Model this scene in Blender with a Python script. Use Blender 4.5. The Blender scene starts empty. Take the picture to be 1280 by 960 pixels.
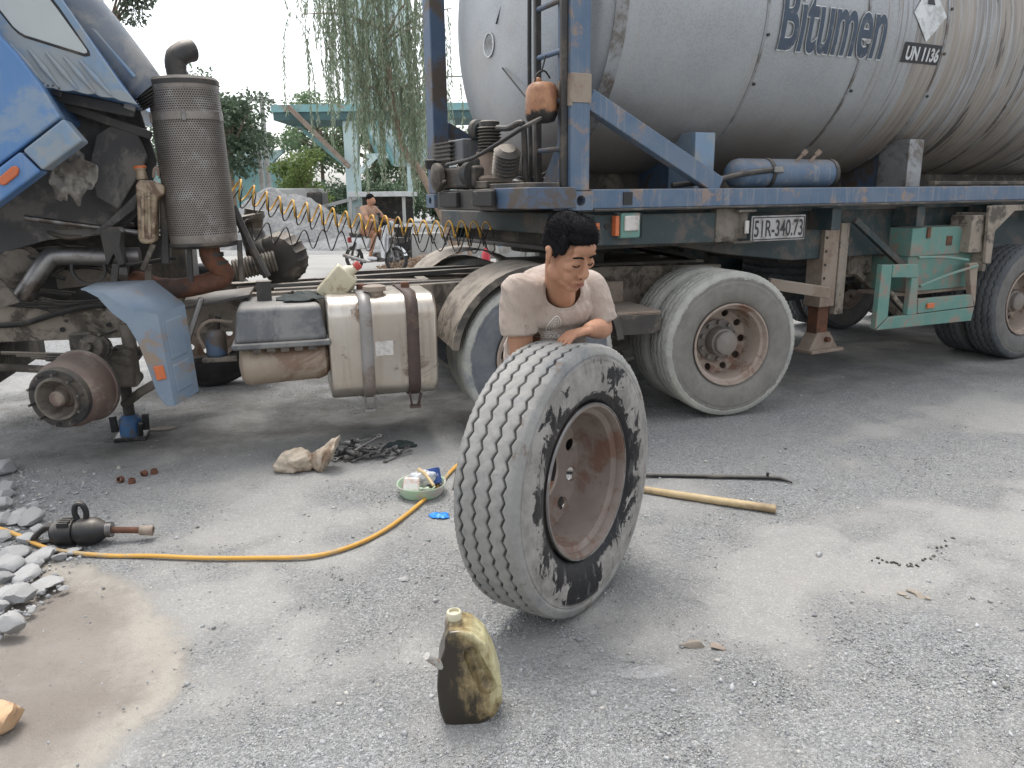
import bpy, bmesh, math, random
import numpy as np
from mathutils import Vector, Matrix, Euler, Quaternion, noise as mnoise
random.seed(7); rng = np.random.default_rng(7)
PI = math.pi; rad = math.radians
sc = bpy.context.scene
C = sc.collection

# ---------------------------------------------------------------- camera, sky, sun, exposure
FPX, CAMH, PITCH, ROLL = 967.0, 1.55, rad(13.66), rad(0.7)
cam_d = bpy.data.cameras.new('camera'); cam = bpy.data.objects.new('camera', cam_d); C.objects.link(cam)
cam_d.sensor_width = 36.0; cam_d.lens = 36.0 * FPX / 1280.0; cam_d.clip_start = 0.05; cam_d.clip_end = 2000
cam.matrix_world = Matrix.Translation((0, 0, CAMH)) @ Matrix.Rotation(PI/2 - PITCH, 4, 'X') @ Matrix.Rotation(-ROLL, 4, 'Z')
sc.camera = cam
SUN_EL, SUN_AZ = rad(70), rad(338)          # azimuth clockwise from +Y: the veiled sun stands high ahead of the camera, a little to the left
world = bpy.data.worlds.new('World'); sc.world = world; world.use_nodes = True
wn = world.node_tree; wn.nodes.clear()
w_out = wn.nodes.new('ShaderNodeOutputWorld'); w_bg = wn.nodes.new('ShaderNodeBackground')
w_sky = wn.nodes.new('ShaderNodeTexSky'); w_sky.sky_type = 'NISHITA'; w_sky.sun_disc = False
w_sky.sun_elevation = SUN_EL; w_sky.sun_rotation = SUN_AZ; w_sky.air_density = 1.0; w_sky.dust_density = 3.0; w_sky.ozone_density = 1.0
w_hs = wn.nodes.new('ShaderNodeHueSaturation'); w_hs.inputs['Saturation'].default_value = 0.22
wn.links.new(w_sky.outputs[0], w_hs.inputs['Color']); wn.links.new(w_hs.outputs[0], w_bg.inputs[0])
w_bg.inputs[1].default_value = 0.15
wn.links.new(w_bg.outputs[0], w_out.inputs[0])
sun_d = bpy.data.lights.new('sun', 'SUN'); sun_d.energy = 0.75; sun_d.angle = rad(24); sun_d.color = (1.0, 0.96, 0.9)
sun = bpy.data.objects.new('sun', sun_d); C.objects.link(sun)
sdir = Vector((math.sin(SUN_AZ)*math.cos(SUN_EL), math.cos(SUN_AZ)*math.cos(SUN_EL), math.sin(SUN_EL)))
sun.rotation_euler = sdir.to_track_quat('Z', 'Y').to_euler()
sc.view_settings.view_transform = 'Standard'; sc.view_settings.look = 'None'
sc.view_settings.exposure = 1.22; sc.view_settings.gamma = 1.0; sc.view_settings.use_curve_mapping = False
sc.cycles.max_bounces = 6; sc.cycles.diffuse_bounces = 3; sc.cycles.glossy_bounces = 3; sc.cycles.transparent_max_bounces = 12
sc.cycles.use_denoising = True

# ---------------------------------------------------------------- where things stand (surveyed from the photograph)
def ray(px, py):
    x = (px - 640)/FPX; y = (480 - py)/FPX
    c, s = math.cos(ROLL), math.sin(ROLL); x, y = c*x + s*y, -s*x + c*y
    return Vector((x, math.cos(PITCH) + y*math.sin(PITCH), -math.sin(PITCH) + y*math.cos(PITCH)))
CAM = Vector((0, 0, CAMH))
def G(px, py, z=0.0):
    r = ray(px, py); return CAM + r*((z - CAMH)/r.z)
def W(px, py, d):
    r = ray(px, py); return CAM + r*(d/r.y)
class Frame:
    def __init__(s, o, deg):
        s.o = Vector(o); s.a = rad(deg); s.u = Vector((math.cos(s.a), math.sin(s.a), 0)); s.v = Vector((-math.sin(s.a), math.cos(s.a), 0))
    def __call__(s, px, py, v):
        r = ray(px, py); t = (v - (CAM - s.o).dot(s.v))/r.dot(s.v); p = CAM + r*t - s.o
        return Vector((p.dot(s.u), v, p.z))
    def atu(s, px, py, u):
        r = ray(px, py); t = (u - (CAM - s.o).dot(s.u))/r.dot(s.u); p = CAM + r*t - s.o
        return Vector((u, p.dot(s.v), p.z))
    def world(s, p): return s.o + s.u*p[0] + s.v*p[1] + Vector((0, 0, p[2]))
T = Frame((1.5, 5.3, 0), 16)        # tractor unit: u runs to its rear, v across it (0 = outer face of its near tyres)
R = Frame((.43, 5.0, 0), 27)        # semi-trailer

# ---------------------------------------------------------------- mesh builder
def tri(x): x = x % 1.0; return 4*abs(x - .5) - 1
class MB:
    def __init__(s): s.v = []; s.f = []
    def add(s, vs, fs):
        n = len(s.v); s.v += [tuple(p) for p in vs]; s.f += [tuple(n + i for i in q) for q in fs]; return s
    def box(s, c, d, rot=None):
        c = Vector(c); m = (Euler(rot).to_matrix() if rot is not None and not isinstance(rot, Matrix) else rot)
        P = []
        for x in (-.5, .5):
            for y in (-.5, .5):
                for z in (-.5, .5):
                    p = Vector((x*d[0], y*d[1], z*d[2])); P.append(c + (m @ p if m else p))
        return s.add(P, [(0,1,3,2), (4,6,7,5), (0,4,5,1), (2,3,7,6), (0,2,6,4), (1,5,7,3)])
    def bx(s, x0, x1, y0, y1, z0, z1): return s.box(((x0+x1)/2, (y0+y1)/2, (z0+z1)/2), (abs(x1-x0), abs(y1-y0), abs(z1-z0)))
    def beam(s, a, b, w, h, up=(0,0,1)):
        a = Vector(a); b = Vector(b); d = (b-a).normalized(); up = Vector(up)
        x = d.cross(up); x = x.normalized() if x.length > 1e-6 else Vector((1,0,0)); y = x.cross(d)
        P = []
        for p in (a, b):
            for i, j in ((-1,-1), (1,-1), (1,1), (-1,1)): P.append(p + x*i*w/2 + y*j*h/2)
        return s.add(P, [(0,1,2,3), (7,6,5,4), (0,4,5,1), (1,5,6,2), (2,6,7,3), (3,7,4,0)])
    def tube(s, pts, r, n=10, caps=True, closed=False):
        pts = [Vector(p) for p in pts]; m = len(pts)
        rs = r if isinstance(r, (list, tuple)) else [r]*m
        tg = []
        for i in range(m):
            a = pts[i-1] if (i or closed) else pts[i]; b = pts[(i+1) % m] if (i < m-1 or closed) else pts[i]
            tg.append((b-a).normalized())
        nx = tg[0].orthogonal().normalized(); V = []
        for i in range(m):
            nx = nx - tg[i]*nx.dot(tg[i]); nx.normalize(); ny = tg[i].cross(nx)
            for k in range(n):
                t = 2*PI*k/n; V.append(pts[i] + (nx*math.cos(t) + ny*math.sin(t))*rs[i])
        Fc = []
        for i in range(m if closed else m-1):
            j = (i+1) % m
            for k in range(n): Fc.append((i*n+k, i*n+(k+1) % n, j*n+(k+1) % n, j*n+k))
        if caps and not closed: Fc.append(tuple(range(n-1, -1, -1))); Fc.append(tuple((m-1)*n+k for k in range(n)))
        return s.add(V, Fc)
    def cyl(s, a, b, r, n=20, r2=None): return s.tube([a, b], [r, r if r2 is None else r2], n)
    def lathe(s, o, ax, prof, n=32, caps=True, ref=None, mod=None):
        o = Vector(o); ax = Vector(ax).normalized(); x = Vector(ref) if ref else ax.orthogonal(); x = (x - ax*x.dot(ax)).normalized(); y = ax.cross(x)
        V = []
        for i, (t, r) in enumerate(prof):
            for k in range(n):
                th = 2*PI*k/n; rr = r if mod is None else mod(i, k, r)
                V.append(o + ax*t + (x*math.cos(th) + y*math.sin(th))*rr)
        m = len(prof); Fc = []
        for i in range(m-1):
            for k in range(n): Fc.append((i*n+k, i*n+(k+1) % n, (i+1)*n+(k+1) % n, (i+1)*n+k))
        if caps:
            if prof[0][1] > 1e-4: Fc.append(tuple(range(n-1, -1, -1)))
            if prof[-1][1] > 1e-4: Fc.append(tuple((m-1)*n+k for k in range(n)))
        return s.add(V, Fc)
    def prism(s, poly, off):                      # closed outline (3-D points, one plane) pushed along off
        off = Vector(off); n = len(poly); A = [Vector(p) for p in poly]; B = [p + off for p in A]
        return s.add(A + B, [tuple(range(n-1, -1, -1)), tuple(range(n, 2*n))] + [(i, (i+1) % n, n+(i+1) % n, n+i) for i in range(n)])
    def ell(s, c, r, rot=None, nu=16, nv=10):
        m = Euler(rot).to_matrix() if rot is not None and not isinstance(rot, Matrix) else rot
        c = Vector(c); V = [];
        for i in range(nv+1):
            ph = PI*i/nv - PI/2
            for k in range(nu):
                th = 2*PI*k/nu; p = Vector((r[0]*math.cos(ph)*math.cos(th), r[1]*math.cos(ph)*math.sin(th), r[2]*math.sin(ph)))
                V.append(c + (m @ p if m else p))
        return s.add(V, [(i*nu+k, i*nu+(k+1) % nu, (i+1)*nu+(k+1) % nu, (i+1)*nu+k) for i in range(nv) for k in range(nu)])
    def cap(s, a, b, ra, rb, n=14):               # tapered capsule
        a = Vector(a); b = Vector(b); d = b-a; L = d.length; pr = []
        for i in range(7): t = PI/2*(1 - i/6); pr.append((-ra*math.sin(t), max(ra*math.cos(t), 1e-4)))
        for i in range(7): t = PI/2*(i/6); pr.append((L + rb*math.sin(t), max(rb*math.cos(t), 1e-4)))
        return s.lathe(a, d, pr, n, caps=True)
    def mesh(s, name):
        me = bpy.data.meshes.new(name); me.from_pydata(s.v, [], s.f); return me
    def build(s, name, mat=None, parent=None, bevel=0.0, angle=35, seg=2, clean=True):
        me = s.mesh(name)
        if clean:
            bm = bmesh.new(); bm.from_mesh(me)
            bmesh.ops.remove_doubles(bm, verts=bm.verts, dist=1e-5); bmesh.ops.recalc_face_normals(bm, faces=bm.faces)
            bm.to_mesh(me); bm.free()
        return put(me, name, mat, parent, bevel, angle, seg)
def put(me, name, mat=None, parent=None, bevel=0.0, angle=35, seg=2):
    if angle is not None:
        me.shade_smooth(); me.set_sharp_from_angle(angle=rad(angle))
    o = bpy.data.objects.new(name, me); C.objects.link(o)
    if mat and not me.materials: me.materials.append(mat)
    if parent: o.parent = parent
    if bevel:
        b = o.modifiers.new('bevel', 'BEVEL'); b.width = bevel; b.segments = seg; b.limit_method = 'ANGLE'; b.angle_limit = rad(40); b.harden_normals = True
    return o
def tag(o, label=None, cat=None, group=None, kind=None):
    for k, v in (('label', label), ('category', cat), ('group', group), ('kind', kind)):
        if v: o[k] = v
    return o
def E(name, loc=(0,0,0), rz=0.0, label=None, cat=None, group=None, rot=None, parent=None):
    o = bpy.data.objects.new(name, None); C.objects.link(o); o.empty_display_size = .1
    o.location = loc; o.rotation_euler = rot if rot else (0, 0, rz)
    if parent: o.parent = parent
    return tag(o, label, cat, group)
def inst(o, parent=None, loc=None, rot=None, name=None):
    c = o.copy(); C.objects.link(c); c.parent = parent
    if name: c.name = name
    if loc is not None: c.location = loc
    if rot is not None: c.rotation_euler = rot
    return c
def copy_tree(o, parent=None):
    c = o.copy(); C.objects.link(c); c.parent = parent
    for ch in list(o.children): copy_tree(ch, c)
    return c
def solid(me_or_mb, voxel, smooth=4, name='b', mat=None, parent=None, extra=None):   # union by voxel remesh, then smooth
    me = me_or_mb.mesh(name) if isinstance(me_or_mb, MB) else me_or_mb
    bm = bmesh.new(); bm.from_mesh(me); bmesh.ops.recalc_face_normals(bm, faces=bm.faces); bm.to_mesh(me); bm.free()
    o = bpy.data.objects.new('tmp', me); C.objects.link(o)
    m = o.modifiers.new('r', 'REMESH'); m.mode = 'VOXEL'; m.voxel_size = voxel
    if smooth: q = o.modifiers.new('s', 'SMOOTH'); q.iterations = smooth; q.factor = .5
    dg = bpy.context.evaluated_depsgraph_get(); dg.update()
    me2 = bpy.data.meshes.new_from_object(o.evaluated_get(dg)); bpy.data.objects.remove(o)
    me2.name = name
    if extra:
        co = np.empty(len(me2.vertices)*3); me2.vertices.foreach_get('co', co); co = extra(co.reshape(-1, 3)); me2.vertices.foreach_set('co', co.ravel()); me2.update()
    me2.materials.clear()
    return put(me2, name, mat, parent, angle=180)
def bez(pts, n=8):                                # Catmull-Rom through points
    P = [Vector(p) for p in pts]; P = [2*P[0]-P[1]] + P + [2*P[-1]-P[-2]]; out = []
    for i in range(1, len(P)-2):
        for k in range(n):
            t = k/n; a, b, c, d = P[i-1:i+3]
            out.append(.5*((2*b) + (c-a)*t + (2*a-5*b+4*c-d)*t*t + (3*b-a-3*c+d)*t**3))
    out.append(P[-2]); return out
def text_mesh(body, size, xs=1.0, bold=0.0, ext=0.0):
    cu = bpy.data.curves.new('t', 'FONT'); cu.body = body; cu.size = size; cu.offset = bold; cu.extrude = ext; cu.align_x = 'LEFT'; cu.resolution_u = 4
    o = bpy.data.objects.new('t', cu); C.objects.link(o); dg = bpy.context.evaluated_depsgraph_get(); dg.update()
    me = bpy.data.meshes.new_from_object(o.evaluated_get(dg)); bpy.data.objects.remove(o)
    me.transform(Matrix.Diagonal((xs, 1, 1, 1))); me.materials.clear(); return me
def boolean_cut(me, cut, name):
    a = bpy.data.objects.new('a', me); b = bpy.data.objects.new('b', cut); C.objects.link(a); C.objects.link(b)
    m = a.modifiers.new('x', 'BOOLEAN'); m.object = b; m.operation = 'DIFFERENCE'; m.solver = 'EXACT'
    dg = bpy.context.evaluated_depsgraph_get(); dg.update(); r = bpy.data.meshes.new_from_object(a.evaluated_get(dg)); r.name = name
    bpy.data.objects.remove(a); bpy.data.objects.remove(b); return r

# ---------------------------------------------------------------- materials
class NT:
    def __init__(s, name):
        s.m = bpy.data.materials.new(name); s.m.use_nodes = True; s.t = s.m.node_tree; s.t.nodes.clear()
        s.out = s.n('ShaderNodeOutputMaterial'); s.b = s.n('ShaderNodeBsdfPrincipled'); s.l(s.b.outputs[0], s.out.inputs[0])
        s.tc = s.n('ShaderNodeTexCoord'); s.co = s.tc.outputs['Object']
    def n(s, k): return s.t.nodes.new(k)
    def l(s, a, b): s.t.links.new(a, b)
    def setv(s, sock, v):
        if isinstance(v, bpy.types.NodeSocket): s.l(v, sock)
        else: sock.default_value = v if not (isinstance(v, tuple) and len(v) == 3 and sock.type == 'RGBA') else (*v, 1)
    def map(s, sc=(1,1,1), loc=(0,0,0), rot=(0,0,0), co=None):
        m = s.n('ShaderNodeMapping'); m.inputs['Scale'].default_value = sc; m.inputs['Location'].default_value = loc; m.inputs['Rotation'].default_value = rot
        s.l(co or s.co, m.inputs[0]); return m.outputs[0]
    def noise(s, scale=5, detail=6, rough=.6, co=None, dist=0.0):
        t = s.n('ShaderNodeTexNoise'); t.inputs['Scale'].default_value = scale; t.inputs['Detail'].default_value = detail; t.inputs['Roughness'].default_value = rough; t.inputs['Distortion'].default_value = dist
        s.l(co or s.co, t.inputs['Vector']); return t.outputs['Fac']
    def voro(s, scale=5, co=None, feat='F1', out='Distance', rnd=1.0):
        t = s.n('ShaderNodeTexVoronoi'); t.feature = feat; t.inputs['Scale'].default_value = scale; t.inputs['Randomness'].default_value = rnd
        s.l(co or s.co, t.inputs['Vector']); return t.outputs[out]
    def ramp(s, fac, lo, hi, a=0.0, b=1.0):
        r = s.n('ShaderNodeMapRange'); r.interpolation_type = 'SMOOTHSTEP'
        s.l(fac, r.inputs[0]); r.inputs[1].default_value = lo; r.inputs[2].default_value = hi; r.inputs[3].default_value = a; r.inputs[4].default_value = b; return r.outputs[0]
    def mix(s, fac, a, b, mode='MIX'):
        m = s.n('ShaderNodeMix'); m.data_type = 'RGBA'; m.blend_type = mode; s.setv(m.inputs[0], fac); s.setv(m.inputs[6], a); s.setv(m.inputs[7], b); return m.outputs[2]
    def math(s, op, a, b=None, c=None):
        m = s.n('ShaderNodeMath'); m.operation = op; s.setv(m.inputs[0], a)
        if b is not None: s.setv(m.inputs[1], b)
        if c is not None: s.setv(m.inputs[2], c)
        return m.outputs[0]
    def sep(s, co=None):
        x = s.n('ShaderNodeSeparateXYZ'); s.l(co or s.co, x.inputs[0]); return x.outputs
    def upz(s):
        g = s.n('ShaderNodeNewGeometry'); return s.sep(g.outputs['Normal'])[2]
    def bump(s, h, strength=.3, dist=.01):
        b = s.n('ShaderNodeBump'); b.inputs['Strength'].default_value = strength; b.inputs['Distance'].default_value = dist; s.l(h, b.inputs['Height']); s.l(b.outputs[0], s.b.inputs['Normal']); return b.outputs[0]
    def fin(s, col, rough=.6, metal=0.0, spec=None, **kw):
        s.setv(s.b.inputs['Base Color'], col); s.setv(s.b.inputs['Roughness'], rough); s.setv(s.b.inputs['Metallic'], metal)
        if spec is not None: s.b.inputs['Specular IOR Level'].default_value = spec
        for k, v in kw.items(): s.setv(s.b.inputs[k.replace('_', ' ')], v)
        return s.m
DUST = (.34, .30, .25)
def pbr(name, c, c2=None, sc_=6, rough=.6, metal=0.0, dirt=None, dirt_amt=.45, dirt_sc=3, bump=.15, bsc=40, dust=0.0, streak=None, streak_amt=.5, dustc=DUST):
    t = NT(name); col = t.mix(t.ramp(t.noise(sc_, 7, .65), .3, .7), c, c2 or tuple(x*.72 for x in c))
    if dirt:
        d = t.ramp(t.noise(dirt_sc, 9, .7, dist=.4), .62 - dirt_amt*.35, .72 - dirt_amt*.3); col = t.mix(d, col, dirt)
    if streak:
        s_ = t.ramp(t.noise(1, 6, .6, co=t.map((22, 22, 1.6))), .5, .75, 0, streak_amt); col = t.mix(s_, col, streak)
    if dust:
        k = t.ramp(t.upz(), .25, .95, 0, 1); k = t.math('MULTIPLY', k, t.ramp(t.noise(9, 6, .7), .2, .6, .35, 1)); k = t.math('MULTIPLY', k, dust); col = t.mix(k, col, dustc)
    rg = t.math('ADD', t.math('MULTIPLY', t.noise(sc_*2, 5, .6), .24), rough - .12)
    if bump: t.bump(t.noise(bsc, 6, .6), bump, .004)
    return t.fin(col, rg, metal)
M = {}
M['steel_dark'] = pbr('dark_steel', (.038,.038,.039), (.068,.062,.056), rough=.55, metal=.3, dirt=(.12,.10,.08), dirt_amt=.35, dust=.55)
M['black'] = pbr('black_rubber', (.014,.014,.015), (.028,.027,.026), rough=.65, dirt=(.10,.09,.075), dirt_amt=.2, dust=.35)
M['frame_dust'] = pbr('dusty_chassis_paint', (.24,.205,.165), (.33,.285,.235), sc_=4, rough=.9, dirt=(.10,.085,.07), dirt_amt=.42, dirt_sc=5, bump=.3, dust=.6)
M['frame_dark'] = pbr('grimy_chassis_paint', (.045,.042,.04), (.085,.075,.065), sc_=4, rough=.8, dirt=(.17,.145,.115), dirt_amt=.4, bump=.3, dust=.7)
M['rust'] = pbr('rusty_iron', (.16,.065,.035), (.09,.045,.03), sc_=12, rough=.85, dirt=(.05,.035,.03), dirt_amt=.4, bump=.35)
M['rust_dust'] = pbr('dusty_rust', (.29,.225,.18), (.21,.155,.12), sc_=8, rough=.9, dirt=(.3,.25,.2), dirt_amt=.5, dirt_sc=4, bump=.35, dust=.4)
M['blue_cab'] = pbr('cab_blue_paint', (.085,.20,.42), (.105,.225,.44), sc_=2.5, rough=.36, dirt=(.20,.28,.38), dirt_amt=.40, dirt_sc=2.5, bump=.04, streak=(.30,.32,.34), streak_amt=.35, dust=.3)
M['blue_pale'] = pbr('faded_blue_paint', (.16,.25,.36), (.21,.30,.41), sc_=4, rough=.5, dirt=(.26,.29,.31), dirt_amt=.45, dirt_sc=3, bump=.06, streak=(.26,.2,.15), streak_amt=.3, dust=.2)
M['blue_step'] = pbr('worn_blue_step_paint', (.165,.225,.30), (.22,.275,.335), sc_=5, rough=.5, dirt=(.27,.21,.16), dirt_amt=.26, dirt_sc=4, bump=.1, dust=.25)
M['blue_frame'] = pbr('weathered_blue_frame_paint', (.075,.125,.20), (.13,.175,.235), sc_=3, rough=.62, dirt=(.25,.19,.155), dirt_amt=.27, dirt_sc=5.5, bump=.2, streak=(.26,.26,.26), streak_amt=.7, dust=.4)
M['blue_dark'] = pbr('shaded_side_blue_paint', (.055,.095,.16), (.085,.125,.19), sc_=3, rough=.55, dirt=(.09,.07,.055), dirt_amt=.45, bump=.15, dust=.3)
M['green'] = pbr('weathered_green_paint', (.10,.23,.195), (.14,.27,.23), sc_=5, rough=.6, dirt=(.25,.205,.17), dirt_amt=.36, dirt_sc=5, bump=.15, streak=(.25,.2,.16), streak_amt=.5, dust=.4)
M['green_dark'] = pbr('dark_green_chassis_paint', (.020,.036,.04), (.035,.055,.058), sc_=3, rough=.6, dirt=(.09,.078,.068), dirt_amt=.45, bump=.15, dust=.45)
M['alu'] = pbr('stained_aluminium', (.62,.58,.52), (.50,.45,.39), sc_=3, rough=.34, metal=.8, dirt=(.20,.14,.10), dirt_amt=.16, dirt_sc=4, bump=.06, streak=(.36,.29,.22), streak_amt=.45)
M['alu_strap'] = pbr('dull_metal_strap', (.33,.32,.31), (.27,.255,.24), rough=.5, metal=.4, dirt=(.22,.17,.14), dirt_amt=.2)
M['strap_brown'] = pbr('rusty_brown_strap', (.10,.07,.06), (.07,.05,.045), rough=.7, metal=.2, dirt=(.16,.11,.08), dirt_amt=.3)
M['grey_box'] = pbr('stained_grey_plastic', (.085,.09,.098), (.12,.125,.13), sc_=4, rough=.6, dirt=(.20,.20,.195), dirt_amt=.35, streak=(.2,.2,.195), streak_amt=.6, bump=.1, dust=.75, dustc=(.3,.28,.25))
M['beige_tank'] = pbr('dusty_air_tank', (.36,.30,.23), (.28,.225,.17), sc_=5, rough=.6, dirt=(.2,.13,.09), dirt_amt=.35, bump=.1)
M['old_plastic'] = pbr('browned_white_plastic', (.38,.31,.22), (.27,.20,.13), sc_=12, rough=.5, dirt=(.13,.08,.05), dirt_amt=.4, dirt_sc=9, bump=.1)
M['steel'] = pbr('worn_steel', (.28,.275,.27), (.19,.18,.175), rough=.42, metal=.85, dirt=(.12,.10,.085), dirt_amt=.4, bump=.1)
M['drum'] = pbr('rusty_brake_drum', (.15,.105,.09), (.19,.135,.11), sc_=5, rough=.7, metal=.25, dirt=(.27,.22,.18), dirt_amt=.35, bump=.2, dust=.35)
M['cast_dust'] = pbr('dusty_cast_iron', (.21,.185,.155), (.14,.12,.10), sc_=9, rough=.85, dirt=(.07,.06,.05), dirt_amt=.45, bump=.4)
M['orange_lens'] = pbr('orange_reflector', (.62,.17,.05), (.5,.13,.05), rough=.35, bump=0)
M['glass'] = pbr('dusty_window_glass', (.42,.45,.45), (.36,.40,.41), sc_=2, rough=.18, bump=0)
M['white_plate'] = pbr('dirty_white_plate', (.62,.60,.57), (.48,.45,.42), rough=.5, dirt=(.3,.26,.22), dirt_amt=.3, bump=.05)
M['ink'] = pbr('black_print', (.02,.02,.024), (.035,.035,.04), rough=.6, bump=0)
M['ink_blue'] = pbr('dark_blue_print', (.035,.055,.085), (.05,.075,.11), rough=.6, dirt=(.13,.14,.16), dirt_amt=.2, dirt_sc=14, bump=0)
M['white_print'] = pbr('white_print', (.66,.68,.68), (.55,.57,.58), rough=.6, dirt=(.42,.42,.41), dirt_amt=.4, dirt_sc=10, bump=0)
M['rim'] = pbr('dusty_steel_rim', (.38,.31,.26), (.31,.25,.205), sc_=6, rough=.8, metal=.0, dirt=(.21,.125,.09), dirt_amt=.30, dirt_sc=6, bump=.15)
M['rim_dark'] = pbr('grimy_hub', (.17,.155,.14), (.24,.22,.20), sc_=12, rough=.8, dirt=(.22,.19,.16), dirt_amt=.4, bump=.3)
M['dark_liner'] = pbr('dark_inner_liner', (.075,.075,.077), (.105,.102,.10), sc_=3, rough=.9, dirt=(.19,.175,.16), dirt_amt=.35, bump=.2, dust=.3)
M['liner_tan'] = pbr('torn_dusty_liner', (.21,.19,.17), (.14,.125,.11), sc_=8, rough=.95, dirt=(.30,.28,.25), dirt_amt=.5, dirt_sc=7, bump=.5)

# ---------------------------------------------------------------- the ground
def fbm(x, y, s, o=4, seed=0.0):
    return mnoise.fractal((x*s + seed, y*s - seed, seed*.7), 1.0, 2.0, o)
def gh(x, y):                                      # height of the yard
    d = math.hypot(x, y)
    return .012*fbm(x, y, .9, 3, 3.1)*min(1, d/3) - .006
# sandy hollow at the lower left, edge in ground coordinates
SAND = [G(*p) for p in ((-120,640),(0,690),(60,698),(130,715),(190,745),(222,790),(228,835),(205,880),(150,925),(60,1000),(-200,1100))]
def grid_axis(fine0, fine1, step, far, grow=1.18):
    a = list(np.arange(fine0, fine1 + 1e-6, step)); s = step; x = a[-1]
    while x < far: s *= grow; x += s; a.append(x)
    s = step; x = a[0]; pre = []
    while x > -far: s *= grow; x -= s; pre.append(x)
    return pre[::-1] + a
gx = grid_axis(-4.5, 5.0, .045, 400); gy = grid_axis(.8, 8.0, .045, 400)
NX, NY = len(gx), len(gy)
def in_poly(x, y, P):
    c = False; n = len(P)
    for i in range(n):
        a, b = P[i], P[(i+1) % n]
        if (a[1] > y) != (b[1] > y) and x < (b[0]-a[0])*(y-a[1])/(b[1]-a[1]) + a[0]: c = not c
    return c
SANDP = [(p.x, p.y) for p in bez([(q_.x, q_.y, 0) for q_ in SAND], 6)]
def sand_dist(x, y):                               # metres inside the hollow (negative outside)
    d = 1e9
    for (ax, ay), (bx, by) in zip(SANDP, SANDP[1:]):
        ex, ey = bx-ax, by-ay; t_ = max(0, min(1, ((x-ax)*ex + (y-ay)*ey)/(ex*ex + ey*ey + 1e-9))); d = min(d, math.hypot(x-ax-ex*t_, y-ay-ey*t_))
    return d if in_poly(x, y, SANDP) else -d
def dustiness(x, y):                               # trodden fine dust against open chippings
    u, v = x*.88 + y*.47, y*.88 - x*.47
    return .45 + .75*fbm(u*.5, v, 1.1, 5, 9.0) + .40*fbm(x, y, 3.6, 4, 2.0)
GV = np.zeros((NY, NX, 3)); XX, YY = np.meshgrid(gx, gy); GV[..., 0] = XX; GV[..., 1] = YY; GA = np.zeros((NY, NX, 3)); GA[..., 0] = .5
for j in range(NY):
    for i in range(NX):
        x, y = gx[i], gy[j]
        if abs(x) < 14 and -1 < y < 22:
            z = gh(x, y); d = max(0, min(1, dustiness(x, y))); GA[j, i, 0] = d; z += .006*fbm(x, y, 6, 3, 5)*(1-.6*d)
            if x < -.3 and y < 4.2:
                sd_ = sand_dist(x, y) + .05*fbm(x, y, 4, 4, 7); f = max(0, min(1, sd_/.10 + .5)); GA[j, i, 1] = f; GA[j, i, 2] = max(0, min(1, 1 - (sd_ + .10*fbm(x, y, 2.2, 3, 3))/.30)) if sd_ > -.1 else 0; z -= .02*max(0, min(1, sd_/.25))
            GV[j, i, 2] = z
idx = np.arange(NX*NY).reshape(NY, NX)
q = np.stack([idx[:-1, :-1], idx[:-1, 1:], idx[1:, 1:], idx[1:, :-1]], -1).reshape(-1, 4)
def np_mesh(name, V, F):
    me = bpy.data.meshes.new(name); V = np.asarray(V, dtype=np.float32).reshape(-1, 3); F = np.asarray(F, dtype=np.int32); k = F.shape[1]
    me.vertices.add(len(V)); me.vertices.foreach_set('co', V.ravel()); me.loops.add(F.size); me.loops.foreach_set('vertex_index', F.ravel())
    me.polygons.add(len(F)); me.polygons.foreach_set('loop_start', np.arange(0, F.size, k, dtype=np.int32)); me.polygons.foreach_set('loop_total', np.full(len(F), k, dtype=np.int32))
    me.update(calc_edges=True); me.validate(); return me
def vcol(me, col):
    a = me.color_attributes.new('tint', 'FLOAT_COLOR', 'POINT'); c = np.ones((len(me.vertices), 4), dtype=np.float32); c[:, :3] = col; a.data.foreach_set('color', c.ravel())

t = NT('gravel_yard'); at = t.n('ShaderNodeAttribute'); at.attribute_name = 'tint'; ar, ag, ab = t.sep(at.outputs['Vector'])
n2 = t.noise(2.2, 8, .7); n3 = t.noise(13, 8, .75); sp = t.voro(120); sp2 = t.voro(260); pc = t.voro(140, out='Color'); pc2 = t.voro(300, out='Color')
D = t.ramp(t.math('ADD', ar, t.math('MULTIPLY', t.math('SUBTRACT', n3, .5), .7)), .30, .85)
blue = t.mix(t.ramp(n2, .35, .65), (.310,.313,.310), (.343,.342,.330)); g = t.sep(pc)[0]; g2 = t.sep(pc2)[1]
blue = t.mix(t.ramp(g, .55, 1.0, 0, .8), blue, (.18,.185,.19)); blue = t.mix(t.ramp(g, .0, .32, .7, 0), blue, (.49,.495,.495)); blue = t.mix(t.ramp(g2, .6, 1.0, 0, .4), blue, (.25,.25,.25))
cream = t.mix(t.ramp(n3, .3, .7), (.345,.34,.325), (.315,.312,.30)); cream = t.mix(t.ramp(g2, .60, 1.0, 0, .6), cream, (.25,.245,.235)); cream = t.mix(t.ramp(g, 0, .25, .5, 0), cream, (.48,.47,.45)); cream = t.mix(t.ramp(t.noise(1.1, 5, .6), .5, .7, 0, .4), cream, (.345,.33,.305))
col = t.mix(D, blue, cream)
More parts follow.
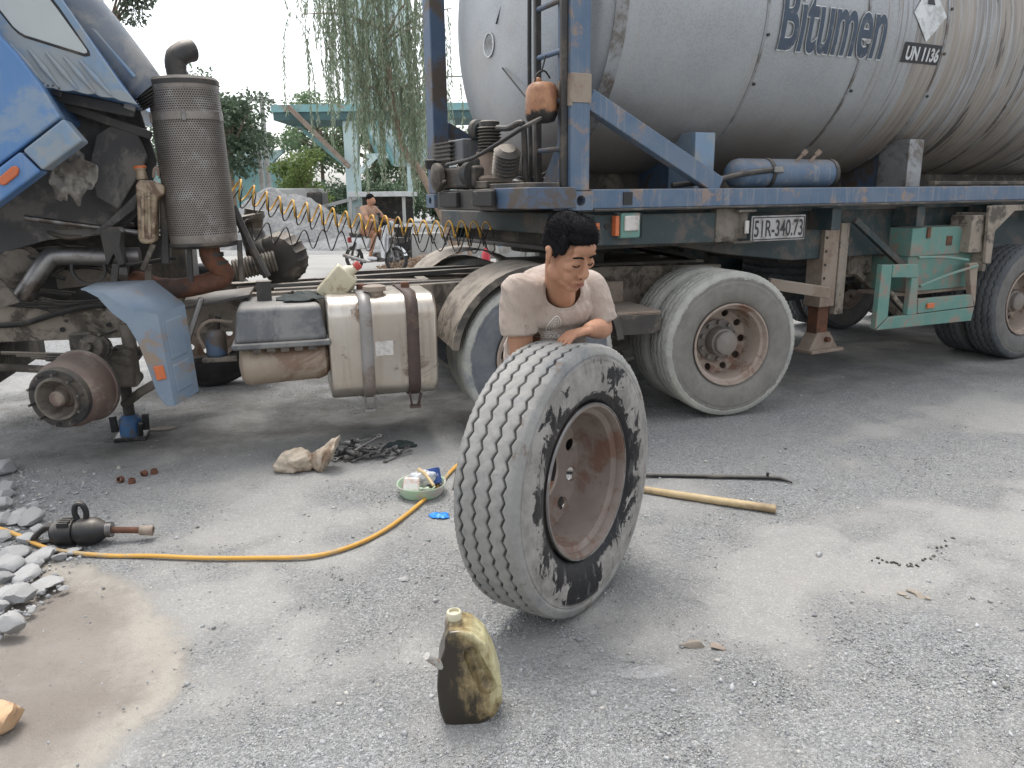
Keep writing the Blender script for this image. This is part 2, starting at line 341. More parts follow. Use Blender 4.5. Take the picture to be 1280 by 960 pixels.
# shade under the truck painted into the earth as a mottled band; oil drips
xyz = t.sep(); oil = t.ramp(t.noise(1.7, 8, .72, dist=.2), .30, .66)  # mottling noise for the painted shade
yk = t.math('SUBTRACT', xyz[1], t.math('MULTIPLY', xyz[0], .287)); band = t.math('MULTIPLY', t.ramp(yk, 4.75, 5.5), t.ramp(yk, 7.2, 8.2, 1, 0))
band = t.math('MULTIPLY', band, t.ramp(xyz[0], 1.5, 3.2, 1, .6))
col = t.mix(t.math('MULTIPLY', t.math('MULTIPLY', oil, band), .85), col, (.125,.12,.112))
drip = t.math('MULTIPLY', t.ramp(t.noise(3.2, 7, .75, co=t.map(loc=(7, 2, 0)), dist=1.4), .63, .70), t.math('MULTIPLY', t.ramp(yk, 4.1, 4.7), t.ramp(xyz[0], 0, -1.2))); col = t.mix(t.math('MULTIPLY', drip, .7), col, (.10,.095,.09))
# the sandy hollow with its paler dried rim
sand = t.mix(t.ramp(t.noise(2.6, 7, .65), .35, .65), (.27,.24,.212), (.325,.295,.262)); sand = t.mix(t.ramp(t.math('ADD', ab, t.math('MULTIPLY', t.math('SUBTRACT', n3, .5), .8)), .25, .85), sand, (.43,.395,.345)); sand = t.mix(t.ramp(t.voro(75), .0, .16, .75, 0), sand, (.15,.13,.115)); sand = t.mix(t.ramp(t.noise(30, 5, .7), .55, .75, 0, .35), sand, (.20,.17,.145))
S_ = t.ramp(t.math('ADD', ag, t.math('MULTIPLY', t.math('SUBTRACT', n3, .5), 1.5)), .10, .90); col = t.mix(S_, col, sand)
rg = t.math('MULTIPLY', t.math('SUBTRACT', 1.0, t.math('MULTIPLY', t.math('MAXIMUM', D, S_), .72)), 1.0)
h = t.math('ADD', t.math('MULTIPLY', t.math('ADD', t.math('MULTIPLY', t.ramp(sp, 0, .6), -1.1), t.math('MULTIPLY', t.ramp(sp2, 0, .6), -.55)), rg), t.math('ADD', t.math('MULTIPLY', n3, 1.2), t.math('MULTIPLY', t.math('MULTIPLY', t.noise(55, 6, .75), S_), 1.6)))
t.bump(h, .75, .012)
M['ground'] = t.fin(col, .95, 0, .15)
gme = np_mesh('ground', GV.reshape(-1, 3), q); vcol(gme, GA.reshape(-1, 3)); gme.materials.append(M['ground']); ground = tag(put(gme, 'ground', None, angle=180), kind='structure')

# loose chippings over the yard: far too many to count
def stones(name, pts, sizes, mat, tintlo, tinthi, flat=.62, warm=None):
    n = len(pts); cube = np.array([[x, y, z] for x in (-1,1) for y in (-1,1) for z in (-1,1)], dtype=float)*.55
    V = cube[None] * (1 + rng.uniform(-.42, .42, (n, 8, 3))); V[:, 4:, 0] *= rng.uniform(.5, 1.1, (n, 1)); V[:, ::2, 1] *= rng.uniform(.5, 1.2, (n, 1))
    V *= rng.uniform(.7, 1.25, (n, 1, 3))
    q_ = rng.normal(size=(n, 4)); q_[:, 1:3] *= .35; q_ /= np.linalg.norm(q_, axis=1, keepdims=True); w, x, y, z = q_.T
    Rm = np.stack([np.stack([1-2*(y*y+z*z), 2*(x*y-z*w), 2*(x*z+y*w)], -1), np.stack([2*(x*y+z*w), 1-2*(x*x+z*z), 2*(y*z-x*w)], -1), np.stack([2*(x*z-y*w), 2*(y*z+x*w), 1-2*(x*x+y*y)], -1)], 1)
    V[..., 2] *= flat; V = np.einsum('nij,nkj->nki', Rm, V)*np.asarray(sizes)[:, None, None]
    P = np.array(pts); P[:, 2] += np.asarray(sizes)*flat*.22; V += P[:, None, :]
    F = np.array([(0,1,3,2), (4,6,7,5), (0,4,5,1), (2,3,7,6), (0,2,6,4), (1,5,7,3)]); F = (F[None] + (np.arange(n)*8)[:, None, None]).reshape(-1, 4)
    me = np_mesh(name, V.reshape(-1, 3), F); b = rng.uniform(tintlo, tinthi, (n, 1)); tint = b*np.array([[1, 1.01, 1.02]])
    w_ = rng.random((n, 1)) < .25; tint = np.where(w_, b*np.array([[1.05, 1.0, .9]]), tint)
    vcol(me, np.repeat(tint, 8, 0)); me.materials.append(mat); return put(me, name, None, angle=None)
t = NT('stone_chippings'); at = t.n('ShaderNodeAttribute'); at.attribute_name = 'tint'
col = t.mix(t.ramp(t.noise(60, 4, .6), .3, .7, 0, .5), at.outputs['Color'], (.34,.345,.35)); M['chips'] = t.fin(col, .9, 0, .2)
pts = []; sz = []
k = 0
while len(pts) < 46000:
    k += 1; px = random.uniform(-40, 1320); py = 470 + 520*random.random()**.8
    p = G(px, py)
    if p.x < -.3 and p.y < 4.2 and sand_dist(p.x, p.y) > -.02 and random.random() < .93: continue
    if dustiness(p.x, p.y) > random.uniform(.30, .95): continue
    s = (.0018 + .0042*random.random()**4 + (random.random() < .010)*random.uniform(.003, .010))*(.8 + .13*p.y)
    pts.append((p.x, p.y, gh(p.x, p.y))); sz.append(s)
for k in range(420):
    x_ = abs(random.gauss(0, 48)); p = G(x_, random.uniform(585, 800 - .9*x_)); pts.append((p.x, p.y, gh(p.x, p.y))); sz.append(random.uniform(.006, .016))
chips = tag(stones('loose_gravel', pts, sz, M['chips'], .20, .52), 'pale grey crushed stone chippings strewn over the yard', 'gravel', kind='stuff')

# the concrete road behind the trucks
t = NT('road_concrete'); col = t.mix(t.ramp(t.noise(.5, 7, .65, dist=.4), .35, .65), (.34,.335,.315), (.29,.285,.275)); col = t.mix(t.ramp(t.noise(9, 8, .75), .5, .8, 0, .5), col, (.28,.275,.265))
t.bump(t.noise(30, 6, .6), .2, .01); M['road'] = t.fin(col, .93, 0, .2)
m = MB(); m.add([(-40, 13.2, .004), (40, 15.5, .004), (40, 24, .004), (-40, 20.5, .004)], [(0,1,2,3)]); tag(m.build('road', M['road']), kind='structure')

# ---------------------------------------------------------------- wheels
def tyre_mesh(name, R_=.515, w=.285, rb=.292, nz=44, sub=4, grooves=(-.32, -.11, .11, .32), gw=.011, gd=.013, amp=.009, lugs=False):
    na = nz*sub; hw = w/2; wt = w*.84
    # half profile from bead to shoulder (y across, r)
    side = [(.30*w, rb-.012), (.36*w, rb+.004), (.43*w, rb+.022), (.475*w, rb+.05), (.498*w, rb+.085), (.50*w, rb+.115), (.492*w, rb+.137), (.494*w, rb+.141), (.486*w, rb+.147), (.474*w, R_-.062), (.480*w, R_-.060), (.478*w, R_-.050), (.466*w, R_-.047), (.474*w, R_-.043), (.472*w, R_-.036), (.456*w, R_-.028), (.438*w, R_-.012)]
    cols = [(-y, r, 0, 0) for y, r in side]
    cols += [(-wt/2, R_-.004, 0, 1)]
    for g in grooves:
        gy = g*w*.98; cols += [(gy-gw/2-.004, R_-.0012, 1, 0), (gy-gw/2, R_-.004, 1, 0), (gy-gw*.3, R_-gd, 1, 0), (gy+gw*.3, R_-gd, 1, 0), (gy+gw/2, R_-.004, 1, 0), (gy+gw/2+.004, R_-.0012, 1, 0)]
    cols += [(wt/2, R_-.004, 0, 1)]
    cols += [(y, r, 0, 0) for y, r in reversed(side)]
    m = len(cols); V = np.zeros((na, m, 3)); rs = random.Random(4)
    for a in range(na):
        th = 2*PI*a/na; z_ = tri(a/sub)
        for j, (y, r, zig, sh) in enumerate(cols):
            yy = y + zig*amp*z_
            rr = r - (.5*(yy/(wt/2))**2*.004 if abs(yy) < wt/2 else 0)
            if sh and (a % 2): rr -= .006
            if lugs and r > R_-.035 and not zig: rr -= .0035*rs.random()
            V[a, j] = (rr*math.cos(th), yy, rr*math.sin(th))
    i = np.arange(na)[:, None]*m; i2 = ((np.arange(na)+1) % na)[:, None]*m; j = np.arange(m-1)[None]
    F = np.stack([i+j, i+j+1, i2+j+1, i2+j], -1).reshape(-1, 4)
    # close the inside
    F2 = np.stack([i[:, 0]+m-1, i[:, 0], i2[:, 0], i2[:, 0]+m-1], -1); me = np_mesh(name, V, np.concatenate([F, F2])); me.shade_smooth(); me.set_sharp_from_angle(angle=rad(40)); return me
def rim_mesh(name, rb=.288, w=.285, disc=.03, holes=10, hr=.026):
    # dished disc wheel; y<0 is the outer (street) side; disc = where the mounting face lies
    h = w*.40
    prof = [(-h-.004, rb+.006), (-h-.010, rb+.002), (-h-.010, rb-.006), (-h+.004, rb-.014), (-h+.02, rb-.016), (-h+.035, rb-.034), (-.02, rb-.044), (disc-.05, rb-.048), (disc-.02, rb-.062), (disc-.004, rb-.095), (disc, .165), (disc+.004, .150), (disc-.002, .118), (disc-.002, .11)]
    back = [(disc+.010, .11), (disc+.012, .17), (disc+.006, rb-.090), (disc-.005, rb-.045), (h-.03, rb-.030), (h, rb-.008), (h+.008, rb+.004), (-h, rb-.004)]
    P = prof + back; m = MB(); n = 72; V = []
    for (y, r) in P:
        for k in range(n): th = 2*PI*k/n; V.append((r*math.cos(th), y, r*math.sin(th)))
    L = len(P); Fc = [(i*n+k, i*n+(k+1) % n, ((i+1) % L)*n+(k+1) % n, ((i+1) % L)*n+k) for i in range(L) for k in range(n)]
    m.add(V, Fc); me = m.mesh('r'); bm = bmesh.new(); bm.from_mesh(me); bmesh.ops.recalc_face_normals(bm, faces=bm.faces); bm.to_mesh(me); bm.free()
    c = MB()
    for k in range(holes):
        th = 2*PI*(k+.5)/holes; x, z = .203*math.cos(th), .203*math.sin(th); c.cyl((x, -.2, z), (x, .25, z), hr, 14)
    cm = c.mesh('c'); bm = bmesh.new(); bm.from_mesh(cm); bmesh.ops.recalc_face_normals(bm, faces=bm.faces); bm.to_mesh(cm); bm.free()
    r = boolean_cut(me, cm, name); r.shade_smooth(); r.set_sharp_from_angle(angle=rad(38)); return r
def tyre_mat(name, tread, side, side2, black=None, seed=0.0, edge=None):
    t = NT(name); x, y, z = t.sep(); r = t.math('SQRT', t.math('ADD', t.math('MULTIPLY', x, x), t.math('MULTIPLY', z, z)))
    n = t.noise(7, 8, .7, co=t.map(loc=(seed, seed, 0))); nf = t.noise(38, 6, .7)
    col = t.mix(t.ramp(n, .35, .65), side, side2)
    ct = t.mix(t.ramp(n, .35, .68), tread, tuple(a*.78 for a in tread)); ct = t.mix(t.ramp(nf, .5, .75, 0, .5), ct, tuple(a*.5 for a in tread)); ct = t.mix(t.ramp(t.noise(4, 6, .7, co=t.map(loc=(seed+5, 1, 2))), .52, .70, 0, .8), ct, tuple(a*k for a, k in zip(tread, (.48,.53,.62)))); ct = t.mix(t.ramp(t.noise(2.6, 7, .75, co=t.map(loc=(1, seed, 4))), .55, .68, 0, .6), ct, tuple(a*k for a, k in zip(tread, (1.25,1.2,1.1))))
    edge_r = t.math('ADD', r, t.math('MULTIPLY', t.math('SUBTRACT', t.noise(16, 6, .7), .5), .05))
    col = t.mix(t.ramp(edge_r, .462, .472), col, ct)
    dark = t.ramp(r, .500, .508, .75, 0); dark = t.math('MULTIPLY', dark, t.ramp(r, .490, .498)); dark = t.math('MULTIPLY', dark, t.ramp(t.math('ABSOLUTE', y), .10, .112, 1, 0)); col = t.mix(dark, col, (.07,.07,.07))
    rough = .9
    if black:
        # tar wiped round the bead, run down below it and smeared here and there
        nz_ = t.noise(11, 8, .7, co=t.map((1, 1, 1), loc=(2.3, 0, 1.1)), dist=1.0); nv = t.noise(1, 5, .65, co=t.map((42, 10, 9)))
        k = t.math('MULTIPLY', t.math('SUBTRACT', .348, r), 7.0)
        for (bx_, bz_, rx_, rz_, amp_) in ((-.07, -.365, .085, .085, .5), (.02, -.37, .06, .06, .35), (-.21, .29, .13, .07, .30), (-.30, .16, .06, .12, .26), (.16, .35, .10, .07, .26), (.345, .0, .05, .17, .26), (.26, -.22, .09, .10, .22), (-.33, -.04, .05, .16, .30), (-.24, -.24, .06, .10, .26)):
            e_ = t.math('SQRT', t.math('ADD', t.math('POWER', t.math('DIVIDE', t.math('SUBTRACT', x, bx_), rx_), 2.0), t.math('POWER', t.math('DIVIDE', t.math('SUBTRACT', z, bz_), rz_), 2.0)))
            k = t.math('MAXIMUM', k, t.math('SUBTRACT', amp_, t.math('MULTIPLY', e_, .28)))
        k = t.math('ADD', k, t.math('ADD', t.math('MULTIPLY', t.math('SUBTRACT', nz_, .5), 1.7), t.math('MULTIPLY', t.math('SUBTRACT', nv, .5), .55))); k = t.math('ADD', k, .36)
        tar = t.math('MULTIPLY', t.ramp(k, .40, .425), t.ramp(r, .462, .45, 0, 1)); tar = t.math('MULTIPLY', tar, t.ramp(y, -.09, -.102))
        bead = t.math('MULTIPLY', t.ramp(t.math('ADD', r, t.math('MULTIPLY', t.math('SUBTRACT', nz_, .5), .09)), .332, .326), t.ramp(y, -.05, -.06)); tar = t.math('MAXIMUM', tar, bead)
        col = t.mix(tar, col, (.012,.012,.014)); rough = t.ramp(tar, 0, 1, .9, .38)
    if black:
        mud = t.math('MULTIPLY', t.ramp(t.noise(5.5, 7, .7, co=t.map(loc=(1.7, 4, .3))), .58, .64), t.math('MULTIPLY', t.ramp(r, .455, .475), t.ramp(y, -.07, -.09))); col = t.mix(t.math('MULTIPLY', mud, .8), col, (.17,.135,.105))
        scr = t.math('MULTIPLY', t.ramp(t.noise(1, 5, .7, co=t.map((34, 34, 8), rot=(0, .7, 0))), .55, .68, 0, .7), t.ramp(r, .47, .455)); col = t.mix(scr, col, (.09,.09,.09))
    t.bump(t.math('ADD', t.noise(60, 6, .7), t.math('MULTIPLY', n, 2)), .35, .006)
    return t.fin(col, rough, 0, .25)
M['tyre_hero'] = tyre_mat('tarred_dusty_tyre', (.305,.30,.285), (.33,.315,.295), (.20,.19,.175), black=True)
M['tyre_dusty'] = tyre_mat('dusty_tyre', (.42,.415,.375), (.18,.172,.155), (.23,.22,.20), seed=3.0)
M['tyre_bluish'] = tyre_mat('worn_tyre', (.40,.40,.37), (.12,.13,.145), (.16,.17,.18), seed=6.0)
M['black_tyre'] = tyre_mat('black_tyre', (.05,.05,.052), (.03,.03,.032), (.05,.048,.046), seed=9.0)
M['tyre_dark'] = tyre_mat('dark_tyre', (.11,.115,.12), (.18,.175,.165), (.14,.135,.13), seed=8.0)
TY = tyre_mesh('tyre', w=.28); RIM = rim_mesh('rim', disc=.10, w=.28); RIMI = rim_mesh('rim', disc=-.06, w=.28)
def hub_mesh():
    m = MB(); m.lathe((0, .10, 0), (0, -1, 0), [(0, .155), (.02, .155), (.03, .105), (.10, .10), (.115, .098), (.12, .085), (.155, .082), (.165, .06), (.168, .0001)], 28)
    for k in range(10):
        th = 2*PI*k/10; m.cyl((.135*math.cos(th), .085, .135*math.sin(th)), (.135*math.cos(th), .045, .135*math.sin(th)), .016, 6)
    for k in range(8):
        th = 2*PI*k/8; m.cyl((.068*math.cos(th), -.05, .068*math.sin(th)), (.068*math.cos(th), -.062, .068*math.sin(th)), .008, 6)
    me = m.mesh('hub'); bm = bmesh.new(); bm.from_mesh(me); bmesh.ops.recalc_face_normals(bm, faces=bm.faces); bm.to_mesh(me); bm.free(); me.materials.append(M['rim_dark']); me.shade_smooth(); me.set_sharp_from_angle(angle=rad(35)); return me
HUB = hub_mesh()
RIM.materials.append(M['rim']); RIMI.materials.append(M['rim'])
TYM = {}
def wheel(parent, loc, tmat, outer=True, hub=True, flip=False, rot=0.0, scale=1.0):
    w = E('wheel', loc, parent=parent); w.rotation_euler = (0, rot, PI if flip else 0); w.scale = (scale,)*3
    if tmat not in TYM: me = TY.copy(); me.materials.append(M[tmat]); TYM[tmat] = me
    o = bpy.data.objects.new('tyre', TYM[tmat]); C.objects.link(o); o.parent = w
    r = bpy.data.objects.new('rim', RIM if outer else RIMI); C.objects.link(r); r.parent = w
    if hub: h_ = bpy.data.objects.new('hub', HUB); C.objects.link(h_); h_.parent = w
    return w

# ---------------------------------------------------------------- the tractor unit with its cab tilted forward
truck = E('tractor_truck', T.o, T.a, 'blue tractor unit with its cab tilted forward and near front wheel taken off', 'truck')
NEARR, FARR = .82, 1.60                          # near face of the two chassis rails
for v0 in (NEARR, FARR):
    m = MB(); m.prism([(-5.3, v0, .70), (-4.55, v0, .69), (-4.0, v0, .68), (-3.3, v0, .68), (-2.4, v0, .68), (.30, v0, .74), (.42, v0, .80), (.42, v0, 1.0), (-.6, v0, 1.02), (-1.2, v0, .96), (-2.4, v0, .935), (-3.3, v0, .93), (-4.0, v0, .92), (-4.6, v0, .92), (-5.3, v0, .94)], (0, .09, 0))
    rail = m.build('chassis_rail', M['frame_dust'], truck, .006)
    if v0 == NEARR:
        for i in range(26):
            u = -4.9 + i*.205 + random.uniform(-.03, .03); z = random.choice([.80, .86, .93]) if u > -3.2 else random.choice([.76, .81, .87])
            b = MB(); b.cyl((u, v0-.008, z), (u, v0+.01, z), .011, 6); b.build('bolt', M['frame_dark'], rail)
for u in (-4.9, -3.5, -2.5, -1.9, -.7, .3):
    MB().bx(u-.04, u+.04, NEARR+.09, FARR, .78, .94).build('cross_member', M['frame_dark'], truck, .005)
# wheels of the drive bogie (dual tyres) and the far front wheel
RW, MW = .055, -1.36
for (u, tm) in ((RW, 'tyre_dusty'), (MW, 'tyre_bluish')):
    wheel(truck, (u, .14, .515), tm, rot=random.uniform(0, 6)); wheel(truck, (u, .475, .515), tm, outer=False, hub=False, flip=True)
    wheel(truck, (u, 2.36, .515), tm, flip=True); wheel(truck, (u, 2.025, .515), tm, outer=False, hub=False)
    MB().tube([(u, .5, .515), (u, .8, .515), (u, 1.0, .54), (u, 1.25, .56), (u, 1.5, .54), (u, 1.7, .515), (u, 2.0, .515)], [.07, .075, .13, .19, .13, .075, .07], 16).build('axle', M['frame_dust'], truck)
wheel(truck, (T(262, 470, 2.2).x, 2.30, .515), 'black_tyre', flip=True)
# bogie: spring packs, walking beam seat, torque rods
for v0 in (.70, 1.72):
    for u, s_ in ((RW, 1), (MW, -1)):
        m = MB()
        for k in range(5): m.tube(bez([(u - .62 + .07*k, v0, .60 - k*.024), (u, v0, .70 - k*.024), (u + .62 - .07*k, v0, .60 - k*.024)], 5), .013, 6)
        m.build('leaf_spring', M['frame_dust'], truck)
    MB().bx(-.86, -.44, v0-.08, v0+.09, .40, .74).build('spring_seat', M['cast_dust'], truck, .02)
MB().cyl((MW+.45, .62, .45), (MW+.45, .40, .45), .105, 20).build('brake_chamber', M['cast_dust'], truck, .01)
MB().cyl((MW+.72, .70, .36), (MW+.72, .5, .36), .10, 20).build('brake_chamber', M['frame_dark'], truck, .01)
MB().cyl((RW+.42, .72, .50), (RW+.42, .52, .50), .10, 20).build('brake_chamber', M['frame_dark'], truck, .01)
# mudguard over the middle wheel
def arc_sheet(cu, cz, r, a0, a1, v0, v1, th, n=22):
    V = []
    for i in range(n+1):
        a = rad(a0 + (a1-a0)*i/n)
        for rr in (r, r+th):
            for v in (v0, v1): V.append((cu + rr*math.cos(a), v, cz + rr*math.sin(a)))
    F = []
    for i in range(n):
        a = i*4; b = a+4
        for p, q_ in ((0,1), (1,3), (3,2), (2,0)): F.append((a+p, a+q_, b+q_, b+p))
    F += [(0,2,3,1), (n*4, n*4+1, n*4+3, n*4+2)]
    return V, F
for u, a0, a1 in ((MW, 8, 172),):
    m = MB(); m.add(*arc_sheet(u, .53, .575, a0, a1, .02, .66, .006)); o = m.build('mudguard', M['frame_dust'], truck)
    m = MB(); m.add(*arc_sheet(u, .53, .548, a0, a1, .012, .02, .045)); m.build('mudguard_lip', M['frame_dark'], truck)
m = MB(); m.add(*arc_sheet(MW, .53, .575, 8, 172, 1.80, 2.46, .006)); m.build('mudguard', M['frame_dust'], truck)
# dusty bracket shelf between the wheels
a, b = T(750, 372, .30), T(828, 392, .02)
m = MB(); m.bx(-.96, -.46, .10, .62, .755, .775); sh = m.build('bracket_shelf', M['rust_dust'], truck, .006)
MB().prism([(-.93, .10, .755), (-.46, .10, .755), (-.47, .10, .64), (-.53, .10, .62), (-.84, .10, .62), (-.92, .10, .68)], (0, -.012, 0)).build('bracket_lip', M['frame_dark'], sh, .003)
MB().bx(-.96, -.52, .60, .66, .775, .93).build('bracket_back', M['rust_dust'], sh, .006)
# tail: hollow tube sticking out, frame end
p0, p1 = T(978, 357, .55), T(1037, 366, .42)
m = MB(); d = (p1-p0)
m.beam(p0-d*.3, p1, .085, .085); tb = m.build('tail_tube', M['rust_dust'], truck, .006)
MB().beam(p1 - d*.06, p1 + d.normalized()*.003, .062, .062).build('tube_mouth', M['black'], tb)
MB().bx(.28, .46, NEARR-.12, NEARR+.12, .62, .80).build('tow_bracket', M['rust_dust'], truck, .01)
# fifth wheel plate
m = MB(); ol = []
for i in range(40):
    a = 2*PI*i/40; ol.append((-.70 + .48*math.cos(a), 1.25 + .46*math.sin(a), 1.13))
m.prism(ol, (0, 0, .05)); m.prism([(-.2, 1.0, 1.13), (.10, .82, 1.07), (.22, .86, 1.02), (.22, 1.12, 1.02), (-.2, 1.2, 1.13)], (0, 0, .035)); m.prism([(-.2, 1.3, 1.13), (.22, 1.38, 1.02), (.22, 1.64, 1.02), (.10, 1.68, 1.07), (-.2, 1.5, 1.13)], (0, 0, .035))
m.bx(-.85, -.55, .90, 1.6, 1.02, 1.13); m.build('fifth_wheel', M['black'], truck, .008)
MB().bx(-1.15, .25, .80, 1.72, 1.025, 1.045).build('deck_plate', M['frame_dark'], truck, .004)
for u0, u1, v, z in ((-3.2, -1.4, 1.25, .92), (-3.25, -1.9, 1.1, .93), (-3.3, -1.3, 1.45, .93), (-3.0, -1.2, .95, .925)):
    MB().tube(bez([(u0, v, z), ((u0+u1)/2, v+random.uniform(-.05, .05), z+random.uniform(-.02, .03)), (u1, v, z)], 6), random.choice([.018, .025, .014]), 8).build('air_pipe', M['steel_dark'], truck)
MB().beam(T(395, 350, 1.2), T(640, 334, 1.2), .07, .03).build('catwalk_rail', M['steel_dark'], truck, .004)
MB().beam(T(420, 342, 1.6), T(660, 330, 1.6), .07, .03).build('catwalk_rail', M['steel_dark'], truck, .004)
# fuel tank, straps, cap
def rr_outline(u, v0, v1, z0, z1, r, n=6):
    P = []
    for (cv, cz, a0) in ((v1-r, z1-r, 0), (v0+r, z1-r, 90), (v0+r, z0+r, 180), (v1-r, z0+r, 270)):
        for i in range(n+1): a = rad(a0 + 90*i/n); P.append((u, cv + r*math.cos(a), cz + r*math.sin(a)))
    return P
ft0, ft1 = T(411, 430, .10).x, T(546, 430, .10).x
fz0, fz1 = .325, .965
ft = MB().prism(rr_outline(ft0, .06, .70, fz0, fz1, .12), (ft1-ft0, 0, 0)).build('fuel_tank', M['alu'], truck, .022, seg=3)
for px, mt in ((459, 'alu_strap'), (517, 'strap_brown')):
    u = T(px, 430, .05).x; m = MB(); o1 = rr_outline(u, .052, .708, fz0-.006, fz1+.008, .125); n_ = len(o1)
    V = []; w_ = .075
    for p in o1: V += [(u - w_/2, p[1], p[2]), (u + w_/2, p[1], p[2])]
    m.add(V, [(2*i, 2*i+1, (2*i+3) % (2*n_), (2*i+2) % (2*n_)) for i in range(n_)])
    o = m.build('tank_strap', M[mt], ft); sd = o.modifiers.new('s', 'SOLIDIFY'); sd.thickness = .006; sd.offset = 1
    h_ = MB(); h_.beam((u-.035, .06, fz0+.02), (u-.02, .09, fz0-.075), .008, .02); h_.beam((u+.035, .06, fz0+.02), (u+.02, .09, fz0-.075), .008, .02); h_.bx(u-.035, u+.035, .07, .11, fz0-.085, fz0-.068); h_.build('strap_hook', M[mt], o, .002)
    MB().lathe((u+.01, .38, fz1+.014), (0,0,1), [(0, .03), (.03, .028), (.035, .02)], 10).build('strap_bolt', M['rust'], o)
uc = T(468, 365, .2).x
cp = MB().lathe((uc, .20, fz1), (0,0,1), [(-.01, .055), (.02, .055), (.022, .072), (.05, .070), (.056, .05), (.06, .02)], 20, mod=lambda i, k, r: r*(1.08 if (i in (2,3) and k % 5 < 2) else 1)).build('filler_cap', M['rust_dust'], ft)
u = T(480, 425, .05).x; MB().bx(u-.055, u+.055, .0545, .058, .60, .69).build('paper_label', M['white_plate'], ft)
MB().bx(ft1-.1, ft1-.02, .55, .84, .42, .5).build('tank_bracket', M['frame_dark'], truck, .005); MB().bx(ft0+.1, ft0+.2, .55, .84, .42, .5).build('tank_bracket', M['frame_dark'], truck, .005)
# battery box cover, lip, air tank beneath
b0, b1 = T(291, 410, .10).x, T(409, 410, .10).x
m = MB(); z0, z1 = T(350, 428, .08).z, T(350, 383, .08).z
m.add([(b0, .06, z0), (b1, .06, z0), (b1, .68, z0), (b0, .68, z0), (b0+.03, .10, z1), (b1-.03, .10, z1), (b1-.03, .66, z1), (b0+.03, .66, z1)], [(0,1,5,4), (1,2,6,5), (2,3,7,6), (3,0,4,7), (4,5,6,7), (3,2,1,0)])
bat = m.build('battery_box', M['grey_box'], truck, .035, seg=4)
MB().bx(b0-.015, b1+.015, .045, .70, z0-.03, z0+.006).build('box_lip', M['grey_box'], bat, .012, seg=3)
for i in range(5): MB().bx(b0+.1+i*.08, b0+.15+i*.08, .055, .07, z0-.055, z0-.03).build('box_clip', M['steel_dark'], bat, .003)
z = T(350, 452, .2).z; m = MB(); m.lathe((b0+.01, .20, z-.01), (1, 0, .035), [(0, .02), (.01, .09), (.03, .118), (.06, .125), (.07, .129), (.085, .125), (b1-b0-.10, .125), (b1-b0-.085, .129), (b1-b0-.07, .125), (b1-b0-.03, .112), (b1-b0-.01, .08), (b1-b0, .02)], 30)
m.build('air_tank', M['beige_tank'], truck)
MB().lathe((b0+.02, .46, z-.01), (1, 0, .035), [(0, .02), (.02, .10), (b1-b0-.04, .10), (b1-b0-.03, .02)], 22).build('air_tank', M['frame_dark'], truck)
# blue step and wheel-arch bracket
vs = .08
L_ = [(101,361),(121,354),(160,352),(192,350),(200,362),(212,376),(230,381)]
top = [T(101,361,vs), T(122,372,vs), T(140,392,vs), T(158,405,vs), T(172,428,vs), T(184,458,vs), T(196,492,vs), T(207,507,vs), T(218,508,vs), T(197,393,vs), T(160,386,vs), T(130,366,vs)]
m = MB(); m.prism(top[:], (0, .02, 0)); st = m.build('step_panel', M['blue_step'], truck, .004)
def sheet(pts, th, ref):
    m = MB(); n = (Vector(pts[1])-Vector(pts[0])).cross(Vector(pts[2])-Vector(pts[0])).normalized(); 
    if n.dot(Vector(ref)) < 0: n = -n
    m.prism(pts, n*th); return m
A, B, B2, A2 = T(197,393,vs), T(231,380,.26), T(249,489,.26), T(218,508,vs)
sp_ = sheet([A, B, B2, A2], .012, (0,1,0)).build('step_side', M['blue_step'], st, .003)
def lerp(a, b, t_): return a + (b-a)*t_
def quad_in(A, B, C_, D, s0, s1, t0, t1): f = lambda s, t_: lerp(lerp(A, B, s), lerp(D, C_, s), t_); return [f(s0, t0), f(s1, t0), f(s1, t1), f(s0, t1)]
for t0, t1 in ((.10, .52), (.58, .88)): 
    Q = quad_in(A, B, B2, A2, .22, .86, t0, t1); Q = [p + Vector((-.0, -.010, 0)) for p in Q]; sheet(Q, .012, (0,1,0)).build('pressed_panel', M['blue_step'], sp_, .006, seg=3)
m = MB(); P1 = [T(101,361,vs), T(130,366,vs), T(160,386,vs), T(197,393,vs)]; P2 = [T(121,353,.30), T(160,351,.32), T(192,350,.32), T(231,380,.26)]
m.add(P1+P2, [(0,1,5,4), (1,2,6,5), (2,3,7,6)]); o = m.build('step_top', M['blue_step'], st); o.modifiers.new('s', 'SOLIDIFY').thickness = .008
p = T(200, 466, vs-.004); MB().box((p.x, p.y, p.z), (.055, .012, .085), (0, rad(-8), 0)).build('side_marker', M['orange_lens'], st, .006)
MB().beam(T(252, 372, .35), T(226, 452, .30), .035, .035).build('support_tube', M['steel'], truck, .012, seg=3); MB().tube(bez([T(272, 395, .5), T(270, 425, .5), T(258, 445, .45), T(232, 452, .35)], 5), .016, 8).build('support_tube', M['steel_dark'], truck)
# blue fuel filter with its hose
p = T(270, 425, .40); fl = MB().lathe((p.x, p.y, p.z-.10), (0,0,1), [(0, .05), (.012, .062), (.03, .064), (.12, .064), (.14, .058), (.16, .045)], 20).build('fuel_filter', M['blue_dark'], truck)
MB().tube(bez([(p.x-.07, p.y, p.z-.05), (p.x-.10, p.y, p.z+.05), (p.x-.03, p.y, p.z+.12), (p.x+.1, p.y+.05, p.z+.10)], 6), .011, 8).build('filter_hose', M['rust_dust'], fl)
MB().bx(p.x-.09, p.x+.12, p.y-.05, p.y+.05, p.z-.135, p.z-.10).build('filter_foot', M['cast_dust'], fl, .01)
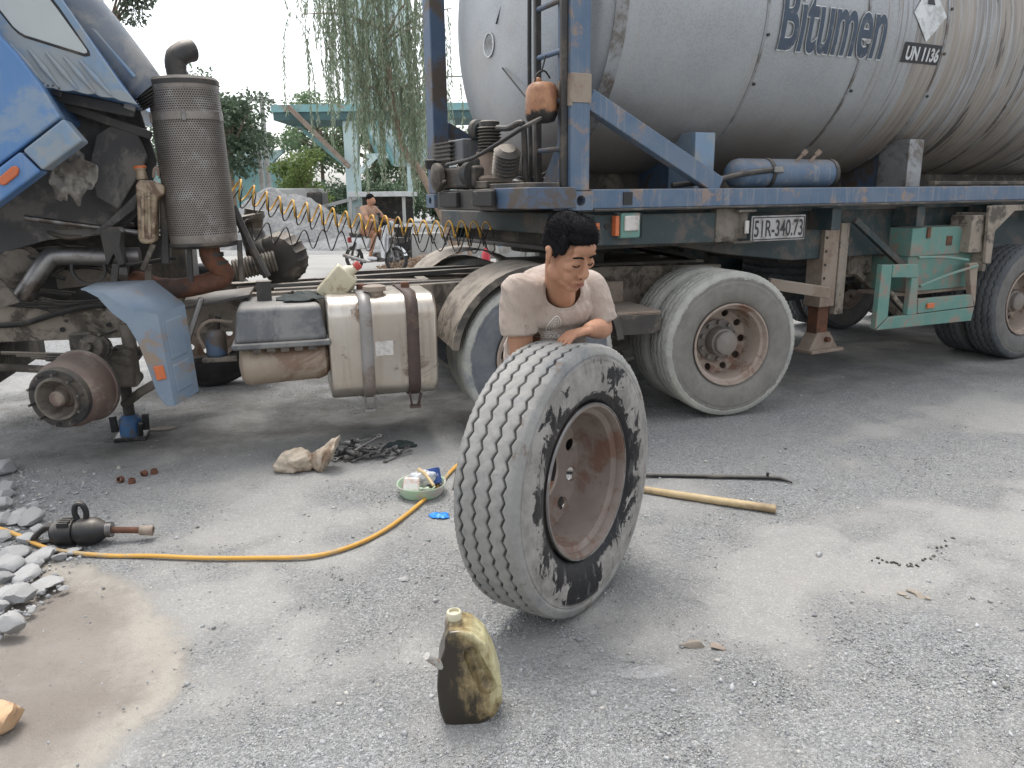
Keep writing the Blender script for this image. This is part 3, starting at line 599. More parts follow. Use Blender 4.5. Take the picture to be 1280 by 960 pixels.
# perforated exhaust canister
t = NT('perforated_sheet'); x, y, z = t.sep(); an = t.math('ARCTAN2', y, x)
cmb = t.n('ShaderNodeCombineXYZ'); ua = t.math('MULTIPLY', an, .2/.0145); vz = t.math('MULTIPLY', z, 1/.0125)
row = t.math('FLOOR', vz); ua2 = t.math('ADD', ua, t.math('MULTIPLY', t.math('FLOORED_MODULO', row, 2.0), .5))
fx = t.math('SUBTRACT', t.math('FRACT', ua2), .5); fz = t.math('SUBTRACT', t.math('FRACT', vz), .5)
dd = t.math('SQRT', t.math('ADD', t.math('MULTIPLY', fx, fx), t.math('MULTIPLY', fz, fz)))
hole = t.ramp(dd, .30, .36, 1, 0)
zz = t.math('MAXIMUM', t.math('MULTIPLY', t.ramp(z, .705, .715), t.ramp(z, .75, .76, 1, 0)), t.math('MAXIMUM', t.ramp(z, .055, .045), t.ramp(z, .875, .885))); hole = t.math('MULTIPLY', hole, t.math('SUBTRACT', 1.0, zz))
col = t.mix(t.ramp(t.noise(4, 7, .7), .35, .68), (.27,.245,.22), (.19,.165,.145)); col = t.mix(t.ramp(t.noise(7, 6, .7), .5, .72, 0, .8), col, (.42,.40,.38)); col = t.mix(hole, col, (.008,.008,.008))
t.bump(hole, .6, -.004); M['perf'] = t.fin(col, .5, t.ramp(hole, 0, 1, .65, 0))
eb, et = T(256, 303, .52), T(228, 102, .52)
ex = E('exhaust_stack', eb, parent=truck); H_ = (et-eb).length; ex.rotation_euler = Vector((0,0,1)).rotation_difference(et-eb).to_euler()
er = .198
MB().lathe((0,0,0), (0,0,1), [(0, er-.004), (.05, er), (.055, er), (.70, er), (.705, er+.004), (.755, er+.004), (.76, er), (H_-.02, er)], 64, caps=False).build('perforated_guard', M['perf'], ex)
MB().lathe((0,0,0), (0,0,1), [(-.03, .16), (-.028, er-.02), (-.012, er+.008), (.004, er+.008), (.004, er-.02), (.004, .1)], 40).build('guard_base', M['steel_dark'], ex)
MB().lathe((0,0,H_-.03), (0,0,1), [(0, er+.004), (.025, er+.006), (.04, er-.005), (.045, er-.03), (.047, .06)], 40).build('guard_lid', M['steel_dark'], ex)
m = MB(); m.tube(bez([(-.02,0,H_), (-.025,0,H_+.08), (-.015,.0,H_+.13), (.03,.02,H_+.165), (.07,.05,H_+.18)], 6), [.058]*6+[.06]*6+[.064]*6+[.064]*7, 20, caps=False); o = m.build('tail_pipe', M['steel_dark'], ex); o.modifiers.new('s', 'SOLIDIFY').thickness = .004
for k in range(3):
    a = rad(200 + k*70); MB().bx(er*math.cos(a)-.012, er*math.cos(a)+.012, er*math.sin(a)-.012, er*math.sin(a)+.012, .70, .76).build('guard_clip', M['steel'], ex, .003)
# pipe below the canister and the rusty elbow
m = MB(); m.tube(bez([eb + Vector((.02,0,0)), eb + Vector((.03,0,-.10)), T(280, 345, .55), T(240, 358, .55), T(205, 360, .60), T(170, 350, .75)], 6), .062, 18); m.build('exhaust_elbow', M['rust'], truck)
for px in (268, 258): p = lerp(eb, T(280, 345, .55), .35 if px == 268 else .6); MB().lathe(p, (0,0,1), [(-.012, .064), (-.012, .072), (.012, .072), (.012, .064)], 20).build('pipe_clamp', M['steel_dark'], truck)
MB().prism([T(225, 388, .40), T(312, 372, .40), T(318, 362, .75), T(235, 372, .75)], (0,0,.02)).build('exhaust_shelf', M['steel_dark'], truck, .004)
MB().bx(T(288,0,.42).x, T(308,0,.42).x, .38, .46, T(300,388,.42).z, T(300,352,.42).z).build('shelf_post', M['steel_dark'], truck, .004)
for px in (299, 236): MB().tube([T(px, 300, .42), T(px+3, 352, .42)], .016, 8).build('support_rod', M['steel_dark'], truck)
MB().tube([T(291, 258, .75), T(312, 305, .75), T(334, 346, .70)], .026, 10).build('diagonal_strut', M['steel_dark'], truck)
# ribbed intake hose and turbo housing behind the canister
a, b = T(292, 338, 1.15), T(345, 326, 1.15); nn = 13; m = MB(); pr = []; d = b-a
for i in range(nn*2+1): pr.append((d.length*i/(nn*2), .078 if i % 2 else .066))
m.lathe(a, d, pr, 24); m.build('ribbed_hose', M['frame_dark'], truck)
c_ = T(352, 322, 1.35); m = MB(); m.lathe(c_ + Vector((-.06, -.10, -.02)), (.35, .55, .1), [(0, .07), (.015, .13), (.03, .155), (.045, .172), (.05, .172), (.12, .182), (.18, .180), (.20, .165), (.21, .05)], 72, mod=lambda i, k, r: r*(1.045 if (k % 4 == 0 and 2 < i < 7) else 1)); m.build('air_filter', M['frame_dark'], truck)
m = MB(); m.tube(bez([T(318, 262, 1.45), T(316, 290, 1.45), T(322, 310, 1.4), T(340, 322, 1.35)], 5), [.07]*5+[.085]*5+[.10]*6, 18); m.build('intake_pipe', M['steel_dark'], truck)
MB().lathe(T(312, 278, 1.45), (-.2,0,1), [(0, .10), (.02, .12), (.05, .12), (.06, .08)], 24).build('intake_collar', M['steel_dark'], truck); MB().lathe(T(326, 312, 1.38), (.5,.3,-.6), [(0, .09), (.015, .125), (.035, .125), (.05, .09)], 24).build('intake_collar', M['steel_dark'], truck)
# coolant expansion tank with its strap
ev = .40; m = MB(); P = [T(*p, ev) for p in ((169,232),(173,224),(192,226),(206,232),(206,244),(196,248),(195,300),(190,305),(176,305),(172,298),(171,262))]
m.prism(P, (0, .13, 0)); etk = m.build('expansion_tank', M['old_plastic'], truck, .016, seg=3)
for px in (178, 186): MB().beam(T(px, 240, ev-.006), T(px+1, 298, ev-.006), .018, .014, up=(0,1,0)).build('tank_rib', M['old_plastic'], etk, .005)
a = T(178, 224, ev+.05); MB().lathe(a, (-.1, 0, 1), [(0, .032), (.05, .026), (.052, .030), (.062, .034), (.07, .034)], 16).build('filler_neck', M['old_plastic'], etk); MB().lathe(a + Vector((-.006,0,.062)), (-.1,0,1), [(0, .036), (.012, .037), (.016, .024)], 16).build('cap_ring', M['orange_lens'], etk)
m = MB(); m.tube(bez([T(192, 222, ev+.05), T(193, 212, ev+.05), T(197, 210, ev+.05), T(198, 220, ev+.05)], 4), .009, 8); m.build('vent_hose', M['rust_dust'], etk)
MB().beam(T(206, 236, .55), T(208, 330, .55), .10, .05).build('tank_bracket', M['steel_dark'], truck, .01); MB().beam(T(216, 232, .50), T(222, 300, .50), .03, .02).build('tank_bracket', M['steel'], truck, .004)
MB().beam(T(192, 305, .45), T(178, 338, .45), .03, .03).build('tank_bracket', M['cast_dust'], truck, .006); MB().beam(T(188, 236, .6), T(218, 228, .6), .02, .02).build('cab_stay', M['steel'], truck)
# cab mount tower
m = MB(); m.prism([T(124, 289, .5), T(128, 284, .5), T(147, 284, .5), T(152, 290, .5), T(150, 308, .5), T(156, 330, .5), T(148, 333, .5), T(142, 318, .5), T(134, 333, .5), T(128, 308, .5)], (0, .14, 0)); m.build('cab_mount', M['steel_dark'], truck, .006)
MB().beam(T(145, 330, .52), T(142, 358, .52), .03, .04).build('mount_foot', M['steel_dark'], truck, .004); MB().beam(T(185, 330, .52), T(186, 352, .52), .03, .04).build('mount_foot', M['steel_dark'], truck, .004); MB().tube(bez([T(150, 332, .55), T(170, 330, .55), T(200, 325, .55), T(220, 322, .55)], 4), .012, 8).build('wire_loom', M['black'], truck)
# engine
en = MB().bx(-5.2, -3.55, .95, 1.72, .88, 1.36).build('engine_block', M['steel_dark'], truck, .03)
MB().bx(-5.0, -3.7, 1.05, 1.6, 1.36, 1.56).build('rocker_cover', M['steel_dark'], en, .04)
for i in range(6): MB().cyl((-4.9+i*.21, 1.32, 1.56), (-4.9+i*.21, 1.32, 1.60), .05, 12).build('injector_cap', M['steel_dark'], en)
p = T(75, 340, .85); MB().prism([T(68,338,.86), T(160,332,.86), T(160,352,.86), T(72,362,.86)], (0,.06,0)).build('cover_plate', M['cast_dust'], truck, .008)
m = MB(); m.tube(bez([T(175, 320, .66), T(130, 321, .66), T(72, 320, .64), T(56, 330, .62), T(28, 372, .60)], 6), .055, 18); m.build('coolant_pipe', M['steel'], truck)
MB().lathe(T(110, 336, .62), (0,1,0), [(0, .085), (.0, .10), (.03, .10), (.03, .085)], 24, caps=False).build('pulley', M['steel_dark'], truck); MB().bx(T(104,0,.63).x, T(116,0,.63).x, .63, .66, T(0,350,.63).z, T(0,322,.63).z).build('pulley_hub', M['steel'], truck, .005)
MB().lathe(T(22, 332, .80), (.3,-1,.1), [(0, .14), (.06, .14), (.07, .11), (.10, .10), (.12, .03)], 28).build('alternator', M['cast_dust'], truck)
MB().tube([T(30, 272, .55), T(90, 280, .60), T(160, 289, .65), T(225, 300, .7)], .016, 10).build('tilt_ram', M['steel'], truck)
for i in range(16):
    y0 = random.uniform(268, 345); x0 = random.uniform(-20, 90); x1 = x0 + random.uniform(50, 130); v = random.uniform(.70, .92)
    MB().tube(bez([T(x0, y0, v), T((x0+x1)/2, y0 + random.uniform(-8, 14), v-.03), T(x1, y0 + random.uniform(-14, 18), v)], 6), random.choice([.008, .011, .016]), 7).build('engine_hose', M[random.choice(['black', 'steel_dark', 'steel_dark', 'frame_dark'])], truck)
for i in range(9):
    y0 = random.uniform(360, 385); x0 = random.uniform(-10, 60); MB().tube(bez([T(x0, y0, .78), T(x0+30, y0 + random.uniform(-6, 10), .76), T(x0+80, y0 + random.uniform(-4, 12), .78)], 5), .009, 6).build('wire_loom', M['black'], truck)
MB().tube(bez([T(-20, 408, .80), T(30, 404, .79), T(70, 392, .78), T(110, 383, .78), T(150, 381, .79)], 6), .018, 8).build('brake_hose', M['black'], truck); MB().tube(bez([T(108, 402, .79), T(122, 410, .77), T(132, 416, .77), T(146, 412, .79)], 6), .011, 7).build('brake_hose', M['frame_dark'], truck)
for px, py in ((78, 412), (136, 406)): MB().cyl(T(px, py, NEARR+.02), T(px, py, NEARR-.012), .016, 12).build('frame_hole', M['black'], truck)
# front axle: drum with studs, hub cap, chamber, damper, drag link
hub = E('brake_drum', T(104, 483, .33), parent=truck); hub.rotation_euler = (rad(3), 0, rad(-20))
m = MB(); m.lathe((0,0,0), (0,-1,0), [(-.02, .10), (-.02, .215), (.0, .215), (.005, .205), (.15, .20), (.165, .195), (.20, .172), (.205, .165), (.205, .12), (.20, .115), (.15, .10)], 48, caps=False); m.build('drum_shell', M['drum'], hub)
MB().lathe((0,0,0), (0,-1,0), [(.195, .175), (.235, .175), (.24, .168), (.24, .125), (.232, .12), (.19, .12)], 48, caps=False).build('wheel_flange', M['steel_dark'], hub)
MB().lathe((0,0,0), (0,-1,0), [(.12, .13), (.255, .126), (.262, .122), (.262, .112), (.20, .095), (.17, .07)], 40, caps=False).build('hub_ring', M['cast_dust'], hub)
MB().lathe((0,0,0), (0,-1,0), [(.10, .10), (.17, .075), (.20, .05), (.25, .046), (.262, .036), (.265, .0001)], 28).build('hub_cap', M['drum'], hub)
sm = MB().cyl((0,0,0), (0,-.05,0), .0085, 8).mesh('wheel_stud'); sm.materials.append(M['steel'])
for k in range(10): a = 2*PI*k/10 + .2; o = bpy.data.objects.new('wheel_stud', sm); C.objects.link(o); o.parent = hub; o.location = (.150*math.cos(a), -.235, .150*math.sin(a))
MB().lathe((0,.0,0), (0,1,0), [(0, .215), (.012, .222), (.02, .20), (.03, .12)], 40).build('back_plate', M['frame_dark'], hub)
ax0 = hub.location
MB().tube([ax0 + Vector((0,.05,0)), ax0 + Vector((.02,.3,-.02)), ax0 + Vector((.02,.45,-.09)), ax0 + Vector((.02,1.55,-.09))], [.07, .06, .06, .06], 12).build('front_axle', M['frame_dark'], truck)
p = T(126, 437, .48); bc = MB().lathe(p, (-.25, -.75, .25), [(0, .07), (.015, .085), (.05, .085), (.055, .092), (.07, .092), (.075, .085), (.11, .075), (.12, .03), (.15, .025)], 24).build('brake_chamber', M['cast_dust'], truck)
for k in range(5): a = 2*PI*k/5; MB().cyl(p + Vector((.088*math.cos(a), -.03, .088*math.sin(a))), p + Vector((.088*math.cos(a)-.01, -.075, .088*math.sin(a)+.02)), .011, 6).build('chamber_bolt', M['steel_dark'], bc)
MB().bx(p.x+.03, p.x+.17, p.y-.02, p.y+.22, .42, .66).build('king_pin_casting', M['cast_dust'], truck, .03, seg=3)
m = MB()
for k in range(6): m.tube(bez([(-4.65 + .08*k, .74, .64 - k*.02), (-4.12, .74, .60 - k*.022), (-3.55 - .08*k, .74, .66 - k*.02)], 5), .012, 6)
m.build('leaf_spring', M['frame_dark'], truck)
d0, d1 = T(158, 405, .55), T(168, 470, .55); dm = MB().lathe(d0, d1-d0, [(0, .042), ((d1-d0).length*.45, .042), ((d1-d0).length*.46, .034), ((d1-d0).length, .034), ((d1-d0).length+.02, .02)], 16).build('shock_absorber', M['cast_dust'], truck)
MB().cyl(d1 + Vector((0,-.06,-.02)), d1 + Vector((0,.08,-.02)), .04, 14).build('damper_eye', M['cast_dust'], dm)
MB().tube([T(155, 506, .55), T(176, 490, .50), T(200, 476, .5)], .028, 10).build('drag_link', M['cast_dust'], truck); MB().tube([T(-30, 458, .7), T(20, 460, .7), T(62, 462, .65)], .024, 10).build('track_rod', M['cast_dust'], truck)
MB().bx(T(25,0,.8).x, T(58,0,.8).x, .74, .82, T(0,450,.8).z, T(0,420,.8).z).build('spring_hanger', M['frame_dark'], truck, .02)
MB().bx(-4.95, -4.72, .5, 1.9, .42, .66).build('front_cross_beam', M['frame_dark'], truck, .02)
MB().prism([T(-30,352,.45), T(0,348,.45), T(25,378,.45), T(0,386,.45), T(-30,388,.45)], (0,.03,0)).build('radiator_shroud', M['cast_dust'], truck, .006)
# ---- tilted cab
def TP(pts, v): return [T(x, y, v) for x, y in pts]
cabo = MB().prism(TP([(50,106),(110,116),(168,130),(60,-25),(-115,-130),(-330,20),(-110,282),(0,203),(27,184),(76,146)], .22), (0, 2.05, 0)).build('cab_shell', M['blue_cab'], truck, .02)
MB().prism(TP([(76,147),(27,185),(0,205),(-110,284),(-330,20),(-115,-120),(0,45),(20,66),(50,105)], .10), (0, .12, 0)).build('cab_side', M['blue_cab'], truck, .014, seg=3)
MB().prism(TP([(79,148),(103,176),(53,213),(28,188)], .06), (0, .16, 0)).build('cab_skirt', M['blue_pale'], truck, .012, seg=3)
o = MB().prism(TP([(25,189),(51,214),(0,252),(-110,330),(-138,306),(0,208)], .06), (0, .16, 0)).build('cab_step_panel', M['blue_cab'], truck, .014, seg=3)
MB().prism(TP([(-2,222),(14,208),(20,207),(24,212),(22,219),(7,231),(2,232),(-3,228)], .045), (0, .02, 0)).build('side_marker', M['orange_lens'], o, .008)
# ribbed rear panel with its ragged lower edge
edge = [(50,107),(58,110),(66,110),(74,113),(84,114),(92,113),(101,116),(110,118),(118,117),(126,121),(134,122),(142,122),(150,126),(160,128),(172,131)]
rp = MB().prism(TP(edge + [(150,104),(60,-25),(-70,-70),(-70,-20),(0,45)], .19), (0, .025, 0)).build('ribbed_panel', M['blue_pale'], truck, .004)
for a, b in (((74,109),(36,62)), ((97,112),(58,66)), ((119,116),(80,71)), ((139,119),(100,76)), ((54,103),(12,55))):
    m = MB(); m.tube([T(*a, .186), T((a[0]+b[0])/2, (a[1]+b[1])/2, .183), T(*b, .186)], [.006, .016, .008], 10); m.build('pressed_rib', M['blue_pale'], rp)
for px, py in ((53,104),(60,107),(66,107),(74,111)): MB().cyl(T(px, py, .187), T(px, py, .195), .006, 8).build('rivet', M['steel_dark'], rp)
win = MB().prism(TP([(-45,-40),(14,34),(22,42),(30,47),(106,71),(113,70),(112,64),(75,10),(45,-30)], .186), (0, .02, 0)).build('cab_window', M['black'], truck, .006)
MB().prism(TP([(-40,-38),(16,33),(24,40),(31,44),(105,67),(109,66),(108,62),(72,12),(42,-27)], .180), (0, .012, 0)).build('pane', M['glass'], win, .004)
M['trunk'] = pbr('dusty_trunk_plastic', (.12,.145,.18), (.17,.19,.22), sc_=3, rough=.5, dirt=(.25,.25,.245), dirt_amt=.4, dirt_sc=2.5, bump=.08)
# intake trunk along the rear of the cab
du = MB().tube(bez([T(-40, -120, .45), T(40, -45, .45), T(96, 12, .45), T(150, 72, .46), T(186, 112, .48)], 6), [.165 - .065*(i/24)**1.6 for i in range(25)], 28).build('intake_trunk', M['trunk'], truck)
m = MB(); a, b = T(181, 106, .48), T(197, 128, .50); d = b-a; m.lathe(a, d, [(d.length*i/14, .105 if i % 2 else .088) for i in range(15)], 28); m.build('bellows', M['black'], du)
MB().tube([T(60, -20, .33), T(120, 40, .33), T(168, 96, .36)], .012, 8).build('trunk_seam', M['blue_pale'], du)
# wheel-arch lining under the tilted cab
MB().prism(TP([(46,108),(110,118),(172,131),(196,200),(186,250),(150,292),(60,300),(-80,340),(-120,260),(0,215),(60,180)], .70), (0, .04, 0)).build('arch_lining', M['dark_liner'], truck, .006)
MB().prism(TP([(120,168),(150,150),(168,158),(184,196),(176,214),(148,262),(120,246),(112,205)], .58), (0, .03, 0)).build('arch_plate', M['dark_liner'], truck, .01)
MB().prism(TP([(150,262),(176,236),(168,262),(130,292),(112,294)], .60), (0, .03, 0)).build('arch_plate', M['dark_liner'], truck, .008)
MB().beam(T(60, 118, .45), T(168, 140, .45), .05, .06).build('cab_sill', M['dark_liner'], truck, .01); MB().beam(T(70, 128, .55), T(190, 170, .60), .04, .05).build('cab_sill', M['dark_liner'], truck, .01)
for px, py in ((70, 116), (162, 134)): p = T(px, py, .40); MB().box(p, (.06, .03, .03), (0, rad(20), 0)).build('sill_bracket', M['steel'], truck, .004)
m = MB(); NXX, NYY = 26, 26; V = []; keep = []
for j in range(NYY+1):
    for i in range(NXX+1):
        x = 46 + 76*i/NXX; y = 176 + 84*j/NYY; p = T(x, y, .40 + .07*fbm(x*.02, y*.02, 2.0, 4, 4) + .03*fbm(x*.05, y*.05, 3.0, 3, 8)); V.append(p)
for j in range(NYY):
    for i in range(NXX):
        x = 46 + 76*(i+.5)/NXX; y = 176 + 84*(j+.5)/NYY
        e = ((x-92)/28)**2 + ((y-222)/34)**2 + .75*fbm(x*.03, y*.03, 2.2, 4, 2)
        if e < 1: a = j*(NXX+1)+i; keep.append((a, a+1, a+NXX+2, a+NXX+1))
m.add(V, keep); o = m.build('torn_liner', M['liner_tan'], truck, angle=60); o.modifiers.new('s', 'SOLIDIFY').thickness = .005
bm = bmesh.new(); bm.from_mesh(o.data); bmesh.ops.delete(bm, geom=[v for v in bm.verts if not v.link_faces], context='VERTS')
for _ in range(3):
    new = {}
    for v in bm.verts:
        nb = [e.other_vert(v) for e in v.link_edges if e.is_boundary]
        if len(nb) == 2: new[v] = (v.co + nb[0].co + nb[1].co)/3
    for v, c in new.items(): v.co = c
bm.to_mesh(o.data); bm.free()

# ---------------------------------------------------------------- bitumen tank in its blue lifting frame
VC, ZC, RT = 1.22, 2.86, 1.17; LT = 9.0
tank = E('tank_container', R.o, R.a, 'grey bitumen tank in a blue frame, lettered on its side', 'tank')
t = NT('galvanised_tank_cladding'); x, y, z = t.sep()
col = t.mix(t.ramp(t.noise(2.0, 7, .65), .35, .65), (.345,.36,.375), (.285,.30,.315))
col = t.mix(t.ramp(t.voro(55, out='Distance'), .2, .6, 0, .35), col, (.42,.435,.445)); col = t.mix(t.ramp(t.noise(90, 4, .7), .5, .7, 0, .35), col, (.26,.28,.30))
grime = t.ramp(z, 2.3, 1.8, 0, .6); col = t.mix(t.math('MULTIPLY', grime, t.ramp(t.noise(3, 6, .7), .3, .6, .5, 1)), col, (.30,.24,.19))
st1 = t.noise(1, 7, .66, co=t.map((26, .9, .9))); st2 = t.noise(1, 5, .6, co=t.map((7, .5, .5), loc=(3, 0, 0)))
right = t.ramp(x, 2.1, 3.6); amt = t.math('ADD', t.math('MULTIPLY', right, .23), t.math('MULTIPLY', t.ramp(z, 2.4, 3.6), .10))
s1 = t.ramp(t.math('ADD', st1, amt), .66, .80, 0, .85); col = t.mix(t.math('MULTIPLY', s1, t.ramp(t.noise(1.2, 4, .6), .25, .6, .45, 1)), col, (.17,.145,.13))
s2 = t.ramp(t.math('ADD', st2, t.math('MULTIPLY', right, .20)), .58, .78, 0, .7); col = t.mix(s2, col, (.33,.29,.245))
bl = t.ramp(t.math('ADD', t.noise(1, 6, .7, co=t.map((9, .8, .8), loc=(9, 1, 0))), t.math('MULTIPLY', t.ramp(x, 3.0, 4.4), .18)), .70, .78, 0, .8); col = t.mix(bl, col, (.05,.045,.045))
t.bump(t.math('ADD', t.noise(60, 4, .6), t.math('MULTIPLY', t.noise(3, 3, .5), 6)), .12, .006)
M['tank'] = t.fin(col, t.math('ADD', t.math('MULTIPLY', t.noise(5, 5, .6), .2), .38), .45)
M['band'] = pbr('dirty_tank_band', (.31,.33,.345), (.25,.25,.25), sc_=4, rough=.5, metal=.4, dirt=(.13,.11,.095), dirt_amt=.5)
H0, H1 = .34, 8.66
m = MB(); m.lathe((0, VC, ZC), (1,0,0), [(H0, RT-.004), (H0+.05, RT), (1.55, RT), (1.553, RT-.003), (2.55, RT-.003), (2.553, RT), (3.45, RT), (3.453, RT-.003), (4.6, RT-.003), (6.6, RT), (H1-.05, RT), (H1, RT-.004)], 128, caps=False); m.build('tank_shell', M['tank'], tank)
def head(u, s):
    P = [(0, RT-.004)]
    for i in range(1, 13): a = PI/2*i/12; P.append((s*.30*math.sin(a)**1.0*(1 if i else 0)*.98, (RT-.03)*math.cos(a)**.72 if i < 12 else .0001))
    m = MB(); m.lathe((u, VC, ZC), (1,0,0), P, 96); return m.build('tank_head', M['tank'], tank, angle=60)
head(H0, -1); head(H1, 1)
for u in (H0+.01, 1.552, 2.552, 3.452, 4.6, 5.6, 6.6, 7.6, H1-.03):
    w_ = .05 if u in (H0+.01,) else .012
    MB().lathe((u, VC, ZC), (1,0,0), [(-w_, RT-.002), (-w_, RT+.005), (w_, RT+.005), (w_, RT-.002)], 128, caps=False).build('clad_band', M['band'], tank, .002)
for u in (1.56, 2.56, 3.46):
    for a in (-28, -12, 4): aa = rad(a); MB().cyl((u+.02, VC-(RT+.004)*math.cos(aa), ZC+(RT+.004)*math.sin(aa)), (u+.02, VC-(RT+.014)*math.cos(aa), ZC+(RT+.014)*math.sin(aa)), .012, 8).build('band_rivet', M['steel_dark'], tank)
ZB, ZT = 1.455, 4.03
for v0, v1 in ((0, .17), (2.27, 2.44)):
    for u0, u1 in ((-.055, .085), (8.97, 9.11)):
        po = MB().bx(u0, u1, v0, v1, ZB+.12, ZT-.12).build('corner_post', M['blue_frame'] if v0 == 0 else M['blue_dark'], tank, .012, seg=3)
        for z0 in (ZB, ZT-.118):
            me = MB().bx(u0-.022, u1+.02, v0-.012, v1+.012, z0, z0+.118).mesh('c'); cut = MB()
            for uu in ((u0+u1)/2,): cut.lathe((uu, v0-.05, z0+.06), (0,1,0), [(0, .032), (.12, .032)], 16)
            cut.lathe((u0-.06, (v0+v1)/2, z0+.06), (1,0,0), [(0, .032), (.12, .032)], 16); cm = cut.mesh('k')
            for q_ in (me, cm): bm = bmesh.new(); bm.from_mesh(q_); bmesh.ops.recalc_face_normals(bm, faces=bm.faces); bm.to_mesh(q_); bm.free()
            put(boolean_cut(me, cm, 'corner_casting'), 'corner_casting', M['blue_frame'], po, .004)
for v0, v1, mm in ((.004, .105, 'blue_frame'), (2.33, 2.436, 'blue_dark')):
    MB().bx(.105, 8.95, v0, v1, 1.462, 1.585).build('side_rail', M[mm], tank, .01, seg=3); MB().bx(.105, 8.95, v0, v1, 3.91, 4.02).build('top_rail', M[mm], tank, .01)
    MB().bx(.115, 8.94, v0-.018, v1, 1.450, 1.4615).build('rail_flange', M['frame_dark'], tank, .003)
for u0, u1 in ((-.05, .07), (8.98, 9.1)):
    MB().bx(u0, u1, .19, 2.25, 1.462, 1.60).build('end_rail', M['blue_frame'], tank, .01); MB().bx(u0, u1, .19, 2.25, 3.91, 4.02).build('end_rail', M['blue_frame'], tank, .01)
p = R(785, 248, -.002); MB().bx(p.x-.035, p.x+.035, -.004, .02, p.z-.04, p.z+.04).build('rail_slot', M['black'], tank)
# diagonal braces
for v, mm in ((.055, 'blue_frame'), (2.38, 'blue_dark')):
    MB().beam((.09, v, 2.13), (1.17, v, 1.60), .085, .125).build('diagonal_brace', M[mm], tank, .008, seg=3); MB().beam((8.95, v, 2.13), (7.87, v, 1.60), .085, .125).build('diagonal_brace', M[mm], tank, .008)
MB().beam((.02, .17, 1.62), (.02, .17, 1.62), .1, .1)
MB().prism([(.02, .17, 1.60), (.02, .52, 1.60), (.02, .17, 2.05)], (.02, 0, 0)).build('gusset_plate', M['blue_frame'], tank, .004)
p = R(728, 116, -.004); MB().bx(-.058, .088, -.006, .05, 2.10, 2.27).build('weld_patch', M['rust_dust'], tank, .004); MB().bx(-.062, -.03, .0, .16, 2.08, 2.24).build('weld_patch', M['rust_dust'], tank, .004)
# saddles
for px in (875, 1138):
    c = R(px, 205, .34); MB().prism([(c.x-.085, .30, 1.585), (c.x+.10, .30, 1.585), (c.x+.10, .30, 1.98), (c.x-.085, .30, 1.98)], (0, .30, 0)).build('saddle', M['blue_pale'] if px < 1000 else M['band'], tank, .008)
    MB().prism([(c.x-.06, .60, 1.585), (c.x-.06, 1.9, 1.585), (c.x-.06, 1.9, 1.85), (c.x-.06, 1.22, 1.66), (c.x-.06, .60, 1.9)], (.1, 0, 0)).build('saddle_web', M['blue_dark'], tank, .006)
# ladder on the front end
la, lb = R.atu(667, 0, -.05), R.atu(674, 232, -.05)
lad = E('ladder', (0,0,0), parent=tank)
sv = R.atu(672, 120, -.08).y
for v in (sv, .05): MB().beam((-.08, v, 1.60), (-.08, v, 3.95), .035, .045, up=(1,0,0)).build('stile', M['steel_dark'], lad, .008)
for k in range(9):
    z = R.atu(692, 187, -.08).z - .02 + .285*(k-1) + .02; MB().cyl((-.08, sv, z), (-.08, .05, z), .017, 10).build('rung', M['blue_dark'], lad)
MB().tube(bez([(-.09, sv+.09, 1.60), (-.09, sv+.08, 1.8), (-.09, sv+.09, 2.4), (-.07, sv+.10, 3.6)], 5), .014, 8).build('hose_pipe', M['black'], lad)
# rings and cables on the end plate
rg = R.atu(609, 56, H0-.31); MB().lathe((H0-.296, rg.y, rg.z), (-1,0,0), [(0, .088), (.006, .088), (.006, .076), (0, .076)], 40).build('ring_mark', M['white_print'], tank)
a_ = R.atu(628, 85, H0-.3); b_ = R.atu(660, 125, H0-.3); MB().tube([a_, b_], .006, 6).build('cable', M['black'], tank); MB().tube([R.atu(620, 30, H0-.3), R.atu(632, -10, H0-.28)], .005, 6).build('cable', M['black'], tank)
# lettering wrapped on the shell
def wrap(me, u0, zbase, off, cuts=14):
    bm = bmesh.new(); bm.from_mesh(me); ys = [v.co.y for v in bm.verts]
    for k in range(1, cuts): bmesh.ops.bisect_plane(bm, geom=bm.verts[:] + bm.edges[:] + bm.faces[:], plane_co=(0, min(ys) + (max(ys)-min(ys))*k/cuts, 0), plane_no=(0,1,0))
    ph0 = math.asin((zbase-ZC)/RT)
    for v in bm.verts:
        ph = ph0 + v.co.y/RT; r = RT + off; v.co = Vector((u0 + v.co.x, VC - r*math.cos(ph), ZC + r*math.sin(ph)))
    bm.to_mesh(me); bm.free(); return me
x0, x1 = R(966, 40, .12), R(1092, 60, .14); hz = R(966, 60, .12).z
tw = text_mesh('Bitumen', .62, 1, .011); xs = [v.co.x for v in tw.vertices]; sx = (x1.x-x0.x)/(max(xs)-min(xs))
lt = put(wrap(text_mesh('Bitumen', .62, sx, .011), x0.x, hz, .0105), 'lettering', M['ink_blue'], tank, angle=None)
put(wrap(text_mesh('Bitumen', .62, sx, .019), x0.x, hz, .0080), 'lettering_outline', M['white_print'], tank, angle=None)
def wrap_quad(name, pts, mat, off, parent):
    me = bpy.data.meshes.new(name); me.from_pydata([(x, y, 0) for x, y in pts], [], [tuple(range(len(pts)))]); wrap(me, 0, ZC-.0001, off, 10); return put(me, name, M[mat], parent, angle=None)
def ty(z): return math.asin((z-ZC)/RT)*RT
a, b = R(1118, 70, .15), R(1160, 70, .18); zt, zb = R(1139, 57, .16).z, R(1139, 81, .16).z
pl = wrap_quad('number_placard', [(a.x, ty(zb)), (b.x, ty(zb)), (b.x, ty(zt)), (a.x, ty(zt))], 'ink', .006, tank)
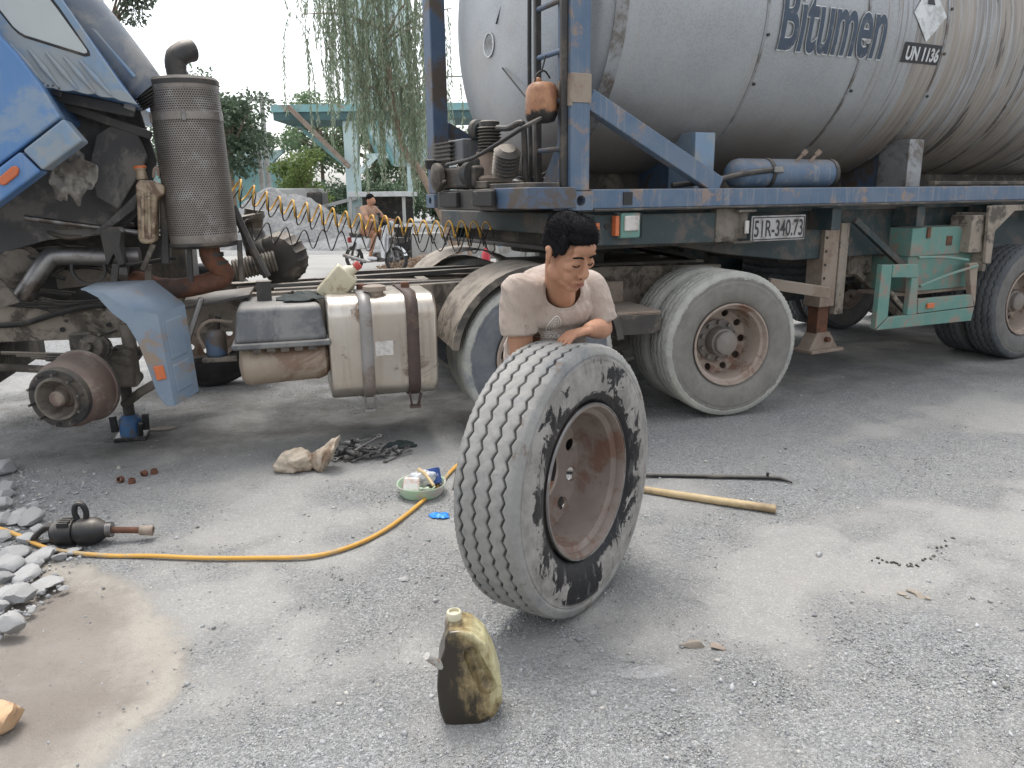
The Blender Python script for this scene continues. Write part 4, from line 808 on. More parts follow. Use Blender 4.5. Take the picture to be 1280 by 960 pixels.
tm = text_mesh('UN 1136', .2, 1, .006); xs = [v.co.x for v in tm.vertices]; yh = max(v.co.y for v in tm.vertices); k_ = (b.x-a.x)*.88/(max(xs)-min(xs)); hh = ty(zt)-ty(zb); tm = text_mesh('UN 1136', .2*hh*.66/yh, k_*yh/(hh*.66), .005)
put(wrap(tm, a.x + .03, ZC + RT*math.sin((ty(zb)+hh*.17)/RT), .009), 'placard_number', M['white_print'], pl, angle=None)
cx = (a.x+b.x)/2+.01; z0, z1 = ty(R(1140, 55, .16).z), ty(R(1136, 0, .16).z)+.02
wrap_quad('diamond_placard', [(cx, z0), (cx+.20, (z0+z1)/2+.03), (cx, z1+.1), (cx-.19, (z0+z1)/2+.03)], 'white_print', .006, tank)
wrap_quad('diamond_emblem', [(cx-.04, (z0+z1)/2+.10), (cx+.05, (z0+z1)/2+.10), (cx+.02, (z0+z1)/2+.17), (cx-.03, (z0+z1)/2+.18)], 'ink', .009, tank)
# air reservoir on the rail
c0, c1 = R(912, 222, .20), R(1046, 222, .20); cz = 1.585 + .105
rv = MB().lathe((c0.x, .22, cz), (1,0,0), [(0, .02), (.02, .07), (.06, .10), (.10, .108), (c1.x-c0.x-.10, .108), (c1.x-c0.x-.06, .10), (c1.x-c0.x-.02, .07), (c1.x-c0.x, .02)], 30).build('air_reservoir', M['blue_frame'], tank)
for f in (.32, .92): u = c0.x + (c1.x-c0.x)*f; MB().lathe((u, .22, cz), (1,0,0), [(-.018, .108), (-.018, .114), (.018, .114), (.018, .108)], 30, caps=False).build('reservoir_strap', M['steel_dark'], rv)
for f in (.55, .68): u = c0.x + (c1.x-c0.x)*f; m = MB(); m.cyl((u, .16, cz+.085), (u+.05, .13, cz+.15), .012, 8); m.cyl((u+.04, .14, cz+.135), (u+.065, .125, cz+.165), .02, 8); m.build('valve', M['rust_dust'], rv)
MB().tube(bez([R(840, 232, .16), R(890, 226, .12), R(930, 217, .10), R(968, 212, .11)], 6), .020, 10).build('feed_hose', M['steel_dark'], rv); p = R(972, 212, .10); MB().box(p, (.10, .05, .05)).build('hose_coupling', M['steel'], rv, .012)
MB().bx(3.8, 8.8, .25, .31, 1.60, 1.63).build('pipe_tray', M['frame_dark'], tank, .004)
MB().bx(.4, 8.7, 1.0, 1.04, 1.46, 1.72).build('gap_plate', M['frame_dark'], tank, .004)  # dark plate added to fill the bright gap under the tank

# ---------------------------------------------------------------- the semi-trailer beneath it
trl = E('semi_trailer', R.o, R.a, 'dark green container trailer carrying the bitumen tank', 'trailer')
for v0 in (.30, 1.92):
    m = MB(); m.prism([(-.02, v0, 1.22), (.9, v0, 1.20), (1.5, v0, 1.10), (2.2, v0, 1.02), (9.2, v0, 1.02), (9.2, v0, 1.44), (-.02, v0, 1.44)], (0, .14, 0)); m.build('main_beam', M['green_dark'], trl, .008)
    MB().bx(-.02, 9.2, v0-.04, v0, 1.405, 1.443).build('beam_flange', M['green_dark'], trl, .004)
MB().bx(-.04, 1.6, .25, 2.2, 1.185, 1.215).build('rubbing_plate', M['steel_dark'], trl, .006)
for u in (.12, .5, 1.4, 2.4, 3.4, 4.4, 5.4, 6.4, 7.4): MB().bx(u-.05, u+.05, .06, .30, 1.26, 1.43).build('outrigger', M['green_dark'], trl, .006); MB().bx(u-.05, u+.05, .44, 1.92, 1.18, 1.40).build('cross_member', M['frame_dark'], trl, .006)
for k, (u0, u1) in enumerate(((-.08, -.021),)): MB().bx(u0, u1, .25, 2.10, 1.30, 1.44).build('front_bolster', M['green_dark'], trl, .01)
MB().prism([(-.07, .06, 1.23), (1.15, .06, 1.21), (1.5, .06, 1.28), (1.5, .06, 1.42), (-.07, .06, 1.42)], (0, .06, 0)).build('side_apron', M['green_dark'], trl, .006)
for px in (745, 759): p = R(px, 283, .055); MB().cyl((p.x, .052, p.z), (p.x, .062, p.z), .02 if px == 759 else .001, 14).build('apron_hole', M['black'], trl)
p = R(748, 283, .05); MB().box((p.x-.02, .05, p.z), (.05, .02, .045)).build('side_reflector', M['orange_lens'], trl, .004)
p = R(789, 282, .0); lb_ = MB().box((p.x, .03, p.z), (.155, .06, .165)).build('lamp_box', M['green'], trl, .014, seg=3)
MB().box((p.x, -.006, p.z+.015), (.115, .02, .10)).build('lamp_lens', M['white_plate'], lb_, .012, seg=3); MB().box((p.x-.10, .035, p.z), (.03, .05, .13)).build('lamp_side_lens', M['orange_lens'], lb_, .005)
# plate with its bracket
M['plate'] = pbr('grimy_number_plate', (.40,.39,.38), (.33,.31,.30), sc_=9, rough=.6, dirt=(.22,.20,.18), dirt_amt=.35, dirt_sc=9, bump=.05)
p0, p1 = R(939, 270, .04), R(1004, 299, .04)
npl = MB().bx(p0.x, p1.x, .03, .042, p1.z, p0.z).build('number_plate', M['plate'], trl, .006)
fr_ = [(p0.x+.012, p1.z+.012), (p1.x-.012, p1.z+.012), (p1.x-.012, p0.z-.012), (p0.x+.012, p0.z-.012)]
tm = text_mesh('51R-340.73', .2, 1, .002); ys = [v.co.y for v in tm.vertices]; xs = [v.co.x for v in tm.vertices]; sy = (p0.z-p1.z)*.66/(max(ys)-min(ys)); sx = (p1.x-p0.x)*.9/(max(xs)-min(xs))
tm.transform(Matrix.Translation((p0.x + (p1.x-p0.x)*.05, .0275, p1.z + (p0.z-p1.z)*.17)) @ Matrix.Rotation(PI/2, 4, 'X') @ Matrix.Diagonal((sx, sy, 1, 1)) @ Matrix.Translation((-min(xs), -min(ys), 0))); put(tm, 'plate_number', M['ink'], npl, angle=None)
for q_ in ((p0.x+.01, p1.x-.01, p1.z+.010, p1.z+.017), (p0.x+.01, p1.x-.01, p0.z-.017, p0.z-.010), (p0.x+.01, p0.x+.018, p1.z+.0175, p0.z-.0175), (p1.x-.018, p1.x-.01, p1.z+.0175, p0.z-.0175)): MB().bx(q_[0], q_[1], .0272, .032, q_[2], q_[3]).build('plate_border', M['ink'], npl)
a, b = R(896, 266, .05), R(936, 301, .05); br = MB().bx(a.x, b.x-.1, .05, .12, b.z, a.z+.03).build('winch_bracket', M['cast_dust'], trl, .006)
MB().cyl((b.x-.07, .06, b.z+.02), (b.x-.07, .06, a.z), .04, 14).build('winch_post', M['cast_dust'], br); MB().bx(b.x-.16, b.x, -.01, .12, a.z, a.z+.018).build('winch_plate', M['cast_dust'], br, .003); MB().bx(b.x-.2, b.x-.02, -.02, .12, b.z-.012, b.z+.004).build('winch_plate', M['cast_dust'], br, .003)
p = R(931, 284, .0); MB().box((b.x-.075, .0, p.z), (.035, .012, .09)).build('winch_tag', M['white_plate'], br, .003)
# landing legs
ll = R(1043, 300, .26)
for v0 in (.26, 1.95):
    lg = E('landing_leg', (ll.x, v0, 0), parent=trl)
    MB().bx(-.11, .06, .0, .17, .62, 1.32).build('leg_outer', M['rust_dust'], lg, .006); MB().bx(-.085, .04, .03, .14, .36, .62).build('leg_inner', M['rust'], lg, .006)
    MB().bx(.064, .16, -.01, .05, .55, 1.30).build('leg_channel', M['frame_dust'], lg, .004)
    MB().prism([(-.17, .02, .26), (.17, .02, .26), (.06, .02, .40), (-.08, .02, .40)], (0, .13, 0)).build('foot_web', M['rust_dust'], lg, .004); MB().bx(-.19, .19, -.03, .21, .235, .262).build('foot_plate', M['rust_dust'], lg, .004)
    MB().cyl((.02, -.02, .34), (.02, .2, .34), .022, 12).build('foot_pin', M['rust'], lg)
    for k in range(5): MB().cyl((-.085, -.004, .75+k*.11), (-.085, .01, .75+k*.11), .012, 10).build('leg_hole', M['black'], lg)
MB().beam((ll.x, .4, .98), (ll.x, 1.95, .98), .06, .06).build('cross_shaft', M['frame_dark'], trl, .006)
a, b = R(1068, 275, .22), R(1128, 332, .12); MB().beam(a, b, .05, .05).build('leg_brace', M['green_dark'], trl, .006); MB().beam(R(1050, 335, .5), R(1005, 360, .8), .05, .05).build('leg_brace', M['frame_dust'], trl, .006); MB().beam(R(1070, 340, .45), R(1125, 395, .5), .05, .05).build('leg_brace', M['frame_dust'], trl, .006)
MB().bx(ll.x+.15, ll.x+1.1, .50, .53, .82, 1.2).build('side_apron', M['frame_dust'], trl, .006)
# green tool box with hasps
a, b = R(1140, 285, .10), R(1212, 358, .10)
bo = MB().bx(a.x, b.x, .10, .55, b.z, a.z-.24).build('tool_box', M['green'], trl, .008); MB().bx(a.x-.006, b.x+.006, .085, .56, a.z-.24, a.z).build('tool_box_lid', M['green'], bo, .008)
for f in (.22, .84): u = a.x + (b.x-a.x)*f; MB().bx(u-.02, u+.02, .07, .086, a.z-.09, a.z+.0).build('hasp', M['rust'], bo, .003)
u = a.x + (b.x-a.x)*.55; MB().bx(u-.035, u+.035, .075, .087, a.z-.16, a.z-.08).build('emblem_plate', M['rust'], bo, .003)
MB().bx(a.x-.30, a.x-.01, .45, .5, a.z-.4, a.z+.05).build('mud_plate', M['frame_dust'], trl, .005)
sg = MB().bx(a.x-.1, b.x, .12, .50, b.z-.03, b.z-.002).build('box_shelf', M['rust_dust'], trl, .004)
# battered green side frame hung below the box, leaning outwards
fo = Vector((R(1097, 411, -.02).x, -.02, R(1097, 411, -.02).z)); fv = -.02
gfr = E('side_guard', (0,0,0), parent=trl); GP = lambda x, y, v=-.02: R(x, y, v)
def gprism(name, pts, mat, th=.05, v=-.02): return MB().prism([GP(x, y, v) for x, y in pts], (0, th, 0)).build(name, M[mat], gfr, .006)
gprism('guard_upright', [(1103,331),(1116,331),(1110,396),(1094,412)], 'green'); gprism('guard_top', [(1117,331),(1148,330),(1148,347),(1115,347)], 'green'); gprism('guard_upright', [(1140,348),(1148,348),(1146,393),(1134,394)], 'green')
gprism('guard_bottom', [(1111,397),(1218,384),(1214,401),(1095,413)], 'green'); gprism('guard_panel', [(1148,374),(1215,368),(1218,383),(1147,392)], 'green'); gprism('guard_upright', [(1212,330),(1223,328),(1219,383),(1214,366)], 'rust_dust')
for a_, b_ in (((1148,322),(1210,325)), ((1150,358),(1222,332))): MB().tube(bez([GP(*a_, .0), lerp(GP(*a_, -.01), GP(*b_, -.03), .5) + Vector((0,0,.012)), GP(*b_, -.03)], 5), .013, 8).build('lashing', M['green'], gfr)
p = GP(1163, 382, -.03); MB().box(p, (.09, .02, .045)).build('guard_reflector', M['orange_lens'], gfr, .006)
MB().tube([GP(1112, 365, .05), GP(1135, 392, .05)], .02, 8).build('guard_stay', M['frame_dust'], gfr)
# wheels
tw_ = R(1270, 375, .0); tu = tw_.x + .06
for u in (tu, tu+1.31, tu+2.62):
    wheel(trl, (u, .06, .53), 'tyre_dark', scale=1.03); wheel(trl, (u, .40, .53), 'tyre_dark', outer=False, hub=False, flip=True, scale=1.03); wheel(trl, (u, 2.38, .53), 'tyre_dark', flip=True, scale=1.03); wheel(trl, (u, 2.04, .53), 'tyre_dark', outer=False, hub=False, scale=1.03)
    MB().cyl((u, .4, .53), (u, 2.1, .53), .07, 14).build('axle', M['frame_dark'], trl)
MB().prism([(tu-.72, -.05, 1.36), (tu-.68, -.05, .92), (tu-.60, -.05, .92), (tu-.60, -.05, 1.20), (tu-.35, -.05, 1.37), (tu+3.4, -.05, 1.37), (tu+3.4, -.05, 1.42), (tu-.72, -.05, 1.42)], (0, .03, 0)).build('wheel_valance', M['frame_dust'], trl, .006)
MB().bx(tu-.66, tu-.62, -.02, .55, .85, 1.36).build('mud_flap', M['frame_dust'], trl, .006); MB().bx(tu-.86, tu-.67, .0, .2, 1.02, 1.34).build('valance_box', M['frame_dust'], trl, .008)
MB().bx(2.3, 4.1, 1.75, 2.36, .42, 1.1).build('far_locker', M['green_dark'], trl, .01); MB().bx(.95, 2.2, 2.0, 2.3, .7, 1.1).build('far_locker', M['green_dark'], trl, .01)
wheel(trl, (3.2, 1.15, .86), 'tyre_dark', hub=False).rotation_euler = (PI/2, 0, 0)

# ---------------------------------------------------------------- engine-driven compressor on the front of the trailer
UC = -.32
def C3(px, py, u=UC): return R.atu(px, py, u)
cmpr = E('air_compressor', R.o, R.a, 'oily engine driven air compressor on a bracket in front of the tank end', 'compressor')
p_a, p_b = C3(548, 262), C3(640, 232)
def cbox(name, x0, y0, x1, y1, u0, u1, mat, parent=None, bev=.008):
    a, b = C3(x0, y1, (u0+u1)/2 if False else u0), C3(x1, y0, u0); return MB().bx(u0, u1, b.y, a.y, a.z, b.z).build(name, M[mat], parent or cmpr, bev)
cbox('mounting_plate', 547, 236, 616, 262, -.42, -.06, 'steel_dark'); cbox('mounting_channel', 617, 234, 660, 261, -.40, -.06, 'blue_dark'); cbox('mounting_channel', 549, 240, 570, 259, -.45, -.42, 'black'); cbox('mounting_channel', 590, 238, 614, 258, -.45, -.42, 'black')
cbox('riser', 609, 228, 654, 240, -.38, -.12, 'steel_dark'); cbox('riser', 589, 226, 608, 236, -.40, -.12, 'steel_dark')
# petrol engine, left
eb_ = cbox('engine_block', 548, 206, 590, 237, -.42, -.10, 'steel_dark', bev=.03)
cbox('engine_head', 543, 178, 562, 205, -.42, -.16, 'steel_dark', bev=.01)
for k in range(5): y = 181 + k*5; a = C3(543, y, -.43); b = C3(563, y, -.43); MB().bx(-.435, -.15, b.y-.01, a.y+.01, a.z-.006, a.z+.006).build('cooling_fin', M['frame_dark'], eb_, .002)
cbox('fuel_box', 560, 173, 578, 204, -.40, -.18, 'grey_box', bev=.01)
p = C3(550, 222, -.44); MB().lathe(p, (-1,0,0), [(0, .10), (.02, .105), (.04, .10), (.05, .06), (.06, .02)], 20).build('recoil_starter', M['cast_dust'], eb_)
p = C3(540, 204, -.44); cu_ = MB().lathe((p.x, p.y, p.z-.05), (0,0,1), [(-.06, .012), (0, .014), (.01, .05), (.07, .056), (.075, .04)], 16).build('air_cleaner', M['black'], cmpr)
for k in range(7): q_ = C3(random.uniform(546, 560), random.uniform(208, 234), -.45); MB().cyl(q_, q_ + Vector((-.02,0,0)), .012, 6).build('engine_bolt', M['cast_dust'], eb_)
# two-cylinder pump
p0_ = C3(610, 226, -.27); p1_ = C3(612, 190, -.27); p2_ = C3(613, 158, -.27)
cr = MB().lathe(p0_, (0,0,1), [(0, .12), (.015, .125), (.03, .11), (.035, .095), ((p1_-p0_).length*.8, .085), ((p1_-p0_).length, .075)], 24).build('crankcase', M['rust_dust'], cmpr)
pr = []; h_ = p2_.z - p1_.z
for i in range(17): pr.append((h_*i/16, .085 if i % 2 else .066))
pr += [(h_+.002, .07), (h_+.03, .07), (h_+.04, .05)]
cy1 = MB().lathe(p1_, (0,0,1), pr, 24).build('pump_cylinder', M['steel_dark'], cmpr)
q0 = C3(632, 208, -.30); d_ = Vector((-.15, -.55, .8)).normalized(); pr = [(i*.013, .088 if i % 2 else .068) for i in range(15)] + [(.195, .05)]
MB().lathe(q0 - d_*.06, d_, pr, 24).build('pump_cylinder', M['steel_dark'], cmpr)
p = C3(600, 163, -.30); MB().lathe(p, (-.3,.8,.1), [(0, .05), (.02, .07), (.05, .07), (.06, .03)], 18).build('intake_filter', M['green_dark'], cmpr)
MB().tube(bez([C3(622, 160, -.27), C3(636, 160, -.27), C3(648, 154, -.27), C3(654, 158, -.25), C3(656, 190, -.22), C3(657, 222, -.2), C3(664, 234, -.15)], 6), .02, 10).build('delivery_pipe', M['steel_dark'], cmpr)
MB().tube(bez([C3(558, 206, -.46), C3(590, 198, -.48), C3(625, 178, -.48), C3(655, 159, -.46), C3(672, 150, -.30), C3(680, 146, -.1)], 6), .013, 8).build('hose', M['black'], cmpr)
p = C3(592, 218, -.36); MB().lathe(p, (0,1,0), [(-.08, .09), (-.07, .105), (-.02, .105), (-.01, .09), (.05, .09)], 24).build('drive_pulley', M['black'], cmpr)
for a_, b_ in (((566,212),(584,236)), ((575,204),(600,210)), ((582,190),(600,184))): MB().beam(C3(*a_, -.25), C3(*b_, -.25), .04, .04).build('engine_bracket', M['frame_dark'], cmpr, .005)
# brown can hung on the ladder
hv = R.atu(677, 125, -.17); can = E('plastic_can', R.world(hv), R.a, 'scorched brown plastic can hanging by wire from the tank ladder', 'can')
t = NT('scorched_plastic'); z = t.sep()[2]; col = t.mix(t.ramp(t.noise(14, 6, .7), .35, .65), (.40,.20,.10), (.26,.12,.065)); k = t.ramp(t.math('ADD', z, t.math('MULTIPLY', t.math('SUBTRACT', t.noise(18, 5, .7), .5), .12)), -.06, -.085); col = t.mix(k, col, (.02,.018,.016)); t.bump(t.noise(30, 5, .6), .3, .006); M['can'] = t.fin(col, .5)
m = MB(); m.lathe((0,0,-.135), (0,0,1), [(0, .05), (.01, .085), (.05, .10), (.19, .098), (.22, .085), (.235, .06), (.24, .03)], 16, mod=lambda i, k, r: r*(1 + .06*math.sin(k*1.3 + i))); m.ell((.0, .05, .11), (.03, .03, .03)); m.build('can_body', M['can'], can, angle=60)
MB().tube(bez([(-.05,0,.10), (-.03,0,.15), (.02,0,.17), (.06,0,.13)], 5), .006, 6).build('wire_loop', M['black'], can); MB().tube([(.0,0,.16), (.03,.0,.26)], .005, 6).build('wire', M['black'], can)

# ---------------------------------------------------------------- coiled air lines between tractor and trailer
M['yellow_hose'] = pbr('yellow_hose', (.72,.40,.035), (.60,.33,.04), sc_=20, rough=.5, dirt=(.30,.2,.08), dirt_amt=.25, bump=.05)
M['orange_hose'] = pbr('orange_hose', (.66,.36,.06), (.58,.32,.07), sc_=15, rough=.55, dirt=(.42,.32,.18), dirt_amt=.35, bump=.05)
def coil(name, ctrl, turns, r, wire, hand, mat, label, phase=0.0, r1=None):
    A = bez(ctrl, 12); L = [0]
    for a, b in zip(A, A[1:]): L.append(L[-1] + (b-a).length)
    def at(s):
        s *= L[-1]
        for i in range(len(A)-1):
            if s <= L[i+1] or i == len(A)-2: f = (s-L[i])/max(1e-9, L[i+1]-L[i]); return A[i].lerp(A[i+1], f), (A[i+1]-A[i]).normalized()
    pts = []; N = turns*18
    for i in range(N+1):
        s = i/N; c, d = at(s); up = Vector((0,0,1)); up = (up - d*up.dot(d)).normalized(); sd = d.cross(up); th = 2*PI*turns*s*hand + phase; rr = r + ((r1 or r) - r)*s; rr *= 1 + .10*math.sin(s*23) 
        pts.append(c + up*rr*math.sin(th) + sd*rr*math.cos(th))
    pts = [A[0]] + pts + [A[-1]]
    return tag(MB().tube(pts, wire, 8).build(name, M[mat], None), label, 'air hose')
B0 = R.world(R.atu(612, 288, -.12))
def CP(px, py, f, d0=5.5, d1=None): d1 = d1 or B0.y; return W(px, py, d0 + (d1-d0)*f)
coil('coiled_air_hose', [CP(284,230,0), CP(330,250,.14), CP(380,264,.29), CP(430,274,.44), CP(480,281,.58), CP(530,285,.73), CP(580,287,.88), B0 + Vector((0,0,.01))], 20, .062, .0060, -1, 'yellow_hose', 'yellow coiled air hose strung between tractor and trailer', r1=.058)
coil('coiled_air_hose', [CP(284,238,0), CP(330,257,.14), CP(380,271,.29), CP(430,281,.44), CP(480,288,.58), CP(530,293,.73), CP(580,295,.88), B0 + Vector((.02,0,-.05))], 20, .066, .0046, -1, 'black', 'black coiled air hose wound through the yellow one', phase=.5, r1=.068)
coil('coiled_air_hose', [CP(300,284,0,5.5), CP(330,290,.10,5.5), CP(370,297,.24,5.5), CP(410,300,.36,5.5), CP(460,303,.5,5.5), CP(510,304,.66,5.5), CP(560,303,.82,5.5), B0 + Vector((.03,0,-.10))], 14, .062, .0046, 1, 'black', 'lower black coiled air hose hanging alone below the yellow one', phase=-.6, r1=.07)

# ---------------------------------------------------------------- things on the tractor
wd = T.world(T(421, 356, .38)); jg = E('oil_jug', wd, T.a, 'cream plastic jug with red cap lying on the tractor side tank', 'jug')
M['cream_plastic'] = pbr('cream_plastic', (.56,.52,.38), (.46,.42,.30), sc_=8, rough=.42, dirt=(.28,.22,.14), dirt_amt=.32, dirt_sc=8, bump=.05)
M['red_cap'] = pbr('red_cap', (.45,.06,.05), (.36,.05,.045), rough=.45, bump=0)
m = MB(); m.box((0,0,0), (.17, .12, .24)); m.cap((0,0,.12), (.02,0,.16), .05, .03); m.cap((.085,0,.06), (.085,0,-.08), .022, .022)
o = solid(m, .008, 8, 'jug_body', M['cream_plastic'], jg); c_ = MB().cyl((.02,0,.175), (.026,0,.215), .03, 16).build('jug_cap', M['red_cap'], jg, .005)
jg.rotation_euler = (rad(8), rad(42), T.a); jg.scale = (.92,)*3
def rag(name, c, sx, sy, hgt, seed, mat, label, cat, rz=0, n=22, thr=1.0, frame=None):
    V = []; F = []
    for j in range(n+1):
        for i in range(n+1):
            x = (i/n-.5)*2; y = (j/n-.5)*2; r2 = x*x + y*y
            z = max(0, hgt*(.55 + .7*fbm(x, y, 1.3, 4, seed))*(1 - min(1, r2)*.75)) + .004
            V.append((x*sx, y*sy, z))
    for j in range(n):
        for i in range(n):
            x = ((i+.5)/n-.5)*2; y = ((j+.5)/n-.5)*2
            if x*x + y*y + .6*fbm(x, y, 1.6, 3, seed+5) < thr: a = j*(n+1)+i; F.append((a, a+1, a+n+2, a+n+1))
    m = MB(); m.add(V, F); o = m.build(name, M[mat], None, angle=60); o.modifiers.new('s', 'SOLIDIFY').thickness = .004
    bm = bmesh.new(); bm.from_mesh(o.data); bmesh.ops.delete(bm, geom=[v for v in bm.verts if not v.link_faces], context='VERTS'); bm.to_mesh(o.data); bm.free()
    o.location = c; o.rotation_euler = (0, 0, rz); return tag(o, label, cat)
M['rag_dark'] = pbr('oily_dark_rag', (.018,.026,.026), (.03,.04,.038), sc_=20, rough=.8, bump=.4, dirt=(.10,.09,.08), dirt_amt=.15)
pr_ = T(378, 372, .34); rag('oily_rag', T.world(Vector((pr_.x, .34, z1 if False else T(350, 383, .08).z + .0))), .16, .14, .06, 2.0, 'rag_dark', 'oily dark rag thrown on top of the grey battery box', 'rag', T.a)

# ---------------------------------------------------------------- the wheel that has been taken off
M['rim_hero'] = pbr('rust_streaked_rim', (.235,.195,.168), (.185,.15,.128), sc_=5, rough=.6, metal=.15, dirt=(.16,.09,.065), dirt_amt=.34, dirt_sc=6, bump=.15)
hw = E('truck_wheel', (.185, 2.775, .512), rad(55), 'loose truck wheel smeared with black tar, held upright by the man', 'wheel')
hw.rotation_euler = (rad(-1.5), 0, rad(55))
tm_ = tyre_mesh('tyre', w=.275, nz=60, gw=.012, gd=.015, amp=.0062, lugs=True); tm_.materials.append(M['tyre_hero']); o = bpy.data.objects.new('tyre', tm_); C.objects.link(o); o.parent = hw
rm = rim_mesh('rim', disc=.082, w=.275, holes=10, hr=.028); rm.materials.append(M['rim_hero']); o = bpy.data.objects.new('rim', rm); C.objects.link(o); o.parent = hw
MB().lathe((0,0,0), (0,-1,0), [(.108, .284), (.1225, .289), (.1235, .2935), (.117, .297), (.112, .296)], 96, caps=False).build('rim_edge', M['steel'], hw)

# ---------------------------------------------------------------- oil jug in front
d_j = 2.10; J = lambda x, y: W(x, y, d_j) - Vector((W(590, 897, d_j).x, d_j, 0))
jb = E('oil_jug', (W(590, 897, d_j).x, d_j, gh(0, 2)), rad(4), 'grimy yellowed oil jug standing upright on the gravel', 'jug')
zof = J(590, 897).z
def JJ(x, y, dy=0): p = J(x, y); return Vector((p.x, dy, (p.z - zof)*1.0))
th = .062
m = MB(); ol = [(556,896),(550,880),(547,852),(549,826),(556,806),(556,794),(561,785),(575,784),(590,787),(606,801),(618,825),(626,851),(627,872),(618,890),(600,899),(572,900)]
P = [JJ(*q_, -th) for q_ in ol]; m.prism(P, (0, 2*th, 0)); m.cyl(JJ(568,786), JJ(568,776), .019, 16)
t = NT('grimy_translucent_plastic'); x, y, z = t.sep(); n_ = t.noise(9, 8, .72, dist=.5); ns = t.noise(1, 6, .7, co=t.map((30, 30, 6)))
col = t.mix(t.ramp(t.noise(14, 6, .7), .35, .65), (.56,.52,.31), (.45,.41,.23))
kk = t.math('ADD', t.math('ADD', t.math('MULTIPLY', n_, .9), t.math('MULTIPLY', ns, .45)), t.math('ADD', t.math('MULTIPLY', x, -2.6), t.math('MULTIPLY', z, -.75)))
col = t.mix(t.ramp(kk, .30, .52, 0, .85), col, (.20,.135,.06)); col = t.mix(t.ramp(kk, .46, .66, 0, .95), col, (.022,.019,.016)); col = t.mix(t.ramp(t.noise(45, 4, .7), .62, .72, 0, .6), col, (.06,.05,.03))
t.bump(t.noise(35, 6, .6), .12, .003); M['jug'] = t.fin(col, .28)
jo = solid(m, .0045, 6, 'jug_body', M['jug'], jb)
jc = MB()
for sy in (-1, 1): jc.cap(JJ(589,812, sy*.058), JJ(607,850, sy*.058), .024, .031, 20)
jcm = jc.mesh('cut'); bm = bmesh.new(); bm.from_mesh(jcm); bmesh.ops.recalc_face_normals(bm, faces=bm.faces); bm.to_mesh(jcm); bm.free()
jm = boolean_cut(jo.data.copy(), jcm, 'jug_body'); jm.materials.clear(); jm.materials.append(M['jug']); jo.data = jm; jm.shade_smooth(); jm.set_sharp_from_angle(angle=rad(50)); md = jo.modifiers.new('s', 'SMOOTH'); md.iterations = 5
MB().lathe(JJ(568,780) - Vector((0,0,.004)), (0,0,1), [(0, .0205), (.004, .0235), (.022, .0235), (.026, .021), (.027, .016), (.018, .015)], 22).build('jug_neck', M['cream_plastic'], jb)
M['dull_white'] = pbr('dull_white_plastic', (.50,.50,.47), (.40,.39,.36), rough=.45, dirt=(.25,.15,.1), dirt_amt=.3, dirt_sc=12, bump=.05)
MB().tube([JJ(553,828,-.05), JJ(545,817,-.07), JJ(535,805,-.09)], .0115, 12).build('pour_tube', M['dull_white'], jb)

# ---------------------------------------------------------------- impact wrench and its hose
wg = G(105, 678); iw = E('impact_wrench', (wg.x, wg.y, gh(wg.x, wg.y)), rad(7), 'black pneumatic impact wrench lying beside the grey stones', 'impact wrench')
iw.scale = (1.05,)*3
M['tool_black'] = pbr('black_tool_casing', (.018,.019,.021), (.03,.03,.032), sc_=10, rough=.42, metal=.3, dirt=(.13,.125,.12), dirt_amt=.3, bump=.1, dust=.35)
zc = .062
MB().lathe((-.13,0,zc), (1,0,0), [(0, .03), (.01, .045), (.03, .052), (.035, .058), (.10, .058), (.105, .05), (.115, .05), (.12, .060), (.17, .062), (.20, .055), (.22, .040), (.235, .030)], 28).build('motor_casing', M['tool_black'], iw)
for k in range(4): MB().bx(-.085, -.035, -.048+k*.02, -.036+k*.02, zc+.040, zc+.062).build('casing_rib', M['tool_black'], iw, .004)
for k in range(5): MB().lathe((.104+k*.005, 0, zc), (1,0,0), [(0, .03), (0, .034), (.003, .034), (.003, .03)], 20).build('spring_ring', M['steel'], iw)
MB().cyl((.10,0,zc), (.245,0,zc-.012), .0145, 14).build('anvil_shaft', M['rust'], iw); MB().lathe((.24,0,zc-.012), (1,0,-.08), [(0, .014), (.004, .022), (.058, .023), (.06, .017), (.03, .014)], 20).build('socket', M['rust_dust'], iw)
MB().tube(bez([(-.01,0,zc+.05), (-.02,0,zc+.09), (-.01,0,zc+.125), (.015,0,zc+.125), (.028,0,zc+.09), (.022,0,zc+.05)], 5), .0125, 10).build('top_handle', M['tool_black'], iw)
MB().tube(bez([(-.12,0,zc+.03), (-.16,.01,zc+.02), (-.215,.02,zc-.03), (-.20,.02,zc-.05), (-.15,.01,zc-.045), (-.12,0,zc-.03)], 5), .014, 10).build('trigger_handle', M['tool_black'], iw); MB().cyl((-.2,.02,.02), (-.235,.02,.018), .013, 12).build('hose_fitting', M['steel'], iw)
hp = [(-90,655),(0,668),(60,686),(130,695),(190,696),(250,698),(320,699),(390,697),(440,684),(480,664),(515,639),(545,613),(574,582),(620,548),(680,530)]
tag(MB().tube(bez([G(x, y) + Vector((0,0,.014 + gh(G(x,y).x, G(x,y).y) + (.02 if x < 60 else 0) )) for x, y in hp], 8), .0098, 10).build('air_hose', M['orange_hose'], None), 'orange air hose snaking over the gravel from the impact wrench', 'hose')

